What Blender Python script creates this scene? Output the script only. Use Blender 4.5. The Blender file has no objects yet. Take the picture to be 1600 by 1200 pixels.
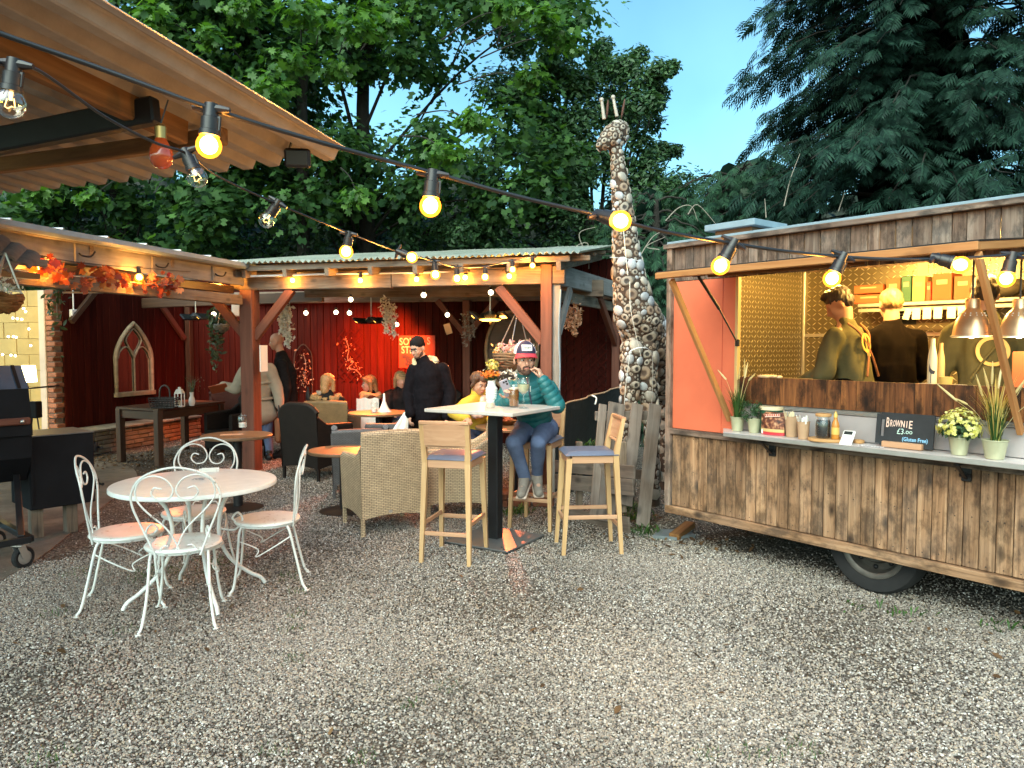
import bpy, bmesh, math, random
import numpy as np
from mathutils import Vector as V, Matrix as MX, Quaternion
R_ = math.radians
random.seed(7)
rng = np.random.default_rng(11)
SC = bpy.context.scene
COL = SC.collection
# ------------------------------------------------------------------ camera
cam = bpy.data.cameras.new('camera')
cam_o = bpy.data.objects.new('camera', cam)
COL.objects.link(cam_o)
PITCH = math.atan(60 / 1150)
cam_o.location = (0, 0, 1.6)
cam_o.rotation_euler = (math.pi / 2 - PITCH, 0, 0)
cam.sensor_fit = 'HORIZONTAL'
cam.sensor_width = 36
cam.lens = 1150 / 1600 * 36
cam.clip_start = 0.05
cam.clip_end = 400
SC.camera = cam_o
# ------------------------------------------------------------------ world, sun, exposure
SUN_EL, SUN_AZ = 42, 200           # soft high cloud-filtered daylight from behind the camera
w = bpy.data.worlds.new('World')
SC.world = w
w.use_nodes = True
wn = w.node_tree
bg = wn.nodes['Background']
sky = wn.nodes.new('ShaderNodeTexSky')
sky.sky_type = 'NISHITA'
sky.sun_disc = False
sky.sun_elevation = R_(SUN_EL)
sky.sun_rotation = R_(SUN_AZ)
sky.air_density = 1.0
sky.dust_density = 3.0
sky.ozone_density = 1.5
tint = wn.nodes.new('ShaderNodeMix')
tint.data_type = 'RGBA'
tint.blend_type = 'MULTIPLY'
tint.inputs[0].default_value = 1
wn.links.new(sky.outputs[0], tint.inputs[6])
tint.inputs[7].default_value = (0.72, 1.18, 1.12, 1)
# faint soft cloud all over the sky
cl = wn.nodes.new('ShaderNodeTexNoise')
cl.inputs['Scale'].default_value = 2.6
cl.inputs['Detail'].default_value = 5
cr = wn.nodes.new('ShaderNodeValToRGB')
cr.color_ramp.elements[0].position, cr.color_ramp.elements[0].color = .35, (.88, .90, .92, 1)
cr.color_ramp.elements[1].position, cr.color_ramp.elements[1].color = .70, (1.25, 1.16, 1.10, 1)
wn.links.new(wn.nodes.new('ShaderNodeTexCoord').outputs['Generated'], cl.inputs['Vector'])
wn.links.new(cl.outputs[0], cr.inputs[0])
cm = wn.nodes.new('ShaderNodeMix')
cm.data_type = 'RGBA'
cm.blend_type = 'MULTIPLY'
cm.inputs[0].default_value = 1
wn.links.new(tint.outputs[2], cm.inputs[6])
wn.links.new(cr.outputs[0], cm.inputs[7])
wn.links.new(cm.outputs[2], bg.inputs[0])
bg.inputs[1].default_value = 0.11
sun = bpy.data.lights.new('sun', 'SUN')
sun.energy = 1.5
sun.angle = R_(75)
sun.color = (1.0, 0.92, 0.86)
sun_o = bpy.data.objects.new('sun', sun)
COL.objects.link(sun_o)
_az, _el = R_(SUN_AZ), R_(SUN_EL)
_d = V((math.sin(_az) * math.cos(_el), math.cos(_az) * math.cos(_el), math.sin(_el)))
sun_o.rotation_euler = _d.to_track_quat('Z', 'Y').to_euler()
sun_o.location = (0, -5, 12)
SC.view_settings.view_transform = 'Standard'
SC.view_settings.look = 'None'
SC.view_settings.exposure = 1.42
SC.view_settings.gamma = 1.0
SC.view_settings.use_curve_mapping = False
SC.render.engine = 'CYCLES'
SC.cycles.max_bounces = 6
SC.cycles.diffuse_bounces = 3
SC.cycles.glossy_bounces = 3
SC.cycles.transmission_bounces = 6
SC.cycles.transparent_max_bounces = 6
SC.cycles.sample_clamp_indirect = 3.0
SC.cycles.caustics_reflective = False
SC.cycles.caustics_refractive = False
SC.cycles.use_denoising = True
# ------------------------------------------------------------------ where a sight line meets a real surface
CAM = V((0, 0, 1.6))
_c, _s = math.cos(PITCH), math.sin(PITCH)
def ray(x, y):
 return V((x - 800, 1150 * _c - (y - 600) * _s, -1150 * _s - (y - 600) * _c))
def G(x, y, z=0.0):
 d = ray(x, y)
 return CAM + d * ((z - 1.6) / d.z)
def D(x, y, Y):
 d = ray(x, y)
 return CAM + d * (Y / d.y)
def PL(x, y, P, n):
 d = ray(x, y)
 return CAM + d * ((P - CAM).dot(n) / d.dot(n))
# ------------------------------------------------------------------ mesh building
class MB:
 def __init__(s):
  s.v, s.f, s.m = [], [], []
 def add(s, vs, fs, mi=0, M=None):
  k = len(s.v)
  s.v += [tuple(M @ V(p)) for p in vs] if M is not None else [tuple(p) for p in vs]
  s.f += [tuple(i + k for i in f) for f in fs]
  s.m += [mi] * len(fs)
  return s
 def box(s, c, size, R=None, b=0.0, mi=0):
  hx, hy, hz = size[0] / 2, size[1] / 2, size[2] / 2
  M = MX.Translation(V(c)) @ (R.to_4x4() if R is not None else MX())
  if b <= 0:
   vs = [(x, y, z) for z in (-hz, hz) for y in (-hy, hy) for x in (-hx, hx)]
   fs = [(0, 2, 3, 1), (4, 5, 7, 6), (0, 1, 5, 4), (2, 6, 7, 3), (0, 4, 6, 2), (1, 3, 7, 5)]
   return s.add(vs, fs, mi, M)
  b = min(b, hx * .9, hy * .9, hz * .9)
  vs, ix = [], {}
  for sx in (-1, 1):
   for sy in (-1, 1):
    for sz in (-1, 1):
     for a in range(3):
      ix[sx, sy, sz, a] = len(vs)
      vs.append((sx * (hx - (0 if a == 0 else b)), sy * (hy - (0 if a == 1 else b)), sz * (hz - (0 if a == 2 else b))))
  fs = []
  for g in (-1, 1):
   q = [ix[g, -1, -1, 0], ix[g, 1, -1, 0], ix[g, 1, 1, 0], ix[g, -1, 1, 0]]
   fs.append(q if g > 0 else q[::-1])
   q = [ix[-1, g, -1, 1], ix[-1, g, 1, 1], ix[1, g, 1, 1], ix[1, g, -1, 1]]
   fs.append(q if g > 0 else q[::-1])
   q = [ix[-1, -1, g, 2], ix[1, -1, g, 2], ix[1, 1, g, 2], ix[-1, 1, g, 2]]
   fs.append(q if g > 0 else q[::-1])
  for p in (-1, 1):
   for q_ in (-1, 1):
    e = [ix[p, q_, -1, 0], ix[p, q_, 1, 0], ix[p, q_, 1, 1], ix[p, q_, -1, 1]]
    fs.append(e if p * q_ < 0 else e[::-1])
    e = [ix[p, -1, q_, 0], ix[p, 1, q_, 0], ix[p, 1, q_, 2], ix[p, -1, q_, 2]]
    fs.append(e if p * q_ > 0 else e[::-1])
    e = [ix[-1, p, q_, 1], ix[1, p, q_, 1], ix[1, p, q_, 2], ix[-1, p, q_, 2]]
    fs.append(e if p * q_ < 0 else e[::-1])
  for sx in (-1, 1):
   for sy in (-1, 1):
    for sz in (-1, 1):
     t = [ix[sx, sy, sz, 0], ix[sx, sy, sz, 1], ix[sx, sy, sz, 2]]
     fs.append(t if sx * sy * sz > 0 else t[::-1])
  return s.add(vs, fs, mi, M)
 def bar(s, p0, p1, w, h, up=(0, 0, 1), b=0.0, mi=0):
  M, L = frame_x(p0, p1, up)
  return s.box(M.translation, (L, w, h), M.to_3x3(), b, mi)
 def tube(s, pts, r, n=8, closed=False, cap=True, mi=0):
  P = [V(p) for p in pts]
  N = len(P)
  rr = list(r) if hasattr(r, '__len__') else [r] * N
  vs, fs = [], []
  prev = None
  for i in range(N):
   if closed:
    t = P[(i + 1) % N] - P[i - 1]
   else:
    t = P[min(i + 1, N - 1)] - P[max(i - 1, 0)]
   t = t.normalized() if t.length > 1e-9 else V((0, 0, 1))
   if prev is None:
    u = t.orthogonal().normalized()
   else:
    u = prev - t * prev.dot(t)
    u = u.normalized() if u.length > 1e-6 else t.orthogonal().normalized()
   prev = u
   wv = t.cross(u)
   for k in range(n):
    a = 2 * math.pi * k / n
    vs.append(P[i] + (u * math.cos(a) + wv * math.sin(a)) * rr[i])
  for i in range(N if closed else N - 1):
   j = (i + 1) % N
   for k in range(n):
    k2 = (k + 1) % n
    fs.append((i * n + k, i * n + k2, j * n + k2, j * n + k))
  if cap and not closed:
   fs.append(tuple(range(n))[::-1])
   fs.append(tuple((N - 1) * n + k for k in range(n)))
  return s.add(vs, fs, mi)
 def lathe(s, prof, n=16, M=None, mi=0, arc=None):
  vs, fs = [], []
  for (r, z) in prof:
   for k in range(n):
    a = 2 * math.pi * k / n
    vs.append((max(r, 1e-5) * math.cos(a), max(r, 1e-5) * math.sin(a), z))
  for i in range(len(prof) - 1):
   for k in range(n):
    k2 = (k + 1) % n
    fs.append((i * n + k, i * n + k2, (i + 1) * n + k2, (i + 1) * n + k))
  return s.add(vs, fs, mi, M)
 def ell(s, c, r, R=None, nu=12, nv=8, mi=0):
  M = MX.Translation(V(c)) @ (R.to_4x4() if R is not None else MX())
  r = r if hasattr(r, '__len__') else (r, r, r)
  vs = [(0, 0, -r[2])]
  for j in range(1, nv):
   t = -math.pi / 2 + math.pi * j / nv
   for i in range(nu):
    a = 2 * math.pi * i / nu
    vs.append((r[0] * math.cos(t) * math.cos(a), r[1] * math.cos(t) * math.sin(a), r[2] * math.sin(t)))
  vs.append((0, 0, r[2]))
  fs = []
  for i in range(nu):
   fs.append((0, 1 + (i + 1) % nu, 1 + i))
  for j in range(nv - 2):
   for i in range(nu):
    a, b_ = 1 + j * nu + i, 1 + j * nu + (i + 1) % nu
    fs.append((a, b_, b_ + nu, a + nu))
  t = len(vs) - 1
  for i in range(nu):
   a, b_ = 1 + (nv - 2) * nu + i, 1 + (nv - 2) * nu + (i + 1) % nu
   fs.append((a, b_, t))
  return s.add(vs, fs, mi, M)
 def cap(s, p0, p1, r0, r1, n=12, mi=0):
  """tapered capsule"""
  p0, p1 = V(p0), V(p1)
  ax = p1 - p0
  L = ax.length
  q = ax.to_track_quat('Z', 'Y').to_matrix() if L > 1e-6 else MX.Identity(3)
  prof = [(r0 * math.sin(t * math.pi / 8), -r0 * math.cos(t * math.pi / 8)) for t in range(0, 5)]
  prof += [(r1 * math.cos(t * math.pi / 8), L + r1 * math.sin(t * math.pi / 8)) for t in range(0, 5)]
  return s.lathe(prof, n, MX.Translation(p0) @ q.to_4x4(), mi)
 def prism(s, poly, h, M=None, mi=0):
  n = len(poly)
  vs = [(x, y, 0) for x, y in poly] + [(x, y, h) for x, y in poly]
  fs = [tuple(range(n))[::-1], tuple(range(n, 2 * n))] + [(i, (i + 1) % n, n + (i + 1) % n, n + i) for i in range(n)]
  return s.add(vs, fs, mi, M)
 def grid(s, P, mi=0):
  nr, nc = len(P), len(P[0])
  vs = [p for row in P for p in row]
  fs = [(i * nc + j, i * nc + j + 1, (i + 1) * nc + j + 1, (i + 1) * nc + j) for i in range(nr - 1) for j in range(nc - 1)]
  return s.add(vs, fs, mi)
 def quad(s, a, b, c, d, mi=0):
  return s.add([a, b, c, d], [(0, 1, 2, 3)], mi)
def frame_x(p0, p1, up=(0, 0, 1)):
 p0, p1 = V(p0), V(p1)
 x = p1 - p0
 L = x.length
 x.normalize()
 y = V(up).cross(x)
 if y.length < 1e-4:
  y = V((0, 1, 0)).cross(x)
 y.normalize()
 z = x.cross(y)
 M = MX((x, y, z)).transposed().to_4x4()
 M.translation = (p0 + p1) / 2
 return M, L
def rotz(a):
 return MX.Rotation(a, 4, 'Z')
def TR(p, rz=0.0, rx=0.0, ry=0.0):
 return MX.Translation(V(p)) @ MX.Rotation(rz, 4, 'Z') @ MX.Rotation(ry, 4, 'Y') @ MX.Rotation(rx, 4, 'X')
def catmull(pts, n=6, closed=False):
 P = [V(p) for p in pts]
 out = []
 N = len(P)
 rg = range(N) if closed else range(N - 1)
 for i in rg:
  if closed:
   a, b, c, d = P[i - 1], P[i], P[(i + 1) % N], P[(i + 2) % N]
  else:
   a, b, c, d = P[max(i - 1, 0)], P[i], P[i + 1], P[min(i + 2, N - 1)]
  for k in range(n):
   t = k / n
   out.append(0.5 * ((2 * b) + (c - a) * t + (2 * a - 5 * b + 4 * c - d) * t * t + (-a + 3 * b - 3 * c + d) * t ** 3))
 if not closed:
  out.append(P[-1])
 return out
WM = {}
def wm(o):
 return WM.get(o.name, MX()) if o is not None else MX()
def mesh_of(mb, name, mats, smooth=None, fix=False, uv=False):
 me = bpy.data.meshes.new(name)
 me.from_pydata(mb.v, [], mb.f)
 mats = mats if isinstance(mats, (list, tuple)) else [mats]
 for m in mats:
  me.materials.append(m)
 if len(mats) > 1:
  me.polygons.foreach_set('material_index', mb.m)
 if fix:
  b = bmesh.new()
  b.from_mesh(me)
  bmesh.ops.recalc_face_normals(b, faces=b.faces)
  b.to_mesh(me)
  b.free()
 if smooth is not None:
  me.polygons.foreach_set('use_smooth', [True] * len(me.polygons))
  if smooth < 180:
   me.set_sharp_from_angle(angle=R_(smooth))
 if uv:
  box_uv(me)
 me.update()
 return me
def box_uv(me):
 n = len(me.loops)
 li = np.empty(n, np.int32)
 me.loops.foreach_get('vertex_index', li)
 co = np.empty(len(me.vertices) * 3)
 me.vertices.foreach_get('co', co)
 co = co.reshape(-1, 3)
 uvl = me.uv_layers.new(name='uv')
 out = np.empty((n, 2), np.float32)
 for p in me.polygons:
  nx, ny, nz = (abs(c) for c in p.normal)
  L = slice(p.loop_start, p.loop_start + p.loop_total)
  c = co[li[L]]
  if nz >= max(nx, ny) * 1.2:
   out[L] = c[:, [0, 1]]
  elif nx > ny:
   out[L] = c[:, [1, 2]]
  else:
   out[L] = c[:, [0, 2]]
 uvl.data.foreach_set('uv', out.ravel())
def obj(name, mb, mats, parent=None, smooth=None, fix=False, uv=False, kind=None, label=None):
 """world-space mesh builder -> one mesh object (child of parent)"""
 me = mesh_of(mb, name, mats, smooth, fix, uv) if isinstance(mb, MB) else mb
 o = bpy.data.objects.new(name, me)
 COL.objects.link(o)
 if parent is not None:
  o.parent = parent
  o.matrix_basis = wm(parent).inverted()
  WM[o.name] = MX()
 else:
  WM[o.name] = MX()
 if kind:
  o['kind'] = kind
 if label:
  o['label'] = label
 return o
def put(name, me, M, parent=None, label=None):
 """a shared mesh placed with a world matrix"""
 o = bpy.data.objects.new(name, me)
 COL.objects.link(o)
 if parent is not None:
  o.parent = parent
  o.matrix_basis = wm(parent).inverted() @ M
 else:
  o.matrix_basis = M
 WM[o.name] = M.copy()
 if label:
  o['label'] = label
 return o
def tag(o, label, cat, group=None):
 o['label'] = label
 o['category'] = cat
 if group:
  o['group'] = group
 return o
def thing(name, label, cat, loc=(0, 0, 0), rz=0.0, group=None):
 o = bpy.data.objects.new(name, None)
 COL.objects.link(o)
 o.empty_display_size = .1
 M = TR(loc, rz)
 o.matrix_basis = M
 WM[o.name] = M
 return tag(o, label, cat, group)
def setmat(o, M):
 """move a finished thing (its parts follow)"""
 o.matrix_basis = M
 WM[o.name] = M
 return o
def copy_tree(o, M=None, label=None, parent=None):
 c = o.copy()
 COL.objects.link(c)
 if parent is not None:
  c.parent = parent
 for ch in o.children:
  copy_tree(ch, parent=c)
 if M is not None:
  setmat(c, M)
 if label:
  c['label'] = label
 return c
_tm = {}
def timber(name, p0, p1, w, h, mat, parent=None, up=(0, 0, 1), b=0.004, label=None):
 """one length of wood: local x runs along it; alike lengths share mesh data"""
 M, L = frame_x(p0, p1, up)
 key = (round(L, 2), round(w, 3), round(h, 3), mat.name, b)
 if key not in _tm:
  _tm[key] = mesh_of(MB().box((0, 0, 0), (round(L, 2), w, h), None, b), name, mat)
 return put(name, _tm[key], M, parent, label)
def text_mesh(name, body, size, mat, M, parent=None, ext=0.0006, sx=1.0, off=0.0, label=None):
 cu = bpy.data.curves.new(name, 'FONT')
 cu.body = body
 cu.size = size
 cu.extrude = ext
 cu.offset = off
 cu.resolution_u = 3
 t = bpy.data.objects.new(name, cu)
 COL.objects.link(t)
 dg = bpy.context.evaluated_depsgraph_get()
 me = bpy.data.meshes.new_from_object(t.evaluated_get(dg))
 bpy.data.objects.remove(t)
 me.transform(MX.Diagonal((sx, 1, 1, 1)))
 me.materials.clear()
 me.materials.append(mat)
 return put(name, me, M, parent, label)
# ------------------------------------------------------------------ materials
def newmat(name):
 m = bpy.data.materials.new(name)
 m.use_nodes = True
 nt = m.node_tree
 return m, nt, nt.nodes['Principled BSDF']
def nd(nt, t, ins=None, **props):
 n = nt.nodes.new('ShaderNode' + t)
 for k, v in props.items():
  setattr(n, k, v)
 for k, v in (ins or {}).items():
  s = n.inputs[k]
  if isinstance(v, bpy.types.NodeSocket):
   nt.links.new(v, s)
  else:
   if hasattr(v, '__len__') and len(v) == 3 and s.type == 'RGBA':
    v = (*v, 1)
   s.default_value = v
 return n
def ramp(nt, fac, stops, interp='LINEAR'):
 n = nt.nodes.new('ShaderNodeValToRGB')
 cr = n.color_ramp
 cr.interpolation = interp
 while len(cr.elements) < len(stops):
  cr.elements.new(.5)
 for e, (p, c) in zip(cr.elements, stops):
  e.position = p
  e.color = (*c, 1) if hasattr(c, '__len__') else (c, c, c, 1)
 nt.links.new(fac, n.inputs[0])
 return n.outputs[0]
def mixc(nt, f, a, b, mode='MIX'):
 n = nt.nodes.new('ShaderNodeMix')
 n.data_type = 'RGBA'
 n.blend_type = mode
 for i, v in ((0, f), (6, a), (7, b)):
  if isinstance(v, bpy.types.NodeSocket):
   nt.links.new(v, n.inputs[i])
  elif i == 0:
   n.inputs[0].default_value = v
  else:
   n.inputs[i].default_value = (*v, 1) if hasattr(v, '__len__') else (v, v, v, 1)
 return n.outputs[2]
def mth(nt, op, a, b=None, c=None):
 n = nt.nodes.new('ShaderNodeMath')
 n.operation = op
 for i, v in enumerate((a, b, c)):
  if v is None:
   continue
  if isinstance(v, bpy.types.NodeSocket):
   nt.links.new(v, n.inputs[i])
  else:
   n.inputs[i].default_value = v
 return n.outputs[0]
def L_(nt, a, b):
 nt.links.new(a, b)
def bump(nt, b, h, strength, dist=.01):
 n = nd(nt, 'Bump', {'Height': h, 'Strength': strength, 'Distance': dist})
 L_(nt, n.outputs[0], b.inputs['Normal'])
def objco(nt, jitter=True, scale=(1, 1, 1)):
 tc = nd(nt, 'TexCoord')
 v = tc.outputs['Object']
 if jitter:
  oi = nd(nt, 'ObjectInfo')
  j = nd(nt, 'VectorMath', {0: oi.outputs['Random'], 1: (13.7, 7.3, 5.1)}, operation='MULTIPLY').outputs[0]
  v = nd(nt, 'VectorMath', {0: v, 1: j}, operation='ADD').outputs[0]
 if scale != (1, 1, 1):
  v = nd(nt, 'VectorMath', {0: v, 1: scale}, operation='MULTIPLY').outputs[0]
 return v
def plain(name, col, rough=.6, metal=0.0, var=.12, scale=6, bmp=0.0, bscale=80, spec=.5, bdist=.004, objvar=0.0, coat=0.0):
 m, nt, b = newmat(name)
 v = objco(nt)
 n = nd(nt, 'TexNoise', {'Vector': v, 'Scale': scale, 'Detail': 4, 'Roughness': .6}).outputs[0]
 c = ramp(nt, n, [(.25, [x * (1 - var) for x in col]), (.75, [min(1, x * (1 + var)) for x in col])])
 if objvar:
  oi = nd(nt, 'ObjectInfo').outputs['Random']
  k = nd(nt, 'MapRange', {'Value': oi, 3: 1 - objvar, 4: 1 + objvar}).outputs[0]
  c = mixc(nt, 1.0, c, nd(nt, 'CombineColor', {0: k, 1: k, 2: k}).outputs[0], 'MULTIPLY')
 L_(nt, c, b.inputs['Base Color'])
 b.inputs['Roughness'].default_value = rough
 b.inputs['Metallic'].default_value = metal
 b.inputs['Specular IOR Level'].default_value = spec
 if coat:
  b.inputs['Coat Weight'].default_value = coat
  b.inputs['Coat Roughness'].default_value = .1
 if bmp:
  n2 = nd(nt, 'TexNoise', {'Vector': v, 'Scale': bscale, 'Detail': 3}).outputs[0]
  bump(nt, b, n2, bmp, bdist)
 return m
def wood(name, dark, mid, light, rough=.7, knots=.6, burn=0.0, grey=0.0, gx=.9, gs=14, objvar=.18, bmp=.35, paint=0.0, axis=0, spec=.3, streak=0.0):
 """boards with grain along local x"""
 m, nt, b = newmat(name)
 sc = [gs, gs, gs]
 sc[axis] = gx
 v = objco(nt, True, tuple(sc))
 d = nd(nt, 'TexNoise', {'Vector': v, 'Scale': .35, 'Detail': 2}).outputs['Color']
 v2 = nd(nt, 'VectorMath', {0: v, 1: mixc(nt, 1.0, d, (.9, .9, .9), 'MULTIPLY')}, operation='ADD').outputs[0]
 n = nd(nt, 'TexNoise', {'Vector': v2, 'Scale': 1.3, 'Detail': 7, 'Roughness': .62, 'Distortion': .5}).outputs[0]
 c = ramp(nt, n, [(.25, dark), (.5, mid), (.72, light)])
 h = n
 if knots:
  ks = [7.5, 7.5, 7.5]
  ks[axis] = 4.0
  kv = objco(nt, True, tuple(ks))
  k = nd(nt, 'TexVoronoi', {'Vector': kv, 'Scale': 1.0, 'Randomness': 1.0}).outputs['Distance']
  kf = ramp(nt, k, [(.05, knots), (.16, knots * .5), (.24, 0.0)])
  c = mixc(nt, kf, c, [x * .28 for x in dark])
 if burn:
  bs = [9, 9, 9]
  bs[axis] = 4.5
  bv = objco(nt, True, tuple(bs))
  bn = nd(nt, 'TexNoise', {'Vector': bv, 'Scale': 1, 'Detail': 5, 'Roughness': .7}).outputs[0]
  bf = ramp(nt, bn, [(.46, 0.0), (.62, burn)])
  c = mixc(nt, bf, c, [x * .22 for x in dark])
 if grey:
  gv = objco(nt, True, (3, 3, 3))
  gn = nd(nt, 'TexNoise', {'Vector': gv, 'Scale': 1.2, 'Detail': 4}).outputs[0]
  gf = ramp(nt, gn, [(.4, 0.0), (.7, grey)])
  c = mixc(nt, gf, c, (.30, .29, .28))
 if streak:
  fs = [70, 70, 70]
  fs[axis] = 3.0
  fn = nd(nt, 'TexNoise', {'Vector': objco(nt, True, tuple(fs)), 'Scale': 1, 'Detail': 4, 'Roughness': .6}).outputs[0]
  c = mixc(nt, ramp(nt, fn, [(.50, 0.0), (.66, streak)]), c, [x * .35 for x in dark])
  h = mth(nt, 'SUBTRACT', h, mth(nt, 'MULTIPLY', fn, .5))
 oi = nd(nt, 'ObjectInfo').outputs['Random']
 k = nd(nt, 'MapRange', {'Value': oi, 3: 1 - objvar, 4: 1 + objvar}).outputs[0]
 c = mixc(nt, 1.0, c, nd(nt, 'CombineColor', {0: k, 1: k, 2: k}).outputs[0], 'MULTIPLY')
 L_(nt, c, b.inputs['Base Color'])
 b.inputs['Roughness'].default_value = rough
 b.inputs['Specular IOR Level'].default_value = spec
 bump(nt, b, h, bmp, .004)
 return m
def emit(name, col, strength, base=None):
 m, nt, b = newmat(name)
 b.inputs['Base Color'].default_value = (*(base or col), 1)
 b.inputs['Emission Color'].default_value = (*col, 1)
 b.inputs['Emission Strength'].default_value = strength
 return m
def glass(name, col=(1, 1, 1), rough=.02, ior=1.45, alpha_mix=.75):
 """thin clear glass: mostly see-through with a glossy skin"""
 m, nt, b = newmat(name)
 out = nt.nodes['Material Output']
 tr = nd(nt, 'BsdfTransparent', {'Color': col})
 gl = nd(nt, 'BsdfGlossy', {'Color': (1, 1, 1), 'Roughness': rough})
 fr = nd(nt, 'LayerWeight', {'Blend': .35}).outputs['Facing']
 f = nd(nt, 'MapRange', {'Value': fr, 3: .06, 4: 1 - alpha_mix + .35}).outputs[0]
 mx = nd(nt, 'MixShader', {0: f, 1: tr.outputs[0], 2: gl.outputs[0]})
 L_(nt, mx.outputs[0], out.inputs[0])
 return m
def foliage(name, dark, light, rough=.45, trans=.35, spec=.4):
 """each leaf (mesh island) gets its own green"""
 m, nt, b = newmat(name)
 g = nd(nt, 'NewGeometry').outputs['Random Per Island']
 c = ramp(nt, g, [(0, dark), (.75, [a * .45 + q * .55 for a, q in zip(dark, light)]), (1, light)])
 L_(nt, c, b.inputs['Base Color'])
 b.inputs['Roughness'].default_value = rough
 b.inputs['Specular IOR Level'].default_value = spec
 out = nt.nodes['Material Output']
 t = nd(nt, 'BsdfTranslucent', {'Color': mixc(nt, 1.0, c, (1.3, 1.4, .5), 'MULTIPLY')})
 mx = nd(nt, 'MixShader', {0: trans, 1: b.outputs[0], 2: t.outputs[0]})
 L_(nt, mx.outputs[0], out.inputs[0])
 return m
M = {}
M['oak'] = wood('pale oak', (.36, .185, .098), (.45, .25, .145), (.53, .315, .195), .45, knots=0, objvar=.05, bmp=.08, gs=22, spec=.4)
M['cladding'] = wood('scorched cladding', (.13, .066, .034), (.31, .172, .092), (.46, .285, .168), .7, knots=1.0, burn=.7, grey=.10, objvar=.2, gs=22, streak=.45, bmp=.5)
M['fascia'] = wood('weathered fascia', (.06, .034, .024), (.20, .125, .09), (.36, .265, .205), .8, knots=.8, burn=.75, grey=.2, objvar=.28, gs=16, streak=.35, bmp=.5)
M['upstand'] = wood('charred serving board', (.028, .010, .005), (.15, .052, .017), (.30, .115, .036), .5, knots=.9, burn=.85, objvar=.2, gs=20, gx=1.4, streak=.5)
M['awnwood'] = wood('awning timber', (.26, .10, .03), (.38, .17, .06), (.46, .23, .09), .6, knots=.5, objvar=.1)
M['redpost'] = wood('red stained post', (.085, .030, .018), (.135, .047, .029), (.18, .066, .041), .55, knots=.3, objvar=.08, gs=16, bmp=.2)
M['oldbeam'] = wood('weathered beam', (.11, .075, .05), (.19, .135, .092), (.28, .205, .145), .8, knots=.8, grey=.3, objvar=.15, streak=.5)
M['greybeam'] = wood('grey weathered beam', (.11, .10, .09), (.20, .185, .17), (.30, .285, .265), .85, knots=.4, grey=.6, objvar=.12)
M['pallet'] = wood('grey pallet wood', (.055, .040, .031), (.125, .092, .073), (.20, .155, .128), .85, knots=.8, grey=.2, objvar=.25)
M['redboard'] = wood('oxblood boards', (.024, .0035, .002), (.045, .006, .0035), (.065, .010, .005), .7, knots=.15, objvar=.18, gs=10, bmp=.15, spec=.08, streak=.3)
M['darkwood'] = wood('dark table wood', (.035, .018, .010), (.06, .03, .017), (.09, .045, .025), .4, knots=0, objvar=.1, spec=.5)
M['midwood'] = wood('brown table top', (.10, .055, .026), (.15, .085, .042), (.19, .11, .06), .4, knots=0, objvar=.1, spec=.5)
M['canopybeam'] = wood('canopy beam', (.09, .038, .012), (.20, .09, .030), (.30, .145, .05), .7, knots=.5, objvar=.1)
M['blacksteel'] = plain('black steel', (.012, .012, .014), .45, .3, .2, 12, .15, 200)
M['smoker'] = plain('smoker black paint', (.006, .0065, .009), .7, 0, .3, 7, .1, 150)
M['smokerlid'] = plain('blue-grey smoker lid', (.075, .095, .13), .38, .5, .3, 5, .1, 120)  # upper facets paler and bluer than the black barrel
M['darkplastic'] = plain('dark plastic', (.018, .014, .013), .4)
M['cable'] = plain('rubber cable', (.014, .014, .017), .35)
M['alu'] = plain('aluminium trim', (.62, .60, .58), .35, .85, .1, 9)
M['brushed'] = plain('brushed steel', (.55, .53, .53), .33, .9, .08, 5, .05, 300)
M['greypaint'] = plain('grey painted vent', (.20, .27, .32), .5, 0, .15, 8)
M['coral'] = plain('coral painted panel', (.60, .135, .065), .5, 0, .10, 3, .06, 40)
M['corrugated'] = None
M['white'] = plain('white paint', (.72, .74, .72), .35, 0, .08, 14, .08, 140)
M['whiteworn'] = plain('worn white paint', (.70, .69, .66), .4, 0, .14, 22, .12, 160)
M['bartop'] = plain('pale bar top', (.50, .475, .45), .35, 0, .06, 12)
M['slate'] = plain('grey slate', (.13, .15, .16), .6, 0, .2, 8, .3, 40)
M['steelplate'] = plain('steel base plate', (.12, .12, .12), .5, .2, .12, 10)
M['seatpad'] = plain('grey vinyl pad', (.11, .13, .195), .38, 0, .06, 10)
M['rubber'] = plain('tyre rubber', (.009, .009, .010), .85, 0, .3, 20, .2, 90)
M['rim'] = plain('dull wheel rim', (.10, .09, .08), .5, .6, .3, 16)
M['brick'] = plain('red brick', (.23, .085, .045), .85, 0, .3, 14, .5, 70, objvar=.35)
M['stone'] = plain('grey stone', (.20, .17, .125), .9, 0, .35, 9, .6, 50, objvar=.3)
M['orangebrick'] = plain('tan brick', (.30, .155, .075), .9, 0, .3, 10, .6, 60, objvar=.2)
M['mortar'] = plain('mortar', (.21, .19, .165), .95, 0, .2, 20, .5, 90)
M['block'] = plain('cream painted block', (.38, .25, .085), .8, 0, .14, 5, .35, 90, objvar=.05)
M['blockedge'] = plain('pale pink render', (.48, .37, .30), .8, 0, .1, 6, .3, 80)
M['tile'] = plain('old roof tile', (.16, .12, .10), .9, 0, .4, 12, .5, 60, objvar=.3)
M['terracotta'] = plain('pale terracotta pot', (.42, .42, .28), .3, .25, .06, 10)
M['paper'] = plain('white paper', (.75, .74, .70), .8, 0, .04)
M['kraft'] = plain('kraft card', (.40, .25, .15), .8, 0, .08, 20)
M['card_o'] = plain('orange carton', (.30, .065, .018), .7, 0, .06)
M['card_b'] = plain('brown carton', (.15, .075, .032), .8, 0, .08)
M['card_g'] = plain('green carton', (.012, .075, .04), .6, 0, .08)
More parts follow.
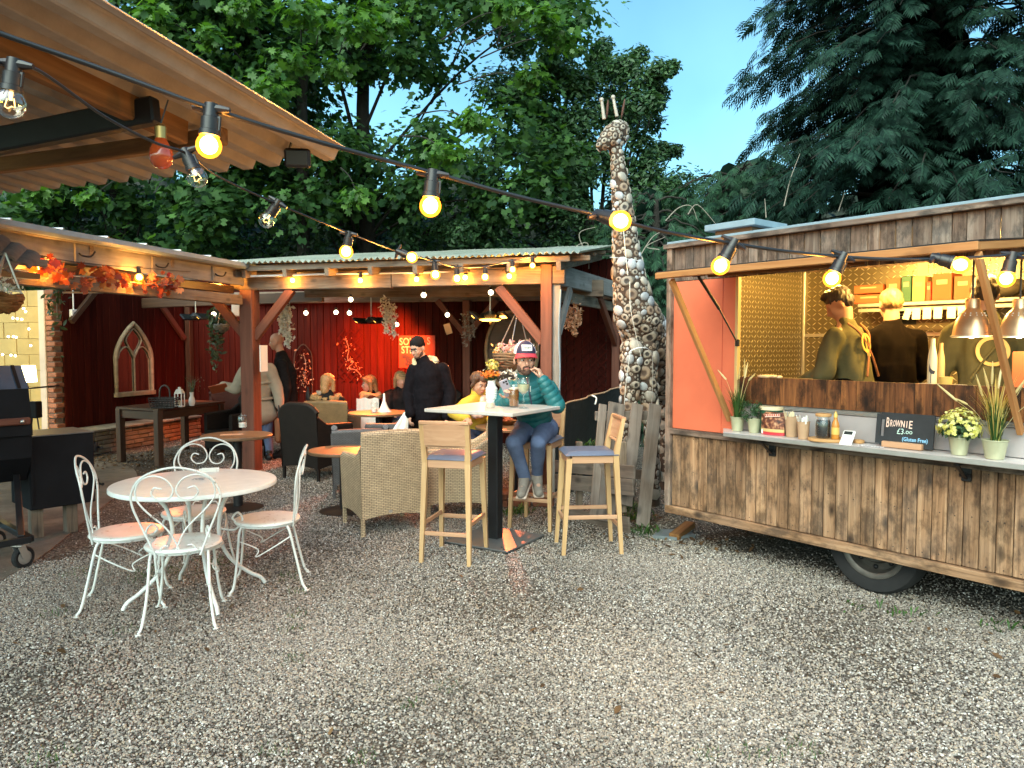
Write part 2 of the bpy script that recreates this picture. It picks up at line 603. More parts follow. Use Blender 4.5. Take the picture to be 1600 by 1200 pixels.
M['card_y'] = plain('cream carton', (.36, .25, .10), .7, 0, .05)
M['card_r'] = plain('red carton', (.45, .05, .02), .6, 0, .06)
M['cork'] = plain('cork lid', (.46, .25, .10), .8, 0, .15, 30)
M['jarfill'] = plain('dark jar filling', (.012, .011, .013), .5, 0, .5, 40, .4, 60)
M['sauce'] = plain('amber sauce', (.48, .19, .03), .25, 0, .15, 10)
M['yellowcap'] = plain('yellow cap', (.62, .40, .10), .4)
M['chalk'] = plain('chalkboard', (.014, .016, .020), .75, 0, .35, 14, .05, 60)
M['chalk_pink'] = plain('pink chalk', (.72, .50, .42), .9)
M['chalk_green'] = plain('pale chalk', (.45, .60, .55), .9)
M['chalk_blue'] = plain('blue chalk', (.25, .50, .75), .9)
M['bakelite'] = plain('lamp holder', (.016, .013, .014), .35)
M['screen'] = plain('grey display', (.03, .035, .035), .2)
M['terminal'] = plain('white plastic', (.75, .74, .74), .35, 0, .03)
M['copper'] = plain('heat lamp shade', (.62, .40, .24), .32, .75, .05, 8)
M['wicker'] = plain('basket wicker', (.16, .10, .055), .8, 0, .35, 30, .5, 60)
M['bluewicker'] = plain('grey wicker', (.22, .21, .19), .8, 0, .3, 30)
M['flowerwhite'] = foliage('white petals', (.60, .57, .53), (.88, .86, .82), .6, .15)
M['flowerpink'] = foliage('pink petals', (.55, .36, .42), (.75, .55, .62), .6, .25)
M['floweryellow'] = foliage('yellow petals', (.55, .50, .10), (.80, .78, .38), .6, .25)
M['flowerorange'] = foliage('orange petals', (.60, .12, .02), (.75, .28, .03), .6, .25)
M['floweramber'] = foliage('salmon petals', (.55, .26, .14), (.72, .42, .26), .6, .25)
M['autumn'] = foliage('autumn leaves', (.22, .016, .012), (.48, .17, .05), .6, .3)
M['reed'] = foliage('dry seed heads', (.52, .42, .18), (.75, .68, .42), .7, .2)
M['strawreed'] = foliage('straw stems', (.40, .30, .08), (.60, .48, .16), .6, .2)
M['grassblade'] = foliage('green blades', (.02, .06, .012), (.07, .15, .03), .5, .25)
M['potleaf'] = foliage('pot leaves', (.018, .05, .02), (.06, .13, .05), .5, .25)
M['ivyleaf'] = foliage('ivy leaves', (.03, .06, .03), (.16, .22, .15), .5, .2)
M['maple'] = foliage('maple leaves', (.018, .055, .021), (.095, .20, .052), .5, .40, .22)
M['maple2'] = foliage('young maple leaves', (.032, .095, .018), (.12, .25, .035), .42, .42)
M['hawthorn'] = foliage('small leaves', (.018, .058, .024), (.10, .19, .075), .45, .3)
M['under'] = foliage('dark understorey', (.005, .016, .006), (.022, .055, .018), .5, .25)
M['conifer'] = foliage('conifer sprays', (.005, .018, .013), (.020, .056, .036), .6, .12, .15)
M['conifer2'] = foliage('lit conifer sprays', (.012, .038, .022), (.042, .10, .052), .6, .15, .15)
M['bark'] = plain('bark', (.022, .018, .014), .95, 0, .4, 9, .8, 25, bdist=.02)
M['deadtwig'] = plain('dead twigs', (.26, .22, .18), .9)
M['bulbglass'] = glass('clear bulb', (1, .93, .82), .02)
M['clearglass'] = glass('clear glass', (.97, .98, .97), .02)
M['amberbulb'] = plain('amber coloured bulb', (.50, .07, .015), .15, 0, .08, coat=.8)
M['lit'] = emit('lit warm bulb', (1.0, .56, .14), 7.0)
M['litwhite'] = emit('lit white bulb', (1.0, .86, .52), 4.0)
M['heaterlit'] = emit('glowing heater element', (1.0, .42, .06), 5.0)
M['lamp'] = emit('lit wall lamp', (1.0, .83, .42), 5.0)
M['fairy'] = emit('fairy light', (1.0, .88, .5), 5.0)
M['filament'] = emit('filament', (1.0, .6, .2), 2.0)
M['brass'] = plain('brass cap', (.5, .33, .12), .35, .9)
M['beer'] = plain('amber beer', (.22, .085, .016), .15, 0, .1, coat=.6)
M['beerhead'] = plain('beer froth', (.72, .66, .52), .7)
M['wine'] = plain('pale wine', (.50, .52, .34), .1, 0, .05, coat=.6)
M['candle'] = plain('candle wax', (.72, .62, .48), .5)
M['phone'] = plain('phone case', (.30, .29, .36), .3)
M['lens'] = plain('phone lens', (.01, .01, .012), .1)
M['mirror'] = None
m_, nt_, b_ = newmat('mirror glass')
b_.inputs['Base Color'].default_value = (.75, .75, .72, 1)
b_.inputs['Metallic'].default_value = 1
b_.inputs['Roughness'].default_value = .06
M['mirror'] = m_
M['mirrorframe'] = plain('aged gilt frame', (.33, .24, .14), .6, 0, .3, 14, .3, 60)
M['dirt'] = plain('dirt', (.075, .06, .042), .95, 0, .4, 5, .7, 60)
M['tarp'] = plain('black tarp', (.016, .015, .014), .6, 0, .3, 3, .6, 12, bdist=.02)
M['print'] = plain('dark print', (.02, .02, .03), .7)
def weave(name, c1, c2, sx, sy, rough=.6):
 """woven cane: relief and colour from a brick pattern on box-projected uv"""
 m, nt, b = newmat(name)
 uv = nd(nt, 'TexCoord').outputs['UV']
 br = nd(nt, 'TexBrick', {'Vector': uv, 'Color1': c1, 'Color2': [x * .82 for x in c1], 'Mortar': c2, 'Scale': 1.0, 'Mortar Size': sy * .16,
                             'Mortar Smooth': .6, 'Brick Width': sx, 'Row Height': sy})
 n = nd(nt, 'TexNoise', {'Vector': uv, 'Scale': 9, 'Detail': 3}).outputs[0]
 k = ramp(nt, n, [(.3, .82), (.7, 1.08)])
 L_(nt, mixc(nt, 1.0, br.outputs['Color'], k, 'MULTIPLY'), b.inputs['Base Color'])
 b.inputs['Roughness'].default_value = rough
 bump(nt, b, br.outputs['Fac'], -.8, .004)
 return m
M['rattan'] = weave('tan rattan weave', (.58, .435, .28), (.055, .036, .02), .040, .0145)
M['rattandark'] = weave('dark rattan weave', (.020, .015, .013), (.005, .004, .004), .036, .011)
M['rattanbrown'] = weave('brown rattan weave', (.24, .145, .06), (.05, .03, .012), .03, .010)
M['rattangrey'] = weave('grey rattan weave', (.11, .105, .11), (.015, .014, .014), .03, .012)
def treadplate():
 m, nt, b = newmat('tread plate')
 uv = nd(nt, 'TexCoord').outputs['UV']
 v = nd(nt, 'VectorMath', {0: uv, 1: (23, 23, 23)}, operation='MULTIPLY').outputs[0]
 s = nd(nt, 'SeparateXYZ', {0: v})
 x, y = s.outputs[0], s.outputs[1]
 par = mth(nt, 'MODULO', mth(nt, 'ADD', mth(nt, 'FLOOR', x), mth(nt, 'FLOOR', y)), 2)
 sg = mth(nt, 'SUBTRACT', 1, mth(nt, 'MULTIPLY', mth(nt, 'ABSOLUTE', par), 2))
 fx = mth(nt, 'SUBTRACT', mth(nt, 'FRACT', x), .5)
 fy = mth(nt, 'SUBTRACT', mth(nt, 'FRACT', y), .5)
 a = mth(nt, 'ADD', fx, mth(nt, 'MULTIPLY', sg, fy))
 c = mth(nt, 'SUBTRACT', fx, mth(nt, 'MULTIPLY', sg, fy))
 d = mth(nt, 'ADD', mth(nt, 'POWER', mth(nt, 'MULTIPLY', a, 1.1), 2), mth(nt, 'POWER', mth(nt, 'MULTIPLY', c, 5.5), 2))
 h = ramp(nt, d, [(.15, 1.0), (.6, 0.0)])
 L_(nt, mixc(nt, h, (.20, .17, .11), (.72, .66, .50)), b.inputs['Base Color'])  # raised dashes brighter than the base: their highlights are put into the colour
 b.inputs['Metallic'].default_value = .8
 b.inputs['Roughness'].default_value = .38
 bump(nt, b, h, .8, .006)
 return m
M['tread'] = treadplate()
def groundmat():
 m, nt, b = newmat('gravel bed')
 v = nd(nt, 'TexCoord').outputs['Object']
 vo = nd(nt, 'TexVoronoi', {'Vector': v, 'Scale': 62, 'Randomness': 1})
 cc = nd(nt, 'SeparateColor', {0: vo.outputs['Color']}).outputs[0]
 c = ramp(nt, cc, [(0, (.06, .051, .043)), (.35, (.16, .136, .112)), (.7, (.27, .235, .195)), (1, (.42, .38, .33))])
 edge = ramp(nt, vo.outputs['Distance'], [(.25, 1.0), (.62, .35)])
 c = mixc(nt, 1.0, c, edge, 'MULTIPLY')
 n = nd(nt, 'TexNoise', {'Vector': v, 'Scale': .9, 'Detail': 5, 'Roughness': .6}).outputs[0]
 c = mixc(nt, ramp(nt, n, [(.42, 0.0), (.68, .75)]), c, (.055, .045, .033))
 L_(nt, c, b.inputs['Base Color'])
 b.inputs['Roughness'].default_value = .9
 b.inputs['Specular IOR Level'].default_value = .2
 bump(nt, b, edge, .8, .01)
 return m
M['ground'] = groundmat()
def pebblemat():
 m, nt, b = newmat('pebbles')
 r = nd(nt, 'ObjectInfo').outputs['Random']
 c = ramp(nt, r, [(0, (.072, .064, .06)), (.2, (.13, .113, .102)), (.42, (.23, .204, .183)), (.62, (.305, .274, .245)), (.8, (.35, .278, .208)), (.93, (.44, .41, .375)), (1, (.63, .61, .585))])
 lo = nd(nt, 'ObjectInfo').outputs['Location']
 n = nd(nt, 'TexNoise', {'Vector': lo, 'Scale': .55, 'Detail': 5, 'Roughness': .65}).outputs[0]
 c = mixc(nt, ramp(nt, n, [(.46, 0.0), (.74, .6)]), c, (.12, .10, .082))
 L_(nt, c, b.inputs['Base Color'])
 b.inputs['Roughness'].default_value = .6
 b.inputs['Specular IOR Level'].default_value = .35
 return m
M['pebble'] = pebblemat()
def corrmat():
 m, nt, b = newmat('clear corrugated sheet')
 v = nd(nt, 'TexCoord').outputs['Object']
 n = nd(nt, 'TexNoise', {'Vector': v, 'Scale': 3, 'Detail': 5, 'Roughness': .7}).outputs[0]
 c = ramp(nt, n, [(.3, (.30, .31, .24)), (.65, (.56, .57, .47))])
 L_(nt, c, b.inputs['Base Color'])
 b.inputs['Roughness'].default_value = .35
 b.inputs['Transmission Weight'].default_value = 0
 out = nt.nodes['Material Output']
 t = nd(nt, 'BsdfTranslucent', {'Color': c})
 mx = nd(nt, 'MixShader', {0: .15, 1: b.outputs[0], 2: t.outputs[0]})
 L_(nt, mx.outputs[0], out.inputs[0])
 return m
M['corrugated'] = corrmat()
M['canopysheet'] = plain('fibre cement sheet', (.30, .265, .23), .8, 0, .2, 6, .25, 90)

def rusty_white(name, amt):
 m, nt, b = newmat(name)
 v = objco(nt)
 n = nd(nt, 'TexNoise', {'Vector': v, 'Scale': 26, 'Detail': 6, 'Roughness': .7}).outputs[0]
 g = nd(nt, 'TexNoise', {'Vector': v, 'Scale': 7, 'Detail': 4}).outputs[0]
 c = mixc(nt, ramp(nt, g, [(.35, 0.0), (.75, .55)]), (.72, .73, .71), (.50, .49, .45))
 c = mixc(nt, ramp(nt, n, [(.62 - amt * .12, 0.0), (.70, .85)]), c, (.16, .07, .035))
 L_(nt, c, b.inputs['Base Color'])
 b.inputs['Roughness'].default_value = .42
 bump(nt, b, n, .25, .003)
 return m
M['whiteworn'] = rusty_white('worn white paint', .35)
M['whiteiron'] = rusty_white('chipped white iron', .12)

M['rattandark'].node_tree.nodes['Principled BSDF'].inputs['Specular IOR Level'].default_value = .15
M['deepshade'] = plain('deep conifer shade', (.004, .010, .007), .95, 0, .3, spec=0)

M['counter'] = plain('satin counter metal', (.60, .55, .545), .35, .15, .08, 6)
M['splash'] = plain('satin splash panel', (.44, .40, .41), .35, .3, .08, 4)
M['dimmark'] = plain('dim stitched mark', (.09, .09, .10), .8)
M['smoker'].node_tree.nodes['Principled BSDF'].inputs['Specular IOR Level'].default_value = .2
# ------------------------------------------------------------------ ground
def make_ground():
 mb = MB()
 mb.quad((-120, -40, 0), (120, -40, 0), (120, 200, 0), (-120, 200, 0))
 obj('ground', mb, M['ground'], kind='structure')
 # paved strip by the smoker, worn earth and concrete
 c = [G(-160, 930), G(20, 898), G(150, 800), G(215, 745), G(150, 722), G(-160, 722)]
 c = catmull(c, 5, True)
 mb = MB().prism([(p.x, p.y) for p in c], .008, MX.Translation((0, 0, .001)))
 m, nt, b = newmat('worn concrete')
 v = objco(nt, False)
 n = nd(nt, 'TexNoise', {'Vector': v, 'Scale': 2.2, 'Detail': 8, 'Roughness': .65}).outputs[0]
 L_(nt, ramp(nt, n, [(.3, (.055, .048, .036)), (.5, (.12, .10, .078)), (.7, (.20, .175, .14))]), b.inputs['Base Color'])
 b.inputs['Roughness'].default_value = .95
 n2 = nd(nt, 'TexNoise', {'Vector': v, 'Scale': 60, 'Detail': 4}).outputs[0]
 bump(nt, b, n2, .6, .008)
 obj('path', mb, m, kind='structure')
make_ground()
def gravel():
 # scattered pebbles over the ground in view; density falls with distance
 xs = np.linspace(-8.2, 4.2, 63)
 ys = np.concatenate([np.linspace(1.9, 6, 22), np.linspace(6.3, 12.6, 22)])
 mb = MB()
 P = [[(x, y, .004) for x in xs] for y in ys]
 mb.grid(P)
 me = mesh_of(mb, 'gravel', M['pebble'])
 at = me.attributes.new('dens', 'FLOAT', 'POINT')
 d = []
 for (x, y, z) in mb.v:
  q = 14500 if y < 4.2 else (11500 if y < 5.5 else (6500 if y < 8 else 2600))
  if abs(x) > .78 * y + .35:
   q = 0
  if x < -3.3 and y > 5.3 and y - 5.3 < (-3.0 - x) * 2.4 + 1:
   q *= .06                          # bare path by the smoker
  if (x - 1.25) * .7808 + (y - 5.88) * .6247 > .25 and x > .9:
   q *= .1                           # under the trailer
  q *= .75 + .5 * math.sin(x * 2.1 + y) * math.sin(y * 1.7 - x)
  d.append(max(q, 0))
 at.data.foreach_set('value', d)
 o = obj('gravel', me, None, kind='stuff')
 ng = bpy.data.node_groups.new('gravel scatter', 'GeometryNodeTree')
 ng.interface.new_socket('Geometry', in_out='INPUT', socket_type='NodeSocketGeometry')
 ng.interface.new_socket('Geometry', in_out='OUTPUT', socket_type='NodeSocketGeometry')
 n = ng.nodes
 gi, go = n.new('NodeGroupInput'), n.new('NodeGroupOutput')
 dist = n.new('GeometryNodeDistributePointsOnFaces')
 na = n.new('GeometryNodeInputNamedAttribute')
 na.data_type = 'FLOAT'
 na.inputs[0].default_value = 'dens'
 ng.links.new(gi.outputs[0], dist.inputs['Mesh'])
 ng.links.new(na.outputs[0], dist.inputs['Density'])
 join = n.new('GeometryNodeGeometryToInstance')
 for k in range(5):
  ico = n.new('GeometryNodeMeshIcoSphere')
  ico.inputs['Radius'].default_value = .5
  ico.inputs['Subdivisions'].default_value = 2
  sp = n.new('GeometryNodeSetPosition')
  nz = n.new('ShaderNodeTexNoise')
  nz.noise_dimensions = '4D'
  nz.inputs['W'].default_value = k * 3.7
  nz.inputs['Scale'].default_value = 1.6
  nz.inputs['Detail'].default_value = 1
  sb = n.new('ShaderNodeVectorMath')
  sb.operation = 'SUBTRACT'
  sb.inputs[1].default_value = (.5, .5, .5)
  ml = n.new('ShaderNodeVectorMath')
  ml.operation = 'SCALE'
  ml.inputs[3].default_value = .9
  ng.links.new(nz.outputs['Color'], sb.inputs[0])
  ng.links.new(sb.outputs[0], ml.inputs[0])
  ng.links.new(ico.outputs[0], sp.inputs['Geometry'])
  ng.links.new(ml.outputs[0], sp.inputs['Offset'])
  sm = n.new('GeometryNodeSetMaterial')
  sm.inputs['Material'].default_value = M['pebble']
  ng.links.new(sp.outputs[0], sm.inputs[0])
  ng.links.new(sm.outputs[0], join.inputs[0])
 iop = n.new('GeometryNodeInstanceOnPoints')
 ng.links.new(dist.outputs['Points'], iop.inputs['Points'])
 ng.links.new(join.outputs[0], iop.inputs['Instance'])
 iop.inputs['Pick Instance'].default_value = True
 rr = n.new('FunctionNodeRandomValue')
 rr.data_type = 'FLOAT_VECTOR'
 rr.inputs[0].default_value = (-.5, -.5, 0)
 rr.inputs[1].default_value = (.5, .5, 6.28)
 ng.links.new(rr.outputs[0], iop.inputs['Rotation'])
 rs = n.new('FunctionNodeRandomValue')
 rs.data_type = 'FLOAT_VECTOR'
 rs.inputs['Seed'].default_value = 5
 rs.inputs[0].default_value = (.005, .0045, .004)
 rs.inputs[1].default_value = (.0175, .013, .010)
 ng.links.new(rs.outputs[0], iop.inputs['Scale'])
 ng.links.new(iop.outputs[0], go.inputs[0])
 md = o.modifiers.new('scatter', 'NODES')
 md.node_group = ng
gravel()
def grass_tufts():
 mb = MB()
 r = random.Random(3)
 spots = [(460, 1032, .05), (1398 // 1, 1075, .0), (700, 1075, .05), (565, 1185, .04), (1250, 1172, .06), (1190, 1180, .05), (430, 1175, .04), (80, 1188, .07),
             (235, 895, .10), (250, 900, .12), (320, 885, .14), (345, 875, .12), (450, 903, .07), (465, 960, .05), (455, 985, .05), (190, 988, .05), (640, 1100, .04),
             (470, 925, .05), (130, 895, .1), (90, 960, .06), (1010, 838, .05), (1035, 842, .06), (990, 830, .06), (1100, 1180, .04), (225, 905, .09)]
 for (px, py, s) in spots:
  if s == 0:
   continue
  c = G(px, py)
  for k in range(int(60 * s / .06)):
   a = r.random() * 6.28
   d = r.random() ** .6 * s * 1.6
   p = V((c.x + d * math.cos(a), c.y + d * math.sin(a), 0))
   h = r.uniform(.012, .032)
   q = r.random() * 6.28
   e = V((math.cos(q), math.sin(q), 0))
   w_ = e.cross(V((0, 0, 1))) * .0025
   mb.add([p - w_, p + w_, p + e * h * .7 + V((0, 0, h))], [(0, 1, 2)])
 obj('grass', mb, M['grassblade'], kind='stuff')
grass_tufts()
# ------------------------------------------------------------------ frames of the two shelters
A0 = V((-3.33, 9.38, 0))
a_ = V((.9696, -.2443, 0))
b_v = V((.2443, .9696, 0))
B0 = A0 + a_ * 3.85
def S(t, s, z=0.0):
 """shelter frame: t metres along the front beam from the corner post, s metres back"""
 return A0 + a_ * t + b_v * s + V((0, 0, z))
def corr(p, ex, ey, wid, dep, pitch=.076, amp=.016, th=.003, nz=4, trap=0):
 """corrugated sheet: waves along ex, length along ey"""
 mb = MB()
 n = int(wid / pitch * nz)
 ez = ex.cross(ey).normalized()
 for side in (0, 1):
  pass
 top, bot = [], []
 for i in range(n + 1):
  x = wid * i / n
  h = math.cos(2 * math.pi * x / pitch)
  h = amp * (max(-1, min(1, h * trap)) if trap else h)
  top.append(p + ex * x + ez * (h + th))
  bot.append(p + ex * x + ez * h)
 mb.grid([top, [q + ey * dep for q in top]])
 mb.grid([[q + ey * dep for q in bot], bot])
 mb.grid([bot, top])
 mb.grid([[q + ey * dep for q in top], [q + ey * dep for q in bot]])
 return mb
# ------------------------------------------------------------------ right-hand pergola
def pergola():
 t = thing('timber_pergola', 'long timber pergola with corrugated roof over the red seating area', 'pergola', S(3.85, 0))
 E3 = V((0, 0, 1))
 timber('post', S(0, 0, 0), S(0, 0, 2.30), .18, .18, M['redpost'], t, up=a_, b=.008)
 timber('post', S(3.85, 0, 0), S(3.85, 0, 2.52), .13, .13, M['redpost'], t, up=a_, b=.006)
 timber('post', S(3.95, .03, 0), S(3.95, .03, 2.30), .06, .10, M['greybeam'], t, up=a_)
 rr = V((1.62, 11.5, 0))
 sd = (rr - S(3.85, 0)).normalized()
 timber('post', rr, rr + E3 * 2.3, .12, .12, M['redpost'], t, up=a_, b=.006)
 # front beam of two long timbers
 timber('beam', S(-.25, 0, 2.41), S(1.95, 0, 2.40), .09, .22, M['oldbeam'], t, b=.008)
 timber('beam', S(1.956, .0, 2.40), S(4.06, 0, 2.40), .09, .20, M['oldbeam'], t, b=.008)
 timber('fascia_rail', S(-.55, -.24, 2.545), S(4.15, -.24, 2.555), .03, .065, M['oldbeam'], t)
 timber('fascia_rail', S(3.4, -.06, 2.575), S(4.35, -.06, 2.575), .05, .06, M['oldbeam'], t)
 # side beam and inner beams
 p0 = S(3.92, .06, 2.42)
 timber('side_beam', p0, V((p0.x, p0.y, 2.44)) + sd * 3.4, .07, .24, M['greybeam'], t, b=.008)
 timber('side_beam', p0 + a_ * -.09 - E3 * .22, V((p0.x, p0.y, 2.20)) + sd * 3.4 + a_ * -.09, .05, .14, M['oldbeam'], t)
 timber('inner_beam', S(-.1, 1.55, 2.42), S(4.3, 1.55, 2.36), .07, .22, M['oldbeam'], t, b=.008)
 timber('inner_beam', S(-3.4, 3.16, 2.44), S(4.7, 3.16, 2.40), .07, .20, M['oldbeam'], t, b=.008)
 timber('inner_beam', S(-3.4, 2.1, 2.30), S(.0, 1.9, 2.34), .07, .16, M['darkwood'], t, b=.008)
 # rafters with cut noses over the beam
 for k in range(9):
  x = -.45 + k * .56
  timber('rafter', S(x, -.28, 2.475), S(x, 3.28, 2.985), .055, .10, M['oldbeam'], t)
 for k in range(4):
  s = .15 + k * 1.0
  timber('purlin', S(-.6, s, 2.60 + s * .142), S(4.25, s, 2.60 + s * .142), .06, .045, M['oldbeam'], t)
 # braces
 timber('brace', S(-.62, 0.02, 2.30), S(-.07, 0.02, 1.72), .07, .11, M['redpost'], t)
 timber('brace', S(.60, 0.0, 2.30), S(.07, 0.0, 1.70), .07, .11, M['redpost'], t)
 timber('brace', S(3.27, 0.02, 2.28), S(3.80, 0.02, 1.64), .07, .11, M['redpost'], t)
 timber('brace', S(3.96, .12, 1.75), S(4.02, .55, 2.28), .05, .09, M['greybeam'], t)
 timber('brace', V((rr.x, rr.y, 1.62)), V((rr.x, rr.y, 2.30)) - sd * 1.05, .07, .12, M['redpost'], t)
 for (x, d) in ((1.9, -.5), (1.9, .5)):
  timber('brace', S(x, 3.1, 1.75), S(x + d, 3.1, 2.33), .06, .09, M['redpost'], t)
 timber('post', S(1.9, 3.12, 0), S(1.9, 3.12, 2.33), .12, .12, M['redpost'], t, up=a_)
 # clear corrugated roof sheets
 ey = (b_v * 3.6 + E3 * .54).normalized()
 for k in range(6):
  x = -.85 + k * .845
  obj('roof_sheet', corr(S(x, -.34, 2.598 + (k % 2) * .008), a_, ey, .90, 3.65), M['corrugated'], t, smooth=60)
 for x in (.35, .95, 1.3):
  pass
 return t
pergola()
def left_shelter():
 t = thing('lean_to_shelter', 'weathered grey lean-to roof edge with gutter along the left seating area', 'shelter', S(0, -3.5))
 E3 = V((0, 0, 1))
 x = -.02
 timber('fascia_board', S(x, -7.2, 2.45), S(x, -.10, 2.45), .035, .20, M['greybeam'], t, b=.006)
 timber('eaves_board', S(x + .04, -7.2, 2.545), S(x + .04, .05, 2.545), .12, .022, M['greybeam'], t)
 for k in range(7):
  s = -6.6 + k * .98
  timber('fascia_batten', S(x + .028, s, 2.36), S(x + .028, s, 2.53), .05, .022, M['greybeam'], t, up=a_)
  c = S(x + .055, s, 2.44)
  mb = MB().tube(catmull([c, c + a_ * .03 + E3 * -.02, c + a_ * .05 + b_v * .08 - E3 * .02, c + a_ * .05 + b_v * .13 + E3 * .03], 4), .009, 6)
  obj('hook', mb, M['blacksteel'], t, smooth=60)
 timber('lower_beam', S(-.06, -7.2, 2.17), S(-.06, -.12, 2.17), .09, .12, M['oldbeam'], t, b=.008)
 timber('lower_beam', S(-.16, -7.2, 2.30), S(-.16, -.12, 2.30), .06, .10, M['darkwood'], t, b=.008)
 # gutter
 mb = MB()
 prof = [(-.05, .04), (-.045, 0), (-.02, -.022), (.02, -.022), (.045, 0), (.05, .04), (.055, .04), (.05, -.004), (.024, -.028), (-.024, -.028), (-.05, -.004), (-.055, .04)]
 rows = []
 for s in (-7.2, .0):
  rows.append([S(x + .14 + px, s, 2.565 + pz) for px, pz in prof + prof[:1]])
 mb.grid(rows)
 obj('gutter', mb, M['greypaint'], t, smooth=30)
 for k in range(14):
  s = -7 + k * .5
  obj('gutter_clip', MB().box(S(x + .14, s, 2.612), (.12, .02, .02), None, .004), M['alu'], t)
 for k in range(8):
  s = -6.9 + k * 1.1
  timber('rafter', S(-3.5, s, 2.72), S(.0, s, 2.50), .055, .12, M['oldbeam'], t)
 ex = -b_v
 for k in range(8):
  obj('roof_sheet', corr(S(.06, -.05 - k * .88, 2.585), ex, (-a_ * 3.6 + E3 * .22).normalized(), .92, 3.7), M['greypaint'], t, smooth=60)
 timber('brace', S(-3.42, .66, 1.95), S(-3.42, 1.15, 2.45), .06, .08, M['darkwood'], t)
 timber('brace', S(-3.42, 3.12, 1.72), S(-3.42, 2.45, 2.40), .06, .09, M['redpost'], t)
 timber('post', S(-3.38, 3.2, 0), S(-3.38, 3.2, 2.6), .10, .10, M['darkwood'], t, up=a_)
 return t
left_shelter()
# ------------------------------------------------------------------ walls
def boarded_wall(name, label, p0, p1, z0, z1, wid=.125, nrm=None, batten=False):
 t = thing(name, label, 'wall', p0)
 d = (p1 - p0)
 L = d.length
 d.normalize()
 n = int(L / wid)
 q = d.cross(V((0, 0, 1)))
 bk = MB().box(p0 + d * (L / 2) - nrm * .03 + V((0, 0, (z0 + z1) / 2)), (L, .02, z1 - z0), frame_x(p0, p1)[0].to_3x3())
 obj('backing', bk, M['darkwood'], t)
 r = random.Random(name)
 for k in range(n):
  c = p0 + d * ((k + .5) * wid) + nrm * (r.random() * .006 + (k % 2) * .006)
  timber('board', c + V((0, 0, z0)), c + V((0, 0, z1)), wid - .008, .022, M['redboard'], t, up=nrm, b=.004)
 return t
boarded_wall('board_wall', 'tall oxblood boarded back wall behind the red lit tables', S(-3.5, 3.3), S(4.4, 3.3), 0, 2.95, nrm=-b_v)
boarded_wall('board_wall', 'oxblood boarded side wall carrying the gothic mirror', S(-3.5, .58), S(-3.5, 3.28), .36, 2.62, nrm=a_)
def block_wall():
 t = thing('block_wall', 'cream painted block wall with a brick edge left of the gothic mirror', 'wall', S(-3.5, .55))
 r = random.Random(5)
 base = S(-3.5, .56)
 # painted blocks
 rows = 10
 for j in range(rows):
  for k in range(8):
   w_ = .45
   x1 = -.28 - k * w_ + (.22 if j % 2 else 0)
   x0 = x1 - w_ + .006
   x1 = min(x1, -.28)
   if x0 > -.30:
    continue
   z = .06 + j * .235 + .113
   c = base + a_ * ((x0 + x1) / 2) + V((0, 0, z)) - b_v * (.05 + r.random() * .003)
   put('block', block_mesh(round(x1 - x0, 2)), frame_at(c, a_), t)
 obj('backing', MB().box(base + a_ * -1.9 + V((0, 0, 1.2)) + b_v * .02, (3.3, .06, 2.38), frame_x(base, base + a_)[0].to_3x3()), M['blockedge'], t)
 obj('render_edge', MB().box(base + a_ * -.205 + V((0, 0, 1.2)) - b_v * .055, (.115, .17, 2.4), frame_x(base, base + a_)[0].to_3x3(), .008), M['blockedge'], t)
 for j in range(32):
  w_ = .15 if j % 2 else .105
  c = base + a_ * (-.14 + w_ / 2) + V((0, 0, .05 + j * .075)) - b_v * (.05 + r.random() * .012)
  put('brick', brick_mesh(w_, .15, .064), frame_at(c, a_), t)
 obj('mortar', MB().box(base + a_ * -.085 + V((0, 0, 1.2)) - b_v * .04, (.10, .13, 2.4), frame_x(base, base + a_)[0].to_3x3()), M['mortar'], t)
 return t
_bm = {}
def block_mesh(w_):
 if ('b', w_) not in _bm:
  _bm['b', w_] = mesh_of(MB().box((0, 0, 0), (w_, .06, .232), None, .004), 'block', M['block'])
 return _bm['b', w_]
def brick_mesh(w_, d, h, mat='brick'):
 k = (mat, round(w_, 2), d, h)
 if k not in _bm:
  _bm[k] = mesh_of(MB().box((0, 0, 0), (w_, d, h), None, .008), 'brick', M[mat])
 return _bm[k]
def frame_at(c, x, up=V((0, 0, 1))):
 y = up.cross(x).normalized()
 Mx = MX((x.normalized(), y, up)).transposed().to_4x4()
 Mx.translation = c
 return Mx
block_wall()
def stone_ledge():
 t = thing('stone_ledge', 'low rough stone and brick ledge at the foot of the mirror wall', 'low wall', S(-3.01, 0))
 r = random.Random(9)
 L0, L1 = -.2, 2.97
 for j in range(5):
  s = L0 - r.random() * .1
  while s < L1:
   tan = s > 1.9
   w_ = r.choice([.21, .26, .32]) if not tan else r.choice([.21, .24])
   w_ = min(w_, L1 - s + .02)
   if w_ > .06:
    c = S(-3.06 + r.uniform(-.008, .012), s + w_ / 2, .035 + j * .066)
    put('stone' if not tan else 'brick', brick_mesh(w_ - .012, .10, .058, 'orangebrick' if tan else 'stone'), frame_at(c, b_v), t)
   s += w_
 obj('core', MB().box(S(-3.28, (L0 + L1) / 2, .16), (L1 - L0, .38, .32), frame_at(V((0, 0, 0)), b_v).to_3x3()), M['mortar'], t)
 n = 9
 for k in range(n):
  s0 = L0 + (L1 - L0) * k / n
  s1 = L0 + (L1 - L0) * (k + 1) / n
  obj('coping_slab', MB().box(S(-3.22, (s0 + s1) / 2, .352), (s1 - s0 - .008, .50, .035), frame_at(V((0, 0, 0)), b_v).to_3x3(), .008), M['stone'], t)
stone_ledge()

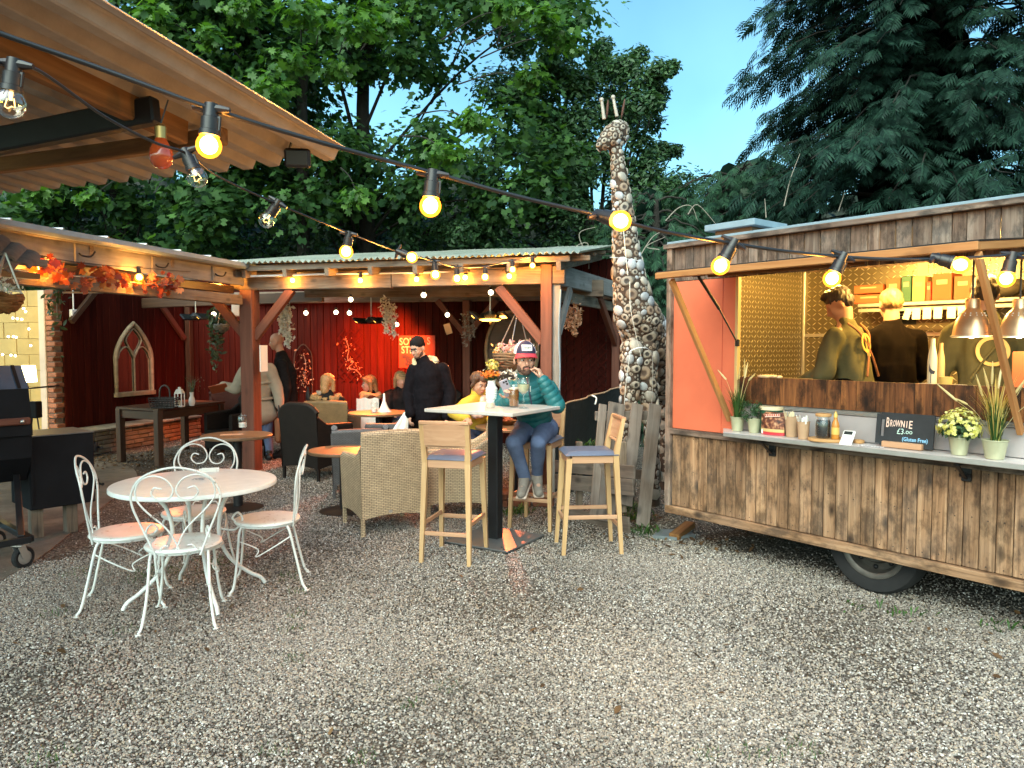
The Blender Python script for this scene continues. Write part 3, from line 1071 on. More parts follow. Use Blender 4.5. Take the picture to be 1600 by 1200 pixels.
def leaf_litter():
 r = np.random.default_rng(31)
 pts = []
 for (px, py, n, sx, sy) in ((215, 716, 260, .55, .35), (280, 726, 160, .5, .35), (180, 722, 120, .4, .3), (1000, 815, 60, .25, .2), (1090, 850, 60, .3, .2), (120, 985, 16, .5, .5), (700, 990, 14, 1.2, .6), (1200, 1000, 10, 1.0, .5), (1500, 1000, 18, .4, .3)):
  c = G(px, py)
  for k in range(n):
   pts.append((c.x + r.normal() * sx, c.y + r.normal() * sy, .012 + r.random() * .015))
 C = np.array(pts)
 N = r.normal(size=C.shape) * .35 + np.array([0, 0, 1])
 LITTER.append((C, N, .045 * (.5 + r.random(len(C)))))
LITTER = []
leaf_litter()
# ------------------------------------------------------------------ trees
def leaf_cloud(name, C, Nrm, size, tmpl, mat, parent, spin=None):
 """many leaf-shaped faces: centres, facing normals, sizes -> one mesh"""
 n = len(C)
 tv, tf = tmpl
 tv = np.array(tv, float)
 k = len(tv)
 Nrm = Nrm / np.linalg.norm(Nrm, axis=1, keepdims=True)
 ref = rng.normal(size=(n, 3)) if spin is None else spin
 X = np.cross(Nrm, ref)
 X /= np.linalg.norm(X, axis=1, keepdims=True) + 1e-9
 Y = np.cross(Nrm, X)
 P = C[:, None, :] + size[:, None, None] * (tv[None, :, 0:1] * X[:, None, :] + tv[None, :, 1:2] * Y[:, None, :] + tv[None, :, 2:3] * Nrm[:, None, :])
 P = P.reshape(-1, 3)
 me = bpy.data.meshes.new(name)
 nf = len(tf)
 ln = np.array([len(f) for f in tf])
 flat = np.concatenate([np.array(f) for f in tf])
 loops = (flat[None, :] + (np.arange(n) * k)[:, None]).ravel()
 me.vertices.add(len(P))
 me.vertices.foreach_set('co', P.ravel())
 me.loops.add(len(loops))
 me.loops.foreach_set('vertex_index', loops.astype(np.int32))
 me.polygons.add(n * nf)
 tot = np.tile(ln, n)
 st = np.concatenate([[0], np.cumsum(tot)[:-1]])
 me.polygons.foreach_set('loop_start', st.astype(np.int32))
 me.update(calc_edges=True)
 me.materials.append(mat)
 if parent is not None:
  me.transform(MX())
 return obj(name, me, None, parent)
# five-lobed leaf folded along its midrib
MAPLE = ([(0, -.5, 0), (.30, -.42, .05), (.22, -.16, .03), (.52, .02, -.06), (.26, .12, .02), (.34, .42, -.05), (.10, .30, .0), (0, .62, -.1),
          (-.10, .30, 0), (-.34, .42, -.05), (-.26, .12, .02), (-.52, .02, -.06), (-.22, -.16, .03), (-.30, -.42, .05), (0, -.05, -.03)],
         [(14, i, i + 1) for i in range(0, 13)] + [(14, 13, 0)])
OVAL = ([(0, -.5, 0), (.22, -.1, .05), (.18, .25, .03), (0, .55, -.06), (-.18, .25, .03), (-.22, -.1, .05)], [(0, 1, 2, 3), (0, 3, 4, 5)])
MAPLE_S = ([(0, -.5, 0), (.5, -.2, .05), (.2, .05, -.03), (.40, .42, -.05), (0, .6, -.1), (-.40, .42, -.05), (-.2, .05, -.03), (-.5, -.2, .05), (0, 0, -.02)], [(8, i, (i + 1) % 8) for i in range(8)])
M['litter'] = foliage('dead leaves', (.05, .028, .014), (.16, .085, .035), .8, .1)
leaf_cloud('leaf_litter', *LITTER[0], OVAL, M['litter'], None)['kind'] = 'stuff'
SPRAY = None
def make_spray():
 vs, fs = [], []
 def blade(x0, y0, a, L, w_, z):
  c, s = math.cos(a), math.sin(a)
  k = len(vs)
  vs.extend([(x0, y0, 0), (x0 + c * L * .4 - s * w_, y0 + s * L * .4 + c * w_, -z * .3), (x0 + c * L, y0 + s * L, -z), (x0 + c * L * .4 + s * w_, y0 + s * L * .4 - c * w_, -z * .3)])
  fs.append((k, k + 1, k + 2, k + 3))
 blade(0, -.5, math.pi / 2, 1.2, .045, .18)
 for i in range(5):
  y = -.40 + i * .17
  L = .56 - .07 * i
  blade(0, y, math.pi / 2 - .7, L, .042, .12)
  blade(0, y + .07, math.pi / 2 + .7, L * .95, .042, .12)
 return vs, fs
SPRAY = make_spray()
def clumps(centres, radii, per, flat=.7, shell=.55):
 out, nn = [], []
 for c, r, m in zip(centres, radii, per):
  d = rng.normal(size=(m, 3))
  d /= np.linalg.norm(d, axis=1, keepdims=True)
  rr = r * (shell + (1 - shell) * rng.random((m, 1))) * (.75 + .5 * rng.random((m, 1)))
  p = d * rr
  p[:, 2] *= flat
  out.append(p + c)
  nn.append(d * .6 + np.array([0, -.25, .75]) + rng.normal(size=(m, 3)) * .45)
 return np.concatenate(out), np.concatenate(nn)
def limb(pts, r0, r1, n=8):
 P = catmull(pts, 5)
 m = len(P)
 return P, [r0 + (r1 - r0) * i / (m - 1) for i in range(m)], n
def tree(name, label, base, trunk_pts, r0, branches, cents, rads, per, tmpl, lsize, mat, flat=.7, shell=.5, group=None, mat2=None):
 t = thing(name, label, 'tree', base, 0, group)
 mb = MB()
 P, R, n = limb(trunk_pts, r0, r0 * .35, 10)
 mb.tube(P, R, n)
 obj('trunk', mb, M['bark'], t, smooth=60)
 if branches:
  mb = MB()
  for (pts, ra, rb) in branches:
   P, R, n = limb(pts, ra, rb, 6)
   mb.tube(P, R, n)
  o = obj('limbs', mb, M['bark'], t, smooth=60)
  o['kind'] = 'stuff'
 C, N = clumps(cents, rads, per, flat, shell)
 sz = lsize * (.65 + .7 * rng.random(len(C)))
 o = leaf_cloud('crown', C, N, sz, tmpl, mat, t)
 o['kind'] = 'stuff'
 return t
def maple(name, label, base, top, box, ncl, per, lsize, mat, skip=None, rad=(.55, 1.15), nbr=26, seed=1, lean=(0, 0)):
 r = np.random.default_rng(seed)
 base = V(base)
 tp = V(top)
 tr = [base, base.lerp(tp, .3) + V((.15, 0, 0)), base.lerp(tp, .65) + V((-.1, .1, 0)), tp]
 cs = []
 tries = 0
 while len(cs) < ncl and tries < ncl * 30:
  tries += 1
  p = np.array([r.uniform(box[0], box[1]), r.uniform(box[2], box[3]), r.uniform(box[4], box[5])])
  if skip and skip(p, r):
   continue
  cs.append(p)
 rads = [r.uniform(*rad) for _ in cs]
 br = []
 for k in range(nbr):
  c = V(cs[r.integers(len(cs))])
  f = r.uniform(.15, .95)
  s = base.lerp(tp, f)
  if c.z < s.z - 1:
   s = base.lerp(tp, max(.12, f - .4))
  mid = s.lerp(c, .5) + V((0, 0, r.uniform(.1, .6)))
  br.append(([s, mid, c], r.uniform(.025, .06), .008))
  for j in range(3):
   e = c + V((r.uniform(-.9, .9), r.uniform(-.7, .7), r.uniform(-.3, .5)))
   br.append(([mid.lerp(c, .4), mid.lerp(e, .75) + V((0, 0, .1)), e], .018, .004))
 return tree(name, label, base, tr, .24, br, cs, rads, [per] * len(cs), MAPLE_S, lsize, mat, .75, .25)
def sky_gap(p, r):
 """thin the canopy where the sky shows through"""
 x = 800 + 1150 * p[0] / p[1]
 y = 540 - 1150 * (p[2] - 1.6) / p[1]
 if 570 < x < 800 and 40 < y < 280:
  return r.random() < .72
 if x > 880 - (y < 60) * -25:
  return True
 return False
maple('maple_tree', 'broad green maple tree spreading over the middle of the pergola roof', (-3.5, 16.6, 0), (-3.0, 16.2, 10.5), (-6.5, 1.6, 13.6, 18.2, 4.2, 11.2), 150, 230, .15, M['maple'], sky_gap, seed=2, nbr=22)
maple('maple_tree', 'dense dark green maple tree above the left lean-to roof', (-9.5, 17.5, 0), (-9.0, 17.2, 10.5), (-14, -5.2, 13.2, 19, 3.4, 11.5), 175, 210, .155, M['maple'], None, seed=3, nbr=16)
# near branches with younger, brighter leaves
def near_branch():
 t = thing('maple_tree', 'overhanging maple branches with bright yellow-green young leaves at the top edge', 'tree', (-4.3, 15.3, 0))
 r = np.random.default_rng(8)
 obj('trunk', MB().tube([(-4.3, 15.3, 0), (-4.3, 15.3, 3.0), (-4.2, 15.0, 6.5), (-3.8, 14.4, 9.5)], [.16, .14, .1, .05], 10), M['bark'], t, smooth=60)
 n = 900
 zz = r.uniform(.5, 8, n)
 C = np.stack([-4.3 + r.normal(size=n) * .28, 15.2 + r.normal(size=n) * .25, zz], 1)
 o = leaf_cloud('ivy', C, r.normal(size=(n, 3)) + np.array([0, -1, .2]), .12 * (.6 + .7 * r.random(n)), OVAL, M['under'], t)
 o['kind'] = 'stuff'
 spots = [(505, 30), (560, 45), (525, 110), (455, 95), (420, 140), (590, 20), (470, 20), (330, 60), (280, 130), (240, 30), (380, 15), (850, 30), (800, 15), (880, 60), (740, 190), (830, 120), (700, 240), (610, 40), (330, 170), (60, 300), (560, 310), (140, 310)]
 cs, br = [], MB()
 for (x, y) in spots:
  c = D(x, y, r.uniform(11.6, 13.2))
  cs.append(np.array(c))
  q = c.lerp(V((-4.2, 15.0, 6.5)), .28)
  br.tube(catmull([q, q.lerp(c, .55) + V((0, 0, .12)), c], 5), [.016 - .0012 * i for i in range(11)], 5)
 o = obj('limbs', br, M['bark'], t, smooth=60)
 o['kind'] = 'stuff'
 C, N = clumps(cs, [r.uniform(.3, .5) for _ in cs], [120] * len(cs), .6, .3)
 o = leaf_cloud('crown', C, N, .15 * (.65 + .6 * rng.random(len(C))), MAPLE, M['maple2'], t)
 o['kind'] = 'stuff'
near_branch()
def hawthorn():
 r = np.random.default_rng(5)
 cs, rd = [], []
 for (x, y, q) in [(880, 110, 30), (940, 85, 40), (980, 110, 40), (1020, 115, 28), (1030, 150, 22), (900, 190, 50), (960, 170, 45), (1000, 200, 40), (880, 260, 50), (940, 270, 55), (850, 330, 60), (920, 350, 55),
                      (1020, 250, 45), (1050, 235, 20), (1060, 300, 45), (1000, 330, 55), (860, 400, 50), (800, 380, 50), (760, 350, 55), (720, 370, 45), (1045, 110, 14), (960, 400, 55), (1040, 370, 55), (830, 210, 55), (800, 290, 60), (900, 300, 60), (1110, 350, 50), (1160, 370, 45), (870, 75, 40), (900, 130, 45), (930, 150, 45), (860, 170, 50), (890, 225, 50), (930, 235, 50), (960, 120, 36), (835, 120, 50), (815, 60, 45), (840, 20, 40), (985, 160, 40), (790, 160, 45), (760, 240, 50)]:
  for k in range(3):
   cs.append(np.array(D(x + r.uniform(-q, q) * .6, y + r.uniform(-q, q) * .6, r.uniform(15.2, 18.0))))
   rd.append(q / 1150 * 16 * r.uniform(.5, .9))
 br = []
 b0 = V((1.9, 16.8, 2.5))
 for k in range(24):
  c = V(cs[r.integers(len(cs))])
  br.append(([b0, b0.lerp(c, .5) + V((0, 0, .3)), c], .06, .008))
 tree('hawthorn_tree', 'small-leaved tree rising behind the giraffe against the open sky', (1.8, 17, 0), [(1.8, 17, 0), (1.9, 16.9, 2.5), (1.7, 16.8, 4.5), (1.5, 16.8, 6)], .2, br, cs, rd,
         [int(260 + 460 * q) for q in rd], OVAL, .115, M['hawthorn'], .85, .4)
hawthorn()
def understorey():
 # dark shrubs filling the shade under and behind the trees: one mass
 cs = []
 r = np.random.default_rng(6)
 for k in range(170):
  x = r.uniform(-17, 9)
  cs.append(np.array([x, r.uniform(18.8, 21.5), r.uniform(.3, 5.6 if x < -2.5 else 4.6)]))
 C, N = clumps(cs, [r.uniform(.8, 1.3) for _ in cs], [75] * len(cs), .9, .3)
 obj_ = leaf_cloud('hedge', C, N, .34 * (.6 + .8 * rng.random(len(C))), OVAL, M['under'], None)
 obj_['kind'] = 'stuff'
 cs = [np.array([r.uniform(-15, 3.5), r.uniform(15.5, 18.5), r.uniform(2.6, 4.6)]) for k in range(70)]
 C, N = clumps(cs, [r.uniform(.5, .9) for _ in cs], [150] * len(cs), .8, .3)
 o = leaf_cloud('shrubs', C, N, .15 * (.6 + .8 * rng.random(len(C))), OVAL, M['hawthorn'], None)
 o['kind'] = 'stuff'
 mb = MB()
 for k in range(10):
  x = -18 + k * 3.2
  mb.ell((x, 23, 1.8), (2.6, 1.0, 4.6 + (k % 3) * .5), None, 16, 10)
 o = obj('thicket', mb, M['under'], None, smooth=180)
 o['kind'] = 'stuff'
understorey()
def conifer(label, base, h, reach, nb, z0, mat, seed, az=(0, 6.28), dens=34, ssize=.42, group='conifers behind the food trailer'):
 r = np.random.default_rng(seed)
 base = V(base)
 t = thing('conifer_tree', label, 'tree', base, 0, group)
 obj('trunk', MB().tube([base, base + V((0, 0, h * .5)), base + V((0, 0, h))], [.28, .18, .03], 10), M['bark'], t, smooth=60)
 C, N, SP = [], [], []
 br = MB()
 for k in range(nb):
  f = r.random()
  z = z0 + (h - z0) * f
  L = reach * (1 - .55 * f) * r.uniform(.75, 1.12)
  a = r.uniform(*az)
  d = np.array([math.cos(a), math.sin(a), 0])
  up = r.uniform(.05, .35)
  pts = []
  for j in range(9):
   q = j / 8
   p = np.array(base) + d * L * q + np.array([0, 0, z + up * L * q - .42 * L * q * q + r.normal() * .03])
   pts.append(p)
  br.tube([V(p) for p in pts], [.022 * (1 - .85 * j / 8) + .003 for j in range(9)], 5)
  m = int(dens * L / 2.5)
  for i in range(m):
   q = .12 + .9 * r.random() ** .75
   qq = min(q, 1) * 8
   j = min(int(qq), 7)
   p = pts[j] + (pts[j + 1] - pts[j]) * (qq - j)
   side = np.array([-d[1], d[0], 0]) * r.uniform(-1, 1)
   grow = d * .8 + side * .9 + np.array([0, 0, -.5 - .5 * r.random()])
   grow /= np.linalg.norm(grow)
   nn = np.array([0, 0, 1.0]) + r.normal(size=3) * .35
   nn = nn - grow * nn.dot(grow)
   C.append(p + grow * .32 * ssize / .42 + side * .28 + np.array([0, 0, r.normal() * .08]))
   N.append(nn)
   SP.append(grow)
 o = obj('limbs', br, M['bark'], t, smooth=60)
 o['kind'] = 'stuff'
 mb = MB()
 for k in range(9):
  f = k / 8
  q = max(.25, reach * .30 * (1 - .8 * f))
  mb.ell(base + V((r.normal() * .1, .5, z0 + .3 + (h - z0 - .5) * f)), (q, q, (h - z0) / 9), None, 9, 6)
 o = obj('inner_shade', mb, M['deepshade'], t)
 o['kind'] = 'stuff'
 C, N, SP = np.array(C), np.array(N), np.array(SP)
 Nn = N / np.linalg.norm(N, axis=1, keepdims=True)
 # spray local y follows the growth direction: X = N x ref, Y = N x X ; choose ref so that Y = grow
 ref = np.cross(SP, Nn)
 ref = np.cross(ref, Nn)
 o = leaf_cloud('crown', C, N, ssize * (.7 + .6 * r.random(len(C))), SPRAY, mat, t, spin=ref)
 o['kind'] = 'stuff'
 return t
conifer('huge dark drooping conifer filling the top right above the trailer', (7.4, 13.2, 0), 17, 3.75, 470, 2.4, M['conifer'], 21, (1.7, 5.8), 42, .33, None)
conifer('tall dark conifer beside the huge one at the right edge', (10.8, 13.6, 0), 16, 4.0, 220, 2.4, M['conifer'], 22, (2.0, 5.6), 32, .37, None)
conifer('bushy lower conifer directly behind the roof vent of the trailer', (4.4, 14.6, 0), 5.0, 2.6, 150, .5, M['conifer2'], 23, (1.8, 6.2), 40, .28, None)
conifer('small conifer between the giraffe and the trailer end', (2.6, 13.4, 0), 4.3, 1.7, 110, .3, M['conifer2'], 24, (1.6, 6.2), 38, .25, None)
def twigs():
 t = thing('dead_branch', 'bare pale twigs arching out of the hedge beside the giraffe', 'branch', D(1060, 400, 11))
 mb = MB()
 for pts in ([(1040, 345), (1060, 325), (1080, 322), (1090, 345)], [(1075, 335), (1090, 320), (1120, 352)], [(960, 400), (920, 395), (905, 365), (930, 355)], [(1000, 400), (1020, 370), (1040, 360)],
    [(1030, 390), (1010, 385), (1040, 370)], [(1225, 322), (1235, 280), (1250, 240)], [(1197, 340), (1195, 310)], [(920, 420), (918, 380), (890, 390)], [(1310, 330), (1320, 300)]):
  P = catmull([D(x, y, 11.2) for x, y in pts], 5)
  mb.tube(P, [.009 - .006 * i / len(P) for i in range(len(P))], 5)
 o = obj('twig', mb, M['deadtwig'], t, smooth=60)
 o['kind'] = 'stuff'
twigs()
# ------------------------------------------------------------------ food trailer (frame: u along the serving side towards the right, v inwards)
T0 = V((1.25, 5.88, 0))
U_ = V((.6247, -.7808, 0))
V_ = V((.7808, .6247, 0))
Z_ = V((0, 0, 1))
def T(u, v, z=0.0):
 return T0 + U_ * u + V_ * v + Z_ * z
RT = MX((U_, V_, Z_)).transposed()
def TM(u, v, z):
 m = RT.to_4x4()
 m.translation = T(u, v, z)
 return m
def tp(x, y, v):
 """trailer u,z where a sight line meets the plane at v"""
 p = PL(x, y, T0 + V_ * v, V_)
 return (p - T0).dot(U_), p.z
LEN, DEP = 4.0, 1.96
OPEN0 = .63
def trailer():
 t = thing('food_trailer', 'wood clad food trailer with raised awning and lit serving hatch', 'food trailer', T(2, 1))
 def bx(name, u0, u1, v0, v1, z0, z1, mat, parent=t, b=.003, **k):
  return obj(name, MB().box(T((u0 + u1) / 2, (v0 + v1) / 2, (z0 + z1) / 2), (u1 - u0, v1 - v0, z1 - z0), RT, b), mat, parent, **k)
 # cladding below the counter, one object per board
 r = random.Random(2)
 pitch = .0845
 k = 0
 u = .045
 while u < LEN - .05:
  dv = r.uniform(-.002, .002)
  timber('board', T(u + pitch / 2, .012 + dv, .325), T(u + pitch / 2, .012 + dv, .898), pitch - .004, .024, M['cladding'], t, up=V_, b=.004)
  u += pitch
  k += 1
 mb = MB()
 for q in range(k):
  for zz in (.36, .62, .87):
   mb.ell(T(.045 + (q + .5) * pitch + r.uniform(-.006, .006), -.002, zz + r.uniform(-.01, .01)), (.0035, .002, .0035), RT, 6, 4)
 obj('nail_heads', mb, M['blacksteel'], t)['kind'] = 'stuff'
 # rails and corner posts
 timber('bottom_rail', T(0, -.006, .292), T(LEN, -.006, .292), .045, .062, M['cladding'], t)
 timber('top_rail', T(0, -.004, .92), T(LEN, -.004, .92), .04, .044, M['fascia'], t)
 timber('corner_post', T(.015, .0, .262), T(.015, .0, 2.36), .05, .05, M['fascia'], t, up=V_)
 # fascia boards over the hatch
 u = .042
 while u < LEN:
  w_ = r.choice([.075, .095, .11])
  dv = r.uniform(-.003, .003)
  timber('fascia_board', T(u + w_ / 2, .012 + dv, 2.10), T(u + w_ / 2, .012 + dv, 2.362), w_ - .004, .022, M['fascia'], t, up=V_)
  u += w_
 timber('roof_trim', T(-.03, -.012, 2.378), T(LEN, -.012, 2.378), .07, .036, M['fascia'], t)
 # body shell
 bx('end_wall', -.012, .012, .02, DEP, .27, 2.37, M['fascia'])
 bx('roof', -.03, LEN, -.0, DEP + .03, 2.398, 2.42, M['greypaint'])
 bx('floor', .02, LEN, .05, DEP, .30, .38, M['blacksteel'])
 bx('back_wall', .02, LEN, DEP + .01, DEP + .04, .3, 2.38, M['fascia'])
 bx('right_wall', LEN - .01, LEN + .02, .0, DEP, .3, 2.38, M['fascia'])
 obj('lining_panel', MB().box(T(LEN / 2, DEP - .012, 1.34), (LEN - .06, .014, 1.9), RT), M['tread'], t, uv=True)
 # left inner lining needs its own uv plane
 mb = MB().quad(T(.035, .03, .4), T(.035, DEP - .02, .4), T(.035, DEP - .02, 2.3), T(.035, .03, 2.3))
 me = mesh_of(mb, 'lining_panel', M['tread'])
 uvl = me.uv_layers.new(name='uv')
 for i, c in enumerate(((0, 0), (1.9, 0), (1.9, 1.9), (0, 1.9))):
  uvl.data[i].uv = c
 obj('lining_panel', me, None, t)
 bx('ceiling', .04, LEN - .03, .03, DEP - .02, 2.31, 2.33, M['cardcream'])
 uu, zz = tp(1400, 522, DEP - .02)
 bx('lining_trim', .04, 1.6, DEP - .034, DEP - .02, zz - .02, zz + .012, M['alu'])
 bx('lining_trim', .037, .06, DEP - .045, DEP - .02, .5, 2.3, M['alu'])
 # coral panel beside the hatch and its trims
 bx('coral_panel', .042, OPEN0 - .012, .004, .022, .944, 2.10, M['coral'])
 bx('hatch_trim', OPEN0 - .012, OPEN0 + .012, -.012, .03, .97, 2.10, M['yellowtrim'])
 bx('panel_joint', .50, .504, .001, .006, .95, 2.10, M['card_r'])
 # serving upstand boards and steel splashback
 u = OPEN0 + .014
 while u < LEN - .05:
  w_ = r.choice([.10, .115, .125])
  timber('upstand_board', T(u + w_ / 2, .0, 1.186), T(u + w_ / 2, .0, 1.372), w_ - .002, .02, M['upstand'], t, up=V_, b=.002)
  u += w_
 bx('splashback', OPEN0 + .014, LEN - .05, .004, .012, .987, 1.15, M['splash'])
 for q in range(3):
  timber('splash_trim', T(OPEN0 + .014, -.004, 1.157 + q * .0095), T(LEN - .05, -.004, 1.157 + q * .0095), .010, .007, M['alu'], t)
 # counter shelf with folded front edge and tapered left end
 mb = MB().prism([(OPEN0 - .10, .0), (OPEN0 + .05, -.215), (LEN - .1, -.215), (LEN - .1, .0)], .006, MX.Translation(T(0, 0, .979)) @ RT.to_4x4())
 obj('counter', mb, M['counter'], t)
 timber('counter_edge', T(OPEN0 + .05, -.217, .969), T(LEN - .1, -.217, .969), .008, .030, M['alu'], t)
 timber('counter_edge', T(OPEN0 - .10, -.003, .969), T(OPEN0 + .05, -.215, .969), .008, .030, M['alu'], t)
 timber('counter_bearer', T(OPEN0 + .10, -.09, .955), T(LEN - .1, -.09, .955), .11, .03, M['fascia'], t)
 for px in (1206, 1511):
  uu, _ = tp(px, 700, -.02)
  mb = MB()
  mb.box(T(uu, -.012, .885), (.05, .022, .12), RT, .004)
  mb.box(T(uu, -.09, .935), (.03, .16, .012), RT, .003)
  mb.bar(T(uu, -.02, .84), T(uu, -.15, .93), .02, .008)
  mb.tube([T(uu - .03, -.026, .86), T(uu + .03, -.026, .86)], .012, 8)
  obj('shelf_bracket', mb, M['blacksteel'], t)
 # work top inside
 bx('worktop', .06, LEN - .05, .03, .58, 1.29, 1.325, M['brushed'])
 bx('rear_worktop', .06, LEN - .05, DEP - .62, DEP - .03, 1.22, 1.26, M['brushed'])
 bx('worktop_panel', .06, LEN - .05, .04, .05, .42, 1.29, M['brushed'])
 # interior shelf
 us, zs = tp(1340, 475, 1.62)
 bx('shelf', us, LEN - .04, 1.62, DEP - .03, zs - .03, zs, M['alu'])
 bx('ticket_rail', us + .02, us + 1.4, 1.59, 1.612, zs - .075, zs - .045, M['alu'])
 # awning flap
 hz, oz = 2.15, 2.072
 ua, ub, vo = .494, 2.45, -.734
 def AW(u, f, d=0.0):
  return T(u, vo * f, hz + (oz - hz) * f + d)
 aw = obj('awning', MB().add([AW(ua, 0, .022), AW(ub, 0, .022), AW(ub, 1, .022), AW(ua, 1, .022), AW(ua, 0, .030), AW(ub, 0, .030), AW(ub, 1, .030), AW(ua, 1, .030)],
        [(0, 1, 2, 3), (4, 7, 6, 5), (0, 3, 7, 4), (1, 5, 6, 2), (3, 2, 6, 7), (0, 4, 5, 1)]), M['blacksteel'], t)
 for (c0, c1) in ((AW(ua, 1), AW(ub, 1)), (AW(ua, 0), AW(ub, 0)), (AW(ua + .02, .02), AW(ua + .02, .97)), (AW(ub - .02, .02), AW(ub - .02, .97)), (AW(1.45, .03), AW(1.45, .97))):
  timber('awning_batten', c0, c1, .04, .042, M['awnwood'], aw)
 obj('awning_lining', MB().add([AW(ua, 0, .019), AW(ub, 0, .019), AW(ub, 1, .019), AW(ua, 1, .019)], [(0, 3, 2, 1)]), M['awnwood'], aw)
 for px0, px1 in ((1120, 1290),):
  timber('awning_stay', T(ua + .1, -.30, hz - .06), T(1.6, -.10, hz - .045), .03, .018, M['canopybeam'], aw)
 for k2, (u0, zb) in enumerate(((ua + .10, 1.05), (ub - .015, 1.125))):
  timber('prop', T(u0, -.02, zb), T(u0, vo + .03, oz - .03), .045, .028, M['awnwood'], t, up=U_)
 p0, p1, pm = T(.60, -.42, 2.08), T(.655, -.03, 1.62), T(.63, -.22, 1.86)
 g = obj('gas_strut', MB().tube([p0, pm], .011, 8).tube([pm, p1], .006, 8).box(p1, (.03, .02, .05), RT, .003).box(p0 + Z_ * .02, (.10, .02, .04), RT, .003), M['blacksteel'], t, smooth=40)
 # roof vent
 p = PL(1165, 362, T0 + V_ * .55, V_)
 uu = (p - T0).dot(U_)
 v = obj('roof_vent', MB().box(T(uu, .55, 2.47), (.34, .34, .10), RT, .004), M['card_b'], t)
 obj('vent_cowl', MB().box(T(uu, .55, 2.545), (.46, .46, .05), RT, .004), M['greypaint'], v)
 # chassis, axle, wheel
 timber('chassis', T(.1, .30, .235), T(LEN, .30, .235), .05, .08, M['blacksteel'], t)
 timber('chassis', T(.1, 1.6, .235), T(LEN, 1.6, .235), .05, .08, M['blacksteel'], t)
 timber('axle', T(1.607, .1, .30), T(1.607, DEP - .1, .30), .05, .05, M['blacksteel'], t)
 for vv in (.08, DEP - .28):
  c = TM(1.607, vv + .09, .305) @ MX.Rotation(math.pi / 2, 4, 'X')
  prof = [(.20, -.075), (.235, -.088), (.285, -.085), (.303, -.06), (.308, 0), (.303, .06), (.285, .085), (.235, .088), (.20, .075)]
  wl = obj('wheel', MB().lathe(prof, 36, c), M['rubber'], t, smooth=40)
  rp = [(.0, .03), (.05, .035), (.055, .055), (.10, .055), (.115, .03), (.155, .022), (.165, .04), (.172, .075), (.19, .085), (.206, .085), (.208, .07), (.2, -.07)]
  obj('rim', MB().lathe(rp, 36, c), M['rim'], wl, smooth=30)
  mb = MB()
  for q in range(8):
   an = q * math.pi / 4
   mb.ell((c @ V((.137 * math.cos(an), .137 * math.sin(an), .030))), (.016, .016, .016), None, 8, 6)
  for q in range(4):
   an = q * math.pi / 2 + .4
   mb.ell((c @ V((.078 * math.cos(an), .078 * math.sin(an), .058))), (.012, .012, .012), None, 6, 5)
  obj('wheel_nuts', mb, M['blacksteel'], wl, smooth=60)
 return t
M['cardcream'] = plain('cream ceiling', (.62, .52, .34), .6, 0, .04)
M['yellowtrim'] = plain('tan trim', (.55, .38, .16), .5, 0, .05)
trailer()
# ------------------------------------------------------------------ on the counter
CZ = .987
def cpos(x, v):
 u, _ = tp(x, 690, v)
 return T(u, v, CZ)
def sc(p):
 return p.y / 1150
def blades(mb, c, n, h0, h1, spread, w_, r, droop=.3):
 for k in range(n):
  a = r.random() * 6.28
  d = V((math.cos(a), math.sin(a), 0))
  h = r.uniform(h0, h1)
  s = r.random() ** .8 * spread
  p0 = c + d * r.random() * .028
  p1 = p0 + d * s * .35 + Z_ * h * .6
  p2 = p0 + d * s + Z_ * h * (1 - droop * r.random())
  wv = d.cross(Z_) * w_
  mb.add([p0 - wv, p0 + wv, p1 + wv, p1 - wv, p2], [(0, 1, 2, 3), (3, 2, 4)])
def pot(name, label, c, r0, r1, h, cat='plant pot'):
 t = thing(name, label, cat, c)
 prof = [(0, .002), (r0, 0), (r0 + .001, .004), (r1, h - .008), (r1 + .003, h - .006), (r1 + .003, h), (r1 - .002, h), (r1 - .004, h - .012), (0, h - .014)]
 obj('pot', MB().lathe(prof, 24, MX.Translation(c)), M['terracotta'], t, smooth=35)
 return t
def reed_plant(label, x, v, potw, poth, top, seedheads, straw):
 c = cpos(x, v)
 k = sc(c)
 r = random.Random(x)
 t = pot('potted_grass', label, c, potw * k * .36, potw * k * .5, poth * k, 'potted plant')
 base = c + Z_ * (poth * k - .01)
 H = top * k
 mb = MB()
 blades(mb, base, 120, H * .35, H * .68, H * .26, .0022, r)
 obj('blades', mb, M['grassblade'], t)['kind'] = 'stuff'
 if straw:
  mb = MB()
  blades(mb, base, 70, H * .6, H * .9, H * .30, .0024, r, .15)
  obj('straw_blades', mb, M['strawreed'], t)['kind'] = 'stuff'
 mb = MB()
 for (dx, dy, L, tx, ty) in seedheads:
  p1 = base + U_ * dx * k + Z_ * dy * k + V_ * r.uniform(-.03, .03)
  d = (U_ * tx + Z_ * ty).normalized()
  P = catmull([base, base.lerp(p1, .6) + Z_ * .02, p1], 4)
  mb.tube(P, .0012, 4)
  n = 7
  mb.tube([p1 + d * (L * k * q / n) for q in range(n + 1)], [.002 + .0052 * math.sin(math.pi * min(1, (q + .6) / n) ** .7) + r.uniform(-.0008, .0008) for q in range(n + 1)], 6)
 obj('seed_heads', mb, M['reed'], t, smooth=60)['kind'] = 'stuff'
 return t
reed_plant('pale pot of tall grass with white seed heads leaning on the coral panel', 1152, -.08, 22, 22, 95,
           [(2, 62, 24, .05, 1), (8, 66, 28, .0, 1), (-3, 60, 22, -.1, 1), (14, 64, 24, .2, 1), (-18, 60, 22, -.75, .7), (20, 60, 16, .6, .6)], False)
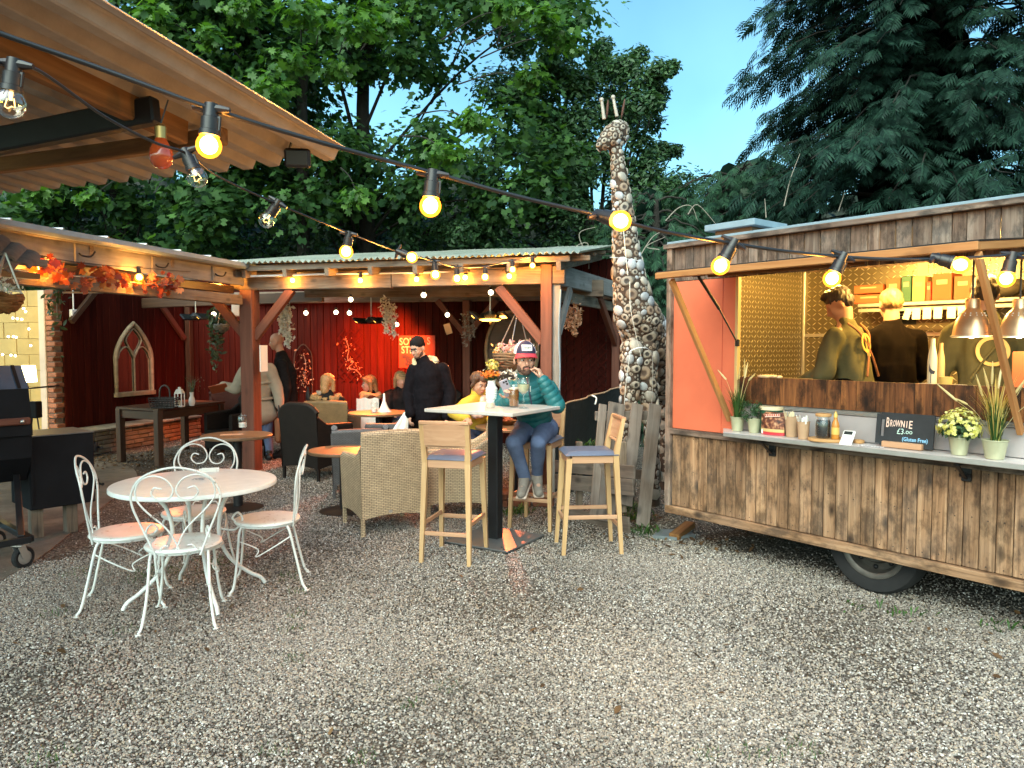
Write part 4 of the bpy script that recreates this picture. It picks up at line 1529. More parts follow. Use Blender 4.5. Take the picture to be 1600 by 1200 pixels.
reed_plant('pale pot of yellow straw grass and seed heads by the right prop', 1555, -.12, 36, 30, 130,
           [(-22, 70, 36, -.3, 1), (-14, 82, 34, -.25, 1), (-6, 90, 36, .0, 1), (4, 84, 36, .1, 1), (10, 95, 40, -.1, 1), (-58, 60, 46, -.75, .65), (24, 76, 30, .5, .9), (40, 60, 36, .8, .6), (34, 92, 20, .5, .9), (-40, 56, 20, -.8, .4)], True)
def green_pot():
 c = cpos(1178, -.08)
 k = sc(c)
 t = pot('potted_plant', 'small pale pot of bushy dark green herbs', c, 20 * k * .38, 20 * k * .52, 22 * k, 'potted plant')
 cs = [np.array(c + Z_ * (.11 + .03 * (i % 4)) + U_ * random.uniform(-.06, .06) + V_ * random.uniform(-.05, .05)) for i in range(14)]
 C, N = clumps(cs, [.035] * 14, [45] * 14, .9, .3)
 o = leaf_cloud('leaves', C, N, .017 * (.6 + .7 * rng.random(len(C))), OVAL, M['potleaf'], t)
 o['kind'] = 'stuff'
green_pot()
def flower_pot():
 c = cpos(1499, -.11)
 k = sc(c)
 t = pot('potted_flowers', 'pale pot of clustered cream yellow flowers beside the chalkboard', c, 30 * k * .36, 30 * k * .5, 28 * k, 'potted plant')
 top = c + Z_ * (28 * k)
 d = rng.normal(size=(260, 3))
 d /= np.linalg.norm(d, axis=1, keepdims=True)
 d[:, 2] = np.abs(d[:, 2])
 C = np.array(top) + np.array([0, 0, .01]) + d * np.array([31 * k, 31 * k, 42 * k]) * (.86 + .2 * rng.random((260, 1)))
 o = leaf_cloud('petals', C, d + rng.normal(size=d.shape) * .3, .028 * (.6 + .6 * rng.random(260)), MAPLE, M['floweryellow'], t)
 o['kind'] = 'stuff'
 C = np.array(top) + d * np.array([29 * k, 29 * k, 30 * k]) * (.5 + .5 * rng.random((260, 1)))
 o = leaf_cloud('leaves', C, d + rng.normal(size=d.shape) * .4, .034 * (.6 + .6 * rng.random(260)), OVAL, M['potleaf'], t)
 o['kind'] = 'stuff'
flower_pot()
def counter_bits():
 # printed pouch of snacks
 c = cpos(1207, -.10)
 k = sc(c)
 w_, h = 40 * k, 36 * k
 t = thing('snack_pouch', 'red printed food pouch standing between the herb pot and the kraft cups', 'food packet', c)
 rows = []
 for j in range(9):
  z = h * j / 8
  th = .030 * math.sin(math.pi * (.15 + .8 * (1 - j / 8)) * .62) + .002
  rows.append([T(0, 0) * 0 + c + U_ * (w_ * (i / 8 - .5)) - V_ * (th * math.sin(math.pi * (i / 8) * .94 + .09)) + Z_ * z for i in range(9)])
 m, nt, b = newmat('pouch print')
 tc = nd(nt, 'TexCoord').outputs['Object']
 z = nd(nt, 'SeparateXYZ', {0: tc}).outputs[2]
 zz = nd(nt, 'MapRange', {'Value': z, 1: CZ, 2: CZ + h}).outputs[0]
 n = nd(nt, 'TexNoise', {'Vector': tc, 'Scale': 38, 'Detail': 3}).outputs[0]
 pic = ramp(nt, n, [(.35, (.03, .01, .008)), (.5, (.13, .035, .02)), (.6, (.35, .14, .07)), (.72, (.55, .36, .2))])
 band = ramp(nt, zz, [(0, (.50, .05, .07)), (.13, (.48, .02, .03)), (.14, (.55, .40, .16)), (.26, (.58, .42, .18)), (.28, (.2, .05, .03))], 'LINEAR')
 col = mixc(nt, ramp(nt, zz, [(.26, 0.0), (.30, 1.0)]), band, pic)
 L_(nt, col, b.inputs['Base Color'])
 b.inputs['Roughness'].default_value = .3
 obj('pouch', MB().grid(rows).grid([[p + V_ * .004 for p in rw][::-1] for rw in [[c + U_ * (w_ * (i / 8 - .5)) + Z_ * (h * j / 8) for i in range(9)] for j in range(9)]]), m, t, smooth=60)
 # logo ribbon drawn as a pale slanted band with red letters-like marks
 mb = MB()
 mb.box(c + U_ * .012 - V_ * .026 + Z_ * (h * .86), (w_ * .66, .002, h * .13), RT @ MX.Rotation(-.10, 3, 'Y'), .0005)
 lg = obj('logo_band', mb, M['chalk_pink'], t)
 mb = MB()
 for q in range(7):
  mb.box(c + U_ * (.012 - w_ * .29 + w_ * .095 * q) - V_ * .0275 + Z_ * (h * (.845 + .010 * q)), (w_ * .05, .001, h * .08), RT, 0)
 obj('logo_marks', mb, M['card_r'], t)
 obj('info_label', MB().box(c - U_ * (w_ * .37) - V_ * .012 + Z_ * (h * .12), (w_ * .16, .002, h * .18), RT, .0004), M['paper'], t)
 # green tub behind
 c2 = cpos(1204, -.03)
 t2 = thing('food_tub', 'dark green tub with a cream lid behind the printed pouch', 'tub', c2)
 obj('tub', MB().lathe([(0, 0), (.07, 0), (.078, .165), (0, .165)], 24, MX.Translation(c2)), M['card_g'], t2, smooth=40)
 obj('lid', MB().lathe([(0, .19), (.080, .19), (.084, .185), (.084, .166), (0, .166)], 24, MX.Translation(c2)), M['cardcream'], t2, smooth=40)
 # cup holders with wooden cutlery
 for (x, v, rad, h, lab, mt) in ((1237, -.09, .046, .135, 'taller kraft cup crammed with wooden cutlery', 'kraft'), (1255, -.15, .040, .115, 'shorter kraft cup with paper sachets and sticks', 'kraft')):
  c = cpos(x, v)
  t = thing('paper_cup', lab, 'cup', c, 0, 'kraft cups on the counter')
  prof = [(0, .002), (rad * .8, 0), (rad, h), (rad + .002, h + .002), (rad - .003, h), (rad * .8, .008), (0, .008)]
  obj('cup', MB().lathe(prof, 20, MX.Translation(c)), M[mt], t, smooth=40)
  r = random.Random(x)
  mb = MB()
  for q in range(12):
   a = r.random() * 6.28
   e = V((math.cos(a), math.sin(a), 0))
   p0 = c + e * .02 + Z_ * .02
   p1 = c + e * rad * r.uniform(.5, 1.25) + Z_ * (h + r.uniform(.02, .045))
   mb.bar(p0, p1, .010, .0016, up=e)
  obj('cutlery', mb, M['cardcream'] if x == 1237 else M['paper'], t)['kind'] = 'stuff'
 # slice of wood board
 c = G(1298, 689, CZ)
 t = obj('wooden_board', MB().lathe([(0, 0), (.12, 0), (.125, .004), (.125, .016), (.12, .02), (0, .02)], 32, MX.Translation(c) @ MX.Diagonal((1.15, .85, 1, 1)).to_4x4()), M['cork'], smooth=35)
 tag(t, 'round bark edged wooden board under the jar and bottle', 'board')
 bz = CZ + .021
 c = G(1286, 684, bz)
 t = thing('glass_jar', 'clear jar of dark sweets with a cork lid', 'jar', c)
 obj('filling', MB().lathe([(0, .004), (.042, .004), (.046, .02), (.046, .10), (.040, .112), (0, .112)], 20, MX.Translation(c)), M['jarfill'], t, smooth=60)
 obj('glass', MB().lathe([(0, .001), (.046, 0), (.050, .012), (.050, .115), (.044, .130), (.044, .140)], 24, MX.Translation(c)), M['clearglass'], t, smooth=60)
 obj('lid', MB().lathe([(0, .138), (.047, .138), (.049, .142), (.049, .153), (.046, .157), (0, .157)], 24, MX.Translation(c)), M['cork'], t, smooth=40)
 c = G(1305, 686, bz)
 t = thing('sauce_bottle', 'amber sauce bottle with a yellow cap beside the jar', 'bottle', c)
 obj('bottle', MB().lathe([(0, 0), (.022, 0), (.024, .006), (.024, .085), (.020, .105), (.011, .125), (.011, .14), (0, .14)], 20, MX.Translation(c)), M['sauce'], t, smooth=50)
 obj('label', MB().lathe([(.0246, .03), (.0246, .075)], 20, MX.Translation(c)), M['yellowcap'], t, smooth=60)
 obj('cap', MB().lathe([(.0125, .138), (.0125, .155), (.008, .162), (.005, .175), (0, .176)], 16, MX.Translation(c)), M['yellowcap'], t, smooth=50)
 # card reader
 c = G(1324, 690, CZ + .012)
 t = thing('card_reader', 'white card payment reader propped on the wooden board', 'card reader', c)
 Mr = MX.Translation(c + Z_ * .022) @ RT.to_4x4() @ MX.Rotation(.1, 4, 'Z') @ MX.Rotation(R_(48), 4, 'X')
 obj('body', MB().box((0, 0, 0), (.075, .115, .022), None, .008).add([], []), M['terminal'], None)
 o = bpy.data.objects['body']
 o.parent = t
 o.matrix_basis = wm(t).inverted() @ Mr
 WM[o.name] = Mr
 mb = MB().box((0, .032, .0115), (.052, .026, .002), None, .001)
 put('display', mesh_of(mb, 'display', M['screen']), Mr, t)
 mb = MB()
 for i in range(3):
  for j in range(4):
   mb.box(((i - 1) * .017, .006 - j * .013, .0118), (.011, .007, .0015), None, .0005)
 put('keypad', mesh_of(mb, 'keypad', M['chalk_green']), Mr, t)['kind'] = 'stuff'
 c = G(1342, 692, CZ)
 t = obj('kraft_ring', MB().lathe([(.02, 0), (.032, 0), (.034, .018), (.024, .02), (.02, 0)], 18, MX.Translation(c)), M['cork'], smooth=40)
 tag(t, 'small brown cork coaster ring next to the card reader', 'coaster')
 c = G(1362, 697, CZ + .001)
 m, nt, b = newmat('leaflet print')
 tcv = objco(nt, False, (1, 1, 1))
 n = nd(nt, 'TexNoise', {'Vector': tcv, 'Scale': 120, 'Detail': 2}).outputs[0]
 L_(nt, ramp(nt, n, [(.40, (.12, .12, .16)), (.48, (.74, .70, .72))]), b.inputs['Base Color'])
 t = obj('leaflet', MB().box(c, (.15, .07, .0012), RT @ MX.Rotation(.12, 3, 'Z'), 0), m)
 tag(t, 'white printed leaflet lying flat left of the chalkboard', 'leaflet')
counter_bits()
def chalkboard():
 v0 = -.085
 u0, _ = tp(1369, 680, v0)
 u1, _ = tp(1460, 680, v0)
 z1 = tp(1369, 643, v0)[1]
 h = z1 - CZ - .008
 w_ = u1 - u0
 c = T((u0 + u1) / 2, v0, CZ)
 t = thing('chalkboard_sign', 'black chalkboard reading BROWNIE £3.00 in a pale wooden stand', 'chalkboard', c)
 tilt = MX.Rotation(R_(-7), 4, 'X')
 Mb = MX.Translation(c + Z_ * .008 - V_ * .012) @ RT.to_4x4() @ tilt
 # board outline with rounded left corners and a slot handle
 hx = w_ / 2
 sx0, sx1, sy0, sy1 = -hx + w_ * .085, -hx + w_ * .145, h * .28, h * .78
 mb = MB()
 def bxx(x0, x1, y0, y1):
  mb.box(((x0 + x1) / 2, 0, (y0 + y1) / 2), (x1 - x0, .012, y1 - y0), None, .001)
 bxx(-hx, sx0, .01, h - .01)
 bxx(sx0 - .001, sx1 + .001, 0, sy0)
 bxx(sx0 - .001, sx1 + .001, sy1, h)
 bxx(sx1, hx, 0, h)
 put('board', mesh_of(mb, 'board', M['chalk']), Mb, t)
 def txt(name, body, x, y, size, mat, rot=0, sx=1.0, off=.0006):
  text_mesh(name, body, size, mat, Mb @ MX.Translation((-hx + w_ * x, -.0072, h * y)) @ MX.Rotation(math.pi / 2, 4, 'X') @ MX.Rotation(rot, 4, 'Z'), t, .0004, sx, off)
 for ch, xs, sz, sx, dy in (('B', .175, .42, .42, .56), ('R', .245, .29, .48, .585), ('O', .300, .25, .38, .60), ('W', .345, .28, .50, .595), ('N', .435, .28, .56, .59), ('I', .525, .28, .7, .585), ('E', .570, .33, .68, .565)):
  txt('lettering', ch, xs, dy, h * sz, M['chalk_pink'], -.02, sx, .0007)
 txt('price', '£3', .375, .38, h * .24, M['chalk_green'], -.02, .85, .0002)
 txt('price', '.oo', .505, .40, h * .20, M['chalk_green'], 0, .9, .0002)
 txt('note', '(Gluten Free)', .475, .185, h * .165, M['chalk_blue'], 0.0, .80, .0005)
 c2 = T((tp(1381, 690, -.10)[0] + tp(1443, 690, -.10)[0]) / 2, -.115, CZ + .019)
 timber('stand', c2 - U_ * w_ * .34, c2 + U_ * w_ * .34, .035, .036, M['oak'], t)
 timber('stand', c2 - U_ * w_ * .34 + V_ * .064, c2 + U_ * w_ * .34 + V_ * .064, .03, .036, M['oak'], t)
chalkboard()
# ------------------------------------------------------------------ inside the trailer
def inside():
 us, zs = tp(1340, 475, 1.62)
 vb = 1.74
 def carton(x0, x1, ytop, mat, label, name='carton', dep=.2, dz=0, v=vb):
  u0, _ = tp(x0, 450, v - dep / 2)
  u1, z1 = tp(x1, ytop, v - dep / 2)
  z0 = zs + .002 + dz
  t = thing(name, label, 'carton', T((u0 + u1) / 2, v, z0), 0, 'cartons on the trailer shelf')
  obj('box', MB().box(T((u0 + u1) / 2, v, (z0 + z1) / 2), (u1 - u0 - .004, dep, z1 - z0), RT, .003), M[mat], t)
  obj('print_panel', MB().box(T((u0 + u1) / 2, v - dep / 2 - .001, z0 + (z1 - z0) * .68), ((u1 - u0) * .55, .001, (z1 - z0) * .18), RT, 0), M['kraft'], t)
  return t, u0, u1, z0, z1
 carton(1334, 1382, 459, 'card_o', 'long low orange carton, bottom of the stack at the shelf left end')
 carton(1334, 1380, 444, 'card_o', 'long low orange carton, top of the stack at the shelf left end', dz=.085)
 carton(1384, 1407, 434, 'card_b', 'brown carton left of the green one on the shelf')
 carton(1408, 1424, 431, 'card_g', 'narrow green carton standing on the shelf')
 carton(1425, 1446, 431, 'card_y', 'cream carton with small print right of the green one')
 carton(1447, 1455, 440, 'card_r', 'slim red carton between cream and large orange cartons')
 carton(1456, 1488, 426, 'card_o', 'largest orange carton in the middle of the shelf')
 carton(1490, 1519, 430, 'card_b', 'wide brown carton at the right of the orange ones')
 # small stack of plates of meat, bag at the right of the shelf
 u0, z0 = tp(1555, 460, vb)
 t = thing('sack', 'dark crumpled sack lying at the right of the shelf', 'sack', T(u0, vb, zs))
 mb = MB()
 r = random.Random(4)
 for q in range(7):
  mb.ell(T(u0 + r.uniform(-.12, .14), vb + r.uniform(-.05, .05), zs + .05 + r.random() * .05), (.09, .09, .055), None, 10, 7)
 obj('cloth', mb, M['rattanplain'], t, smooth=60)
 # tickets clipped to the rail
 for k, x in enumerate((1418, 1432, 1449, 1466, 1487, 1504)):
  u, z = tp(x, 473, 1.585)
  w_ = .062 if k else .05
  zt = zs - .055
  mb = MB().box(T(u, 1.585, zt - .045), (w_, .0012, .09), RT @ MX.Rotation(.3 if k == 0 else r.uniform(-.04, .04), 3, 'Y'), 0)
  t = obj('order_ticket', mb, M['paper'])
  lab = ['leftmost order ticket hanging tilted from the rail', 'second order ticket from the left on the rail', 'third order ticket from the left on the rail', 'fourth order ticket from the left on the rail', 'fifth order ticket from the left on the rail', 'rightmost order ticket beside the heat lamp'][k]
  tag(t, lab, 'ticket', 'order tickets on the rail')
 u, z = tp(1417, 496, DEP - .025)
 t = thing('wall_notice', 'small black notice with white print on the tread plate wall', 'notice', T(u, DEP - .025, z))
 obj('panel', MB().box(T(u, DEP - .024, z), (.15, .006, .12), RT, .001), M['chalk'], t)
 mb = MB()
 for q in range(3):
  mb.box(T(u - .01, DEP - .028, z + .03 - q * .022), (.10 - q * .02, .001, .008), RT, 0)
 obj('print_lines', mb, M['paper'], t)
 u, z = tp(1442, 421, DEP - .025)
 t = obj('pinned_sheet', MB().box(T(u, DEP - .024, z), (.085, .002, .11), RT, 0), M['cardcream'])
 tag(t, 'pale paper sheet pinned high on the tread plate wall', 'paper sheet')
 # heat lamps
 for k, (x, lab) in enumerate(((1518, 'copper coloured heat lamp dome hanging left of the prop'), (1592, 'copper coloured heat lamp dome cut by the right edge'))):
  v = .30
  u, zb = tp(x, 526, v)
  c = T(u, v, zb)
  t = thing('heat_lamp', lab, 'heat lamp', c, 0, 'heat lamps over the pass')
  kk = c.y / 1150
  Rb, H = 27.5 * kk, 44 * kk
  prof = [(Rb, 0), (Rb * .98, .006), (Rb * .93, H * .25), (Rb * .82, H * .55), (Rb * .62, H * .8), (Rb * .38, H * .97), (Rb * .36, H * 1.02), (Rb * .36, H * 1.32), (Rb * .33, H * 1.34), (0, H * 1.34)]
  sh = obj('shade', MB().lathe(prof, 32, MX.Translation(c)), M['copper'], t, smooth=40)
  obj('rim', MB().lathe([(Rb, -.003), (Rb + .006, 0), (Rb + .006, .006), (Rb, .007), (Rb, -.003)], 32, MX.Translation(c)), M['alu'], sh, smooth=60)
  mb = MB()
  for q in range(14):
   a = q * 2 * math.pi / 14
   for zz, rf in ((.82, .615), (.74, .69)):
    mb.ell(c + V((Rb * rf * math.cos(a), Rb * rf * math.sin(a), H * zz)), (.004, .004, .004), None, 6, 5)
  obj('vent_holes', mb, M['paper'], sh)['kind'] = 'stuff'
  obj('bulb', MB().ell(c + Z_ * .03, (.035, .035, .04), None, 14, 10), M['litwhite'], t, smooth=180)
  obj('cord', MB().tube([c + Z_ * H * 1.33, c + Z_ * (2.3 - c.z)], .006, 6), M['bakelite'], t)
  lamp_light('heat_lamp_glow', c + Z_ * -.012, 5, (1, .66, .25), .03, t)
 # bottles and trays on the work top
 wz = 1.326
 for (x, v, yt, rad, mat, lab, motif) in ((1458, .30, 529, .026, 'cardcream', 'cream bottle with a dark bird-like motif on the work top', True), (1471, .36, 536, .022, 'card_y', 'plain yellow bottle behind the cream one', False)):
  u, zt = tp(x, yt, v)
  c = T(u, v, wz)
  h = zt - wz
  t = thing('squeeze_bottle', lab, 'bottle', c)
  obj('bottle', MB().lathe([(0, 0), (rad, 0), (rad * 1.05, .01), (rad * 1.05, h * .55), (rad * .9, h * .7), (rad * .5, h * .86), (rad * .5, h), (0, h)], 20, MX.Translation(c)), M[mat], t, smooth=45)
  if motif:
   d = (CAM - c)
   d.z = 0
   d.normalize()
   rt = Z_.cross(d)
   mb = MB()
   f = c + d * (rad * 1.08)
   mb.add([f + rt * q[0] + Z_ * (h * q[1]) for q in ((-.018, .52), (-.010, .42), (.002, .38), (.018, .36), (.012, .30), (-.008, .31), (-.017, .36))], [tuple(range(7))])
   mb.add([f + rt * q[0] + Z_ * (h * q[1]) for q in ((-.008, .31), (-.004, .31), (-.006, .08), (-.009, .08))], [(0, 1, 2, 3)])
   obj('motif', mb, M['print'], t)
 u, _ = tp(1478, 590, .2)
 c = T(u, .2, wz)
 t = obj('sauce_tub', MB().lathe([(0, 0), (.03, 0), (.038, .085), (.034, .085), (.028, .008), (0, .008)], 16, MX.Translation(c)), M['yellowcap'], smooth=40)
 tag(t, 'open yellow tub beside the tray on the pass', 'tub')
 u, _ = tp(1462, 590, .12)
 c = T(u, .16, wz)
 t = thing('metal_tray', 'shallow steel tray on the pass below the cream bottle', 'tray', c)
 mb = MB()
 for (du, dv, su, sv) in ((0, 0, .26, .16),):
  mb.box(c + Z_ * .012, (su, sv, .004), RT, .001)
  for s in (-1, 1):
   mb.box(c + U_ * s * su / 2 + Z_ * .024, (.004, sv, .03), RT, .001)
   mb.box(c + V_ * s * sv / 2 + Z_ * .024, (su, .004, .03), RT, .001)
 obj('tray', mb, M['alu'], t)
 u, _ = tp(1218, 585, .25)
 c = T(u, .25, wz)
 t = thing('serving_board', 'dark board of sliced food at the left of the pass', 'serving board', c)
 obj('board', MB().box(c + Z_ * .02, (.42, .2, .035), RT, .004), M['darkwood'], t)
 mb = MB()
 r = random.Random(8)
 for q in range(16):
  mb.ell(c + U_ * r.uniform(-.14, .02) + V_ * r.uniform(-.06, .06) + Z_ * .045, (.026, .02, .012), None, 8, 6)
 obj('food', mb, M['cardcream'], t, smooth=60)['kind'] = 'stuff'
 u, _ = tp(1593, 560, .5)
 z1 = tp(1593, 549, .5)[1]
 t = obj('red_canister', MB().box(T(u + .04, .5, (wz + z1) / 2), (.12, .12, z1 - wz), RT, .006), M['card_o'])
 tag(t, 'orange-red canister at the right end of the pass', 'canister')
 # strip lamp under the ceiling
 t = thing('ceiling_lamp', 'warm batten lamp under the trailer ceiling', 'lamp', T(1.3, 1.0, 2.30))
 obj('housing', MB().box(T(1.3, 1.0, 2.295), (1.2, .08, .03), RT, .004), M['terminal'], t)
 obj('tube', MB().tube([T(.75, 1.0, 2.27), T(1.85, 1.0, 2.27)], .014, 8), M['litwhite'], t, smooth=180)
 for u in (.8, 1.4, 2.0):
  lamp_light('trailer_glow', T(u, 1.0, 2.235), 34, (1.0, .60, .15), .06, t)
M['rattanplain'] = plain('dark cloth', (.05, .04, .03), .9, 0, .3)
def lamp_light(name, p, energy, col, rad, parent=None):
 l = bpy.data.lights.new(name, 'POINT')
 l.energy = energy
 l.color = col
 l.shadow_soft_size = rad
 o = bpy.data.objects.new(name, l)
 COL.objects.link(o)
 Mw = MX.Translation(p)
 if parent is not None:
  o.parent = parent
  o.matrix_basis = wm(parent).inverted() @ Mw
 else:
  o.matrix_basis = Mw
 WM[o.name] = Mw
 return o
inside()
# ------------------------------------------------------------------ corrugated canopy, top left
def canopy():
 tip = D(537, 241, 4.6)
 ex = V((-.93, .365, 0)).normalized()
 ey = V((-.34, -1, .075)).normalized()
 t = thing('corrugated_canopy', 'corrugated canopy roof on heavy timbers at the top left corner', 'canopy', V((-4.2, 4.5, 0)))
 for k in range(3):
  w_ = 1.15
  obj('roof_sheet', corr(tip + ex * (k * 1.1) + V((0, 0, .006 * k)), ex, ey, w_, 4.6, .21, .030, .006, 20, 2.4), M['canopysheet'], t, smooth=25)
 nz = V((0, 0, 1))
 p = tip - ex * .012 + nz * .028
 timber('verge_trim', p + ey * .02, p + ey * 4.6, .05, .008, M['alu'], t)
 # timbers below the sheets
 def at(u, v, dz):
  return tip + ex * u + ey * v - nz * dz
 e = D(288, 205, 4.05)
 timber('rafter', e, e + ey * 3.6, .07, .15, M['canopybeam'], t, b=.01)
 e2 = at(.05, .62, .085)
 timber('purlin', at(.30, .72, .10), at(3.4, .72, .10), .06, .09, M['canopybeam'], t, b=.008)
 q0, q1 = D(245, 172, 3.7), D(-40, 232, 3.9)
 timber('purlin', q0, q1 + ex * .4, .07, .13, M['blacksteel'], t, b=.01)
 timber('post', V((-4.5, 5.3, 0)), V((-4.5, 5.3, 2.75)), .14, .14, M['canopybeam'], t)
 # floodlight under the tip
 c = D(465, 247, 4.45)
 f = thing('floodlight', 'small black floodlight hanging under the canopy tip, switched off', 'floodlight', c)
 obj('housing', MB().box(c, (.15, .06, .11), MX.Rotation(.15, 3, 'Z') @ MX.Rotation(.2, 3, 'X'), .012), M['blacksteel'], f)
 obj('bracket', MB().bar(c + V((-.05, 0, .05)), c + V((-.03, 0, .11)), .02, .008).bar(c + V((.05, 0, .05)), c + V((.03, 0, .11)), .02, .008).box(c + V((0, 0, .115)), (.09, .03, .012), None, .003).box(c + V((-.03, 0, .15)), (.05, .05, .07), None, .005), M['blacksteel'], f)
 obj('glass', MB().box(c + V((.004, -.036, -.006)), (.12, .006, .08), MX.Rotation(.15, 3, 'Z') @ MX.Rotation(.2, 3, 'X'), .002), M['screen'], f)
 # orange bulb on a hook under the rafter
 c = D(252, 240, 3.6)
 f = thing('orange_bulb', 'dark orange coloured bulb hanging unlit under the canopy rafter', 'bulb', c)
 obj('glass', MB().lathe([(0, -.075), (.028, -.068), (.048, -.045), (.056, -.012), (.05, .022), (.032, .055), (.024, .075)], 20, MX.Translation(c)), M['amberbulb'], f, smooth=180)
 obj('cap', MB().lathe([(.026, .07), (.028, .125), (.016, .14), (0, .14)], 16, MX.Translation(c)), M['brass'], f, smooth=40)
 obj('hanger', MB().tube([c + nz * .138, c + V((.03, .02, .26))], .004, 5), M['cable'], f)
canopy()
# ------------------------------------------------------------------ festoon strings
def amber_shell():
 m, nt, b = newmat('glowing bulb glass')
 out = nt.nodes['Material Output']
 tr = nd(nt, 'BsdfTransparent', {'Color': (1, .72, .30, 1)})
 em = nd(nt, 'Emission', {'Color': (1, .33, .025, 1), 'Strength': 1.0})
 ad = nd(nt, 'AddShader', {0: tr.outputs[0], 1: em.outputs[0]})
 L_(nt, ad.outputs[0], out.inputs[0])
 return m
M['shell'] = amber_shell()
M['core'] = emit('bulb core', (1.0, .72, .34), 14.0)
_fb = {}
def bulb_meshes(lit, r):
 k = (lit, round(r, 3))
 if k in _fb:
  return _fb[k]
 # local: cable clamp at origin, bulb hangs along -z
 hold = MB().lathe([(0, .014), (.016, .012), (.018, -.02), (.0215, -.022), (.0215, -.05), (.0245, -.052), (.0245, -.064), (.0, -.064)], 16)
 hold.tube([(-.045, 0, 0), (-.02, 0, 0), (0, 0, 0), (.02, 0, 0), (.045, 0, 0)], [.006, .011, .013, .011, .006], 8)
 hold.box((.021, 0, -.034), (.008, .008, .035), None, .001)
 zc = -.06 - r * .92
 gl = MB().lathe([(.0215, -.058), (.023, -.066)] + [(r * math.sin(a), zc + r * math.cos(a)) for a in [R_(q) for q in (46, 62, 80, 98, 116, 134, 152, 168)]] + [(.0, zc - r)], 20)
 core = MB().ell((0, 0, zc + r * .05), (r * .70, r * .70, r * .74), None, 12, 8) if lit else MB().tube([(-.008, 0, zc + .01), (-.012, 0, zc - .008), (-.004, 0, zc - .012), (.004, 0, zc - .006), (.012, 0, zc - .008), (.008, 0, zc + .012)], .0012, 5)
 if not lit:
  core.tube([(0, 0, -.06), (0, 0, zc + .008)], .004, 6)
 res = (mesh_of(hold, 'holder', M['bakelite'], 35), mesh_of(gl, 'glass', M['shell'] if lit else M['bulbglass'], 180), mesh_of(core, 'filament', M['core'] if lit else M['filament'], 180), zc)
 _fb[k] = res
 return res
def festoon_bulb(cp, bp, lit, r, label, energy, group):
 d = (cp - bp).normalized()
 side = V((1, 0, 0))
 y = d.cross(side).normalized()
 x = y.cross(d)
 Mw = MX((x, y, d)).transposed().to_4x4()
 Mw.translation = cp
 t = thing('festoon_bulb', label, 'bulb', cp, 0, group)
 h, g, f, zc = bulb_meshes(lit, r)
 put('holder', h, Mw, t)
 put('glass', g, Mw, t)
 put('filament', f, Mw, t)
 if lit and energy:
  lamp_light('bulb_glow', Mw @ V((0, 0, zc)), energy, (1.0, .50, .13), r * 1.12, t)
 return t
def festoon(label, pts, rad, name='festoon_cable'):
 P = catmull([D(x, y, Y) for x, y, Y in pts], 8)
 o = obj(name, MB().tube(P, rad, 7), M['cable'], smooth=60)
 tag(o, label, 'cable')
FE = 4.5
g1 = 'festoon bulbs on the nearest string'
festoon('black festoon cable, nearest string, running from the canopy across to the trailer awning',
  [(-60, 25, 1.55), (0, 52, 1.6), (160, 108, 1.7), (330, 170, 1.8), (500, 222, 1.92), (676, 270, 2.05), (810, 307, 2.12), (942, 338, 2.2), (1040, 362, 2.32), (1142, 380, 2.45), (1230, 393, 2.52), (1313, 401, 2.6), (1390, 405, 2.62), (1463, 405, 2.64), (1530, 402, 2.66), (1580, 398, 2.7), (1660, 390, 2.75)], .0062)
for (cx, cy, bx_, by, Y, lab) in ((330, 170, 327, 216, 1.8, 'lit festoon bulb hanging nearest, in front of the canopy edge'), (676, 272, 673, 314, 2.05, 'lit festoon bulb hanging straight against the trees in mid picture'),
                                  (936, 336, 960, 348, 2.2, 'lit festoon bulb tilted sideways across the giraffe neck'), (1146, 379, 1132, 404, 2.45, 'lit festoon bulb over the left end of the trailer fascia'),
                                  (1317, 400, 1305, 425, 2.6, 'lit festoon bulb above the head of the left cook'), (1460, 403, 1487, 416, 2.64, 'lit festoon bulb tilted sideways over the orange cartons'), (1581, 399, 1575, 424, 2.7, 'lit festoon bulb at the far right by the prop')):
 cp = D(cx, cy, Y)
 bp = D(bx_, by, Y)
 if abs(bx_ - cx) > 20:
  bp = bp - V((0, .05, 0))
 festoon_bulb(cp, bp, True, .030, lab, FE, g1)
g2 = 'festoon bulbs on the second string'
festoon('thin dark festoon cable, second string, sagging from the canopy down to the pergola post',
  [(-50, 80, 1.65), (5, 100, 1.75), (60, 110, 1.9), (160, 180, 2.15), (240, 222, 2.35), (292, 240, 2.5), (340, 275, 2.8), (432, 318, 3.2), (545, 364, 3.7), (618, 392, 4.5), (680, 408, 5.2), (716, 418, 5.8), (758, 416, 6.6), (800, 408, 7.4), (846, 398, 8.3)], .0045)
for (cx, cy, bx_, by, Y, lit, lab) in ((22, 100, 18, 140, 1.75, False, 'unlit clear festoon bulb at the far left under the canopy'), (290, 238, 301, 262, 2.5, False, 'unlit clear festoon bulb beside the dark orange one'),
                                       (434, 316, 421, 337, 3.2, False, 'clear festoon bulb against dark leaves right of the canopy'), (545, 365, 542, 386, 3.7, True, 'lit festoon bulb just above the corrugated pergola roof'),
                                       (622, 393, 636, 399, 4.5, True, 'lit festoon bulb tilted in front of the corrugated roof edge'), (678, 409, 680, 426, 5.2, True, 'larger lit festoon bulb in front of the beam joint'),
                                       (713, 417, 714, 432, 5.8, True, 'lit festoon bulb, left of a close pair on the beam'), (758, 417, 758, 435, 6.6, True, 'lit festoon bulb left of the diagonal brace'),
                                       (800, 407, 801, 422, 7.4, True, 'lit festoon bulb, upper of a close pair near the end post'), (832, 402, 832, 419, 8.1, True, 'lit festoon bulb beside the top of the end post')):
 festoon_bulb(D(cx, cy, Y), D(bx_, by, Y), lit, .034, lab, FE * (1.9 if cx < 740 else 4.5) if lit else 0, g2)
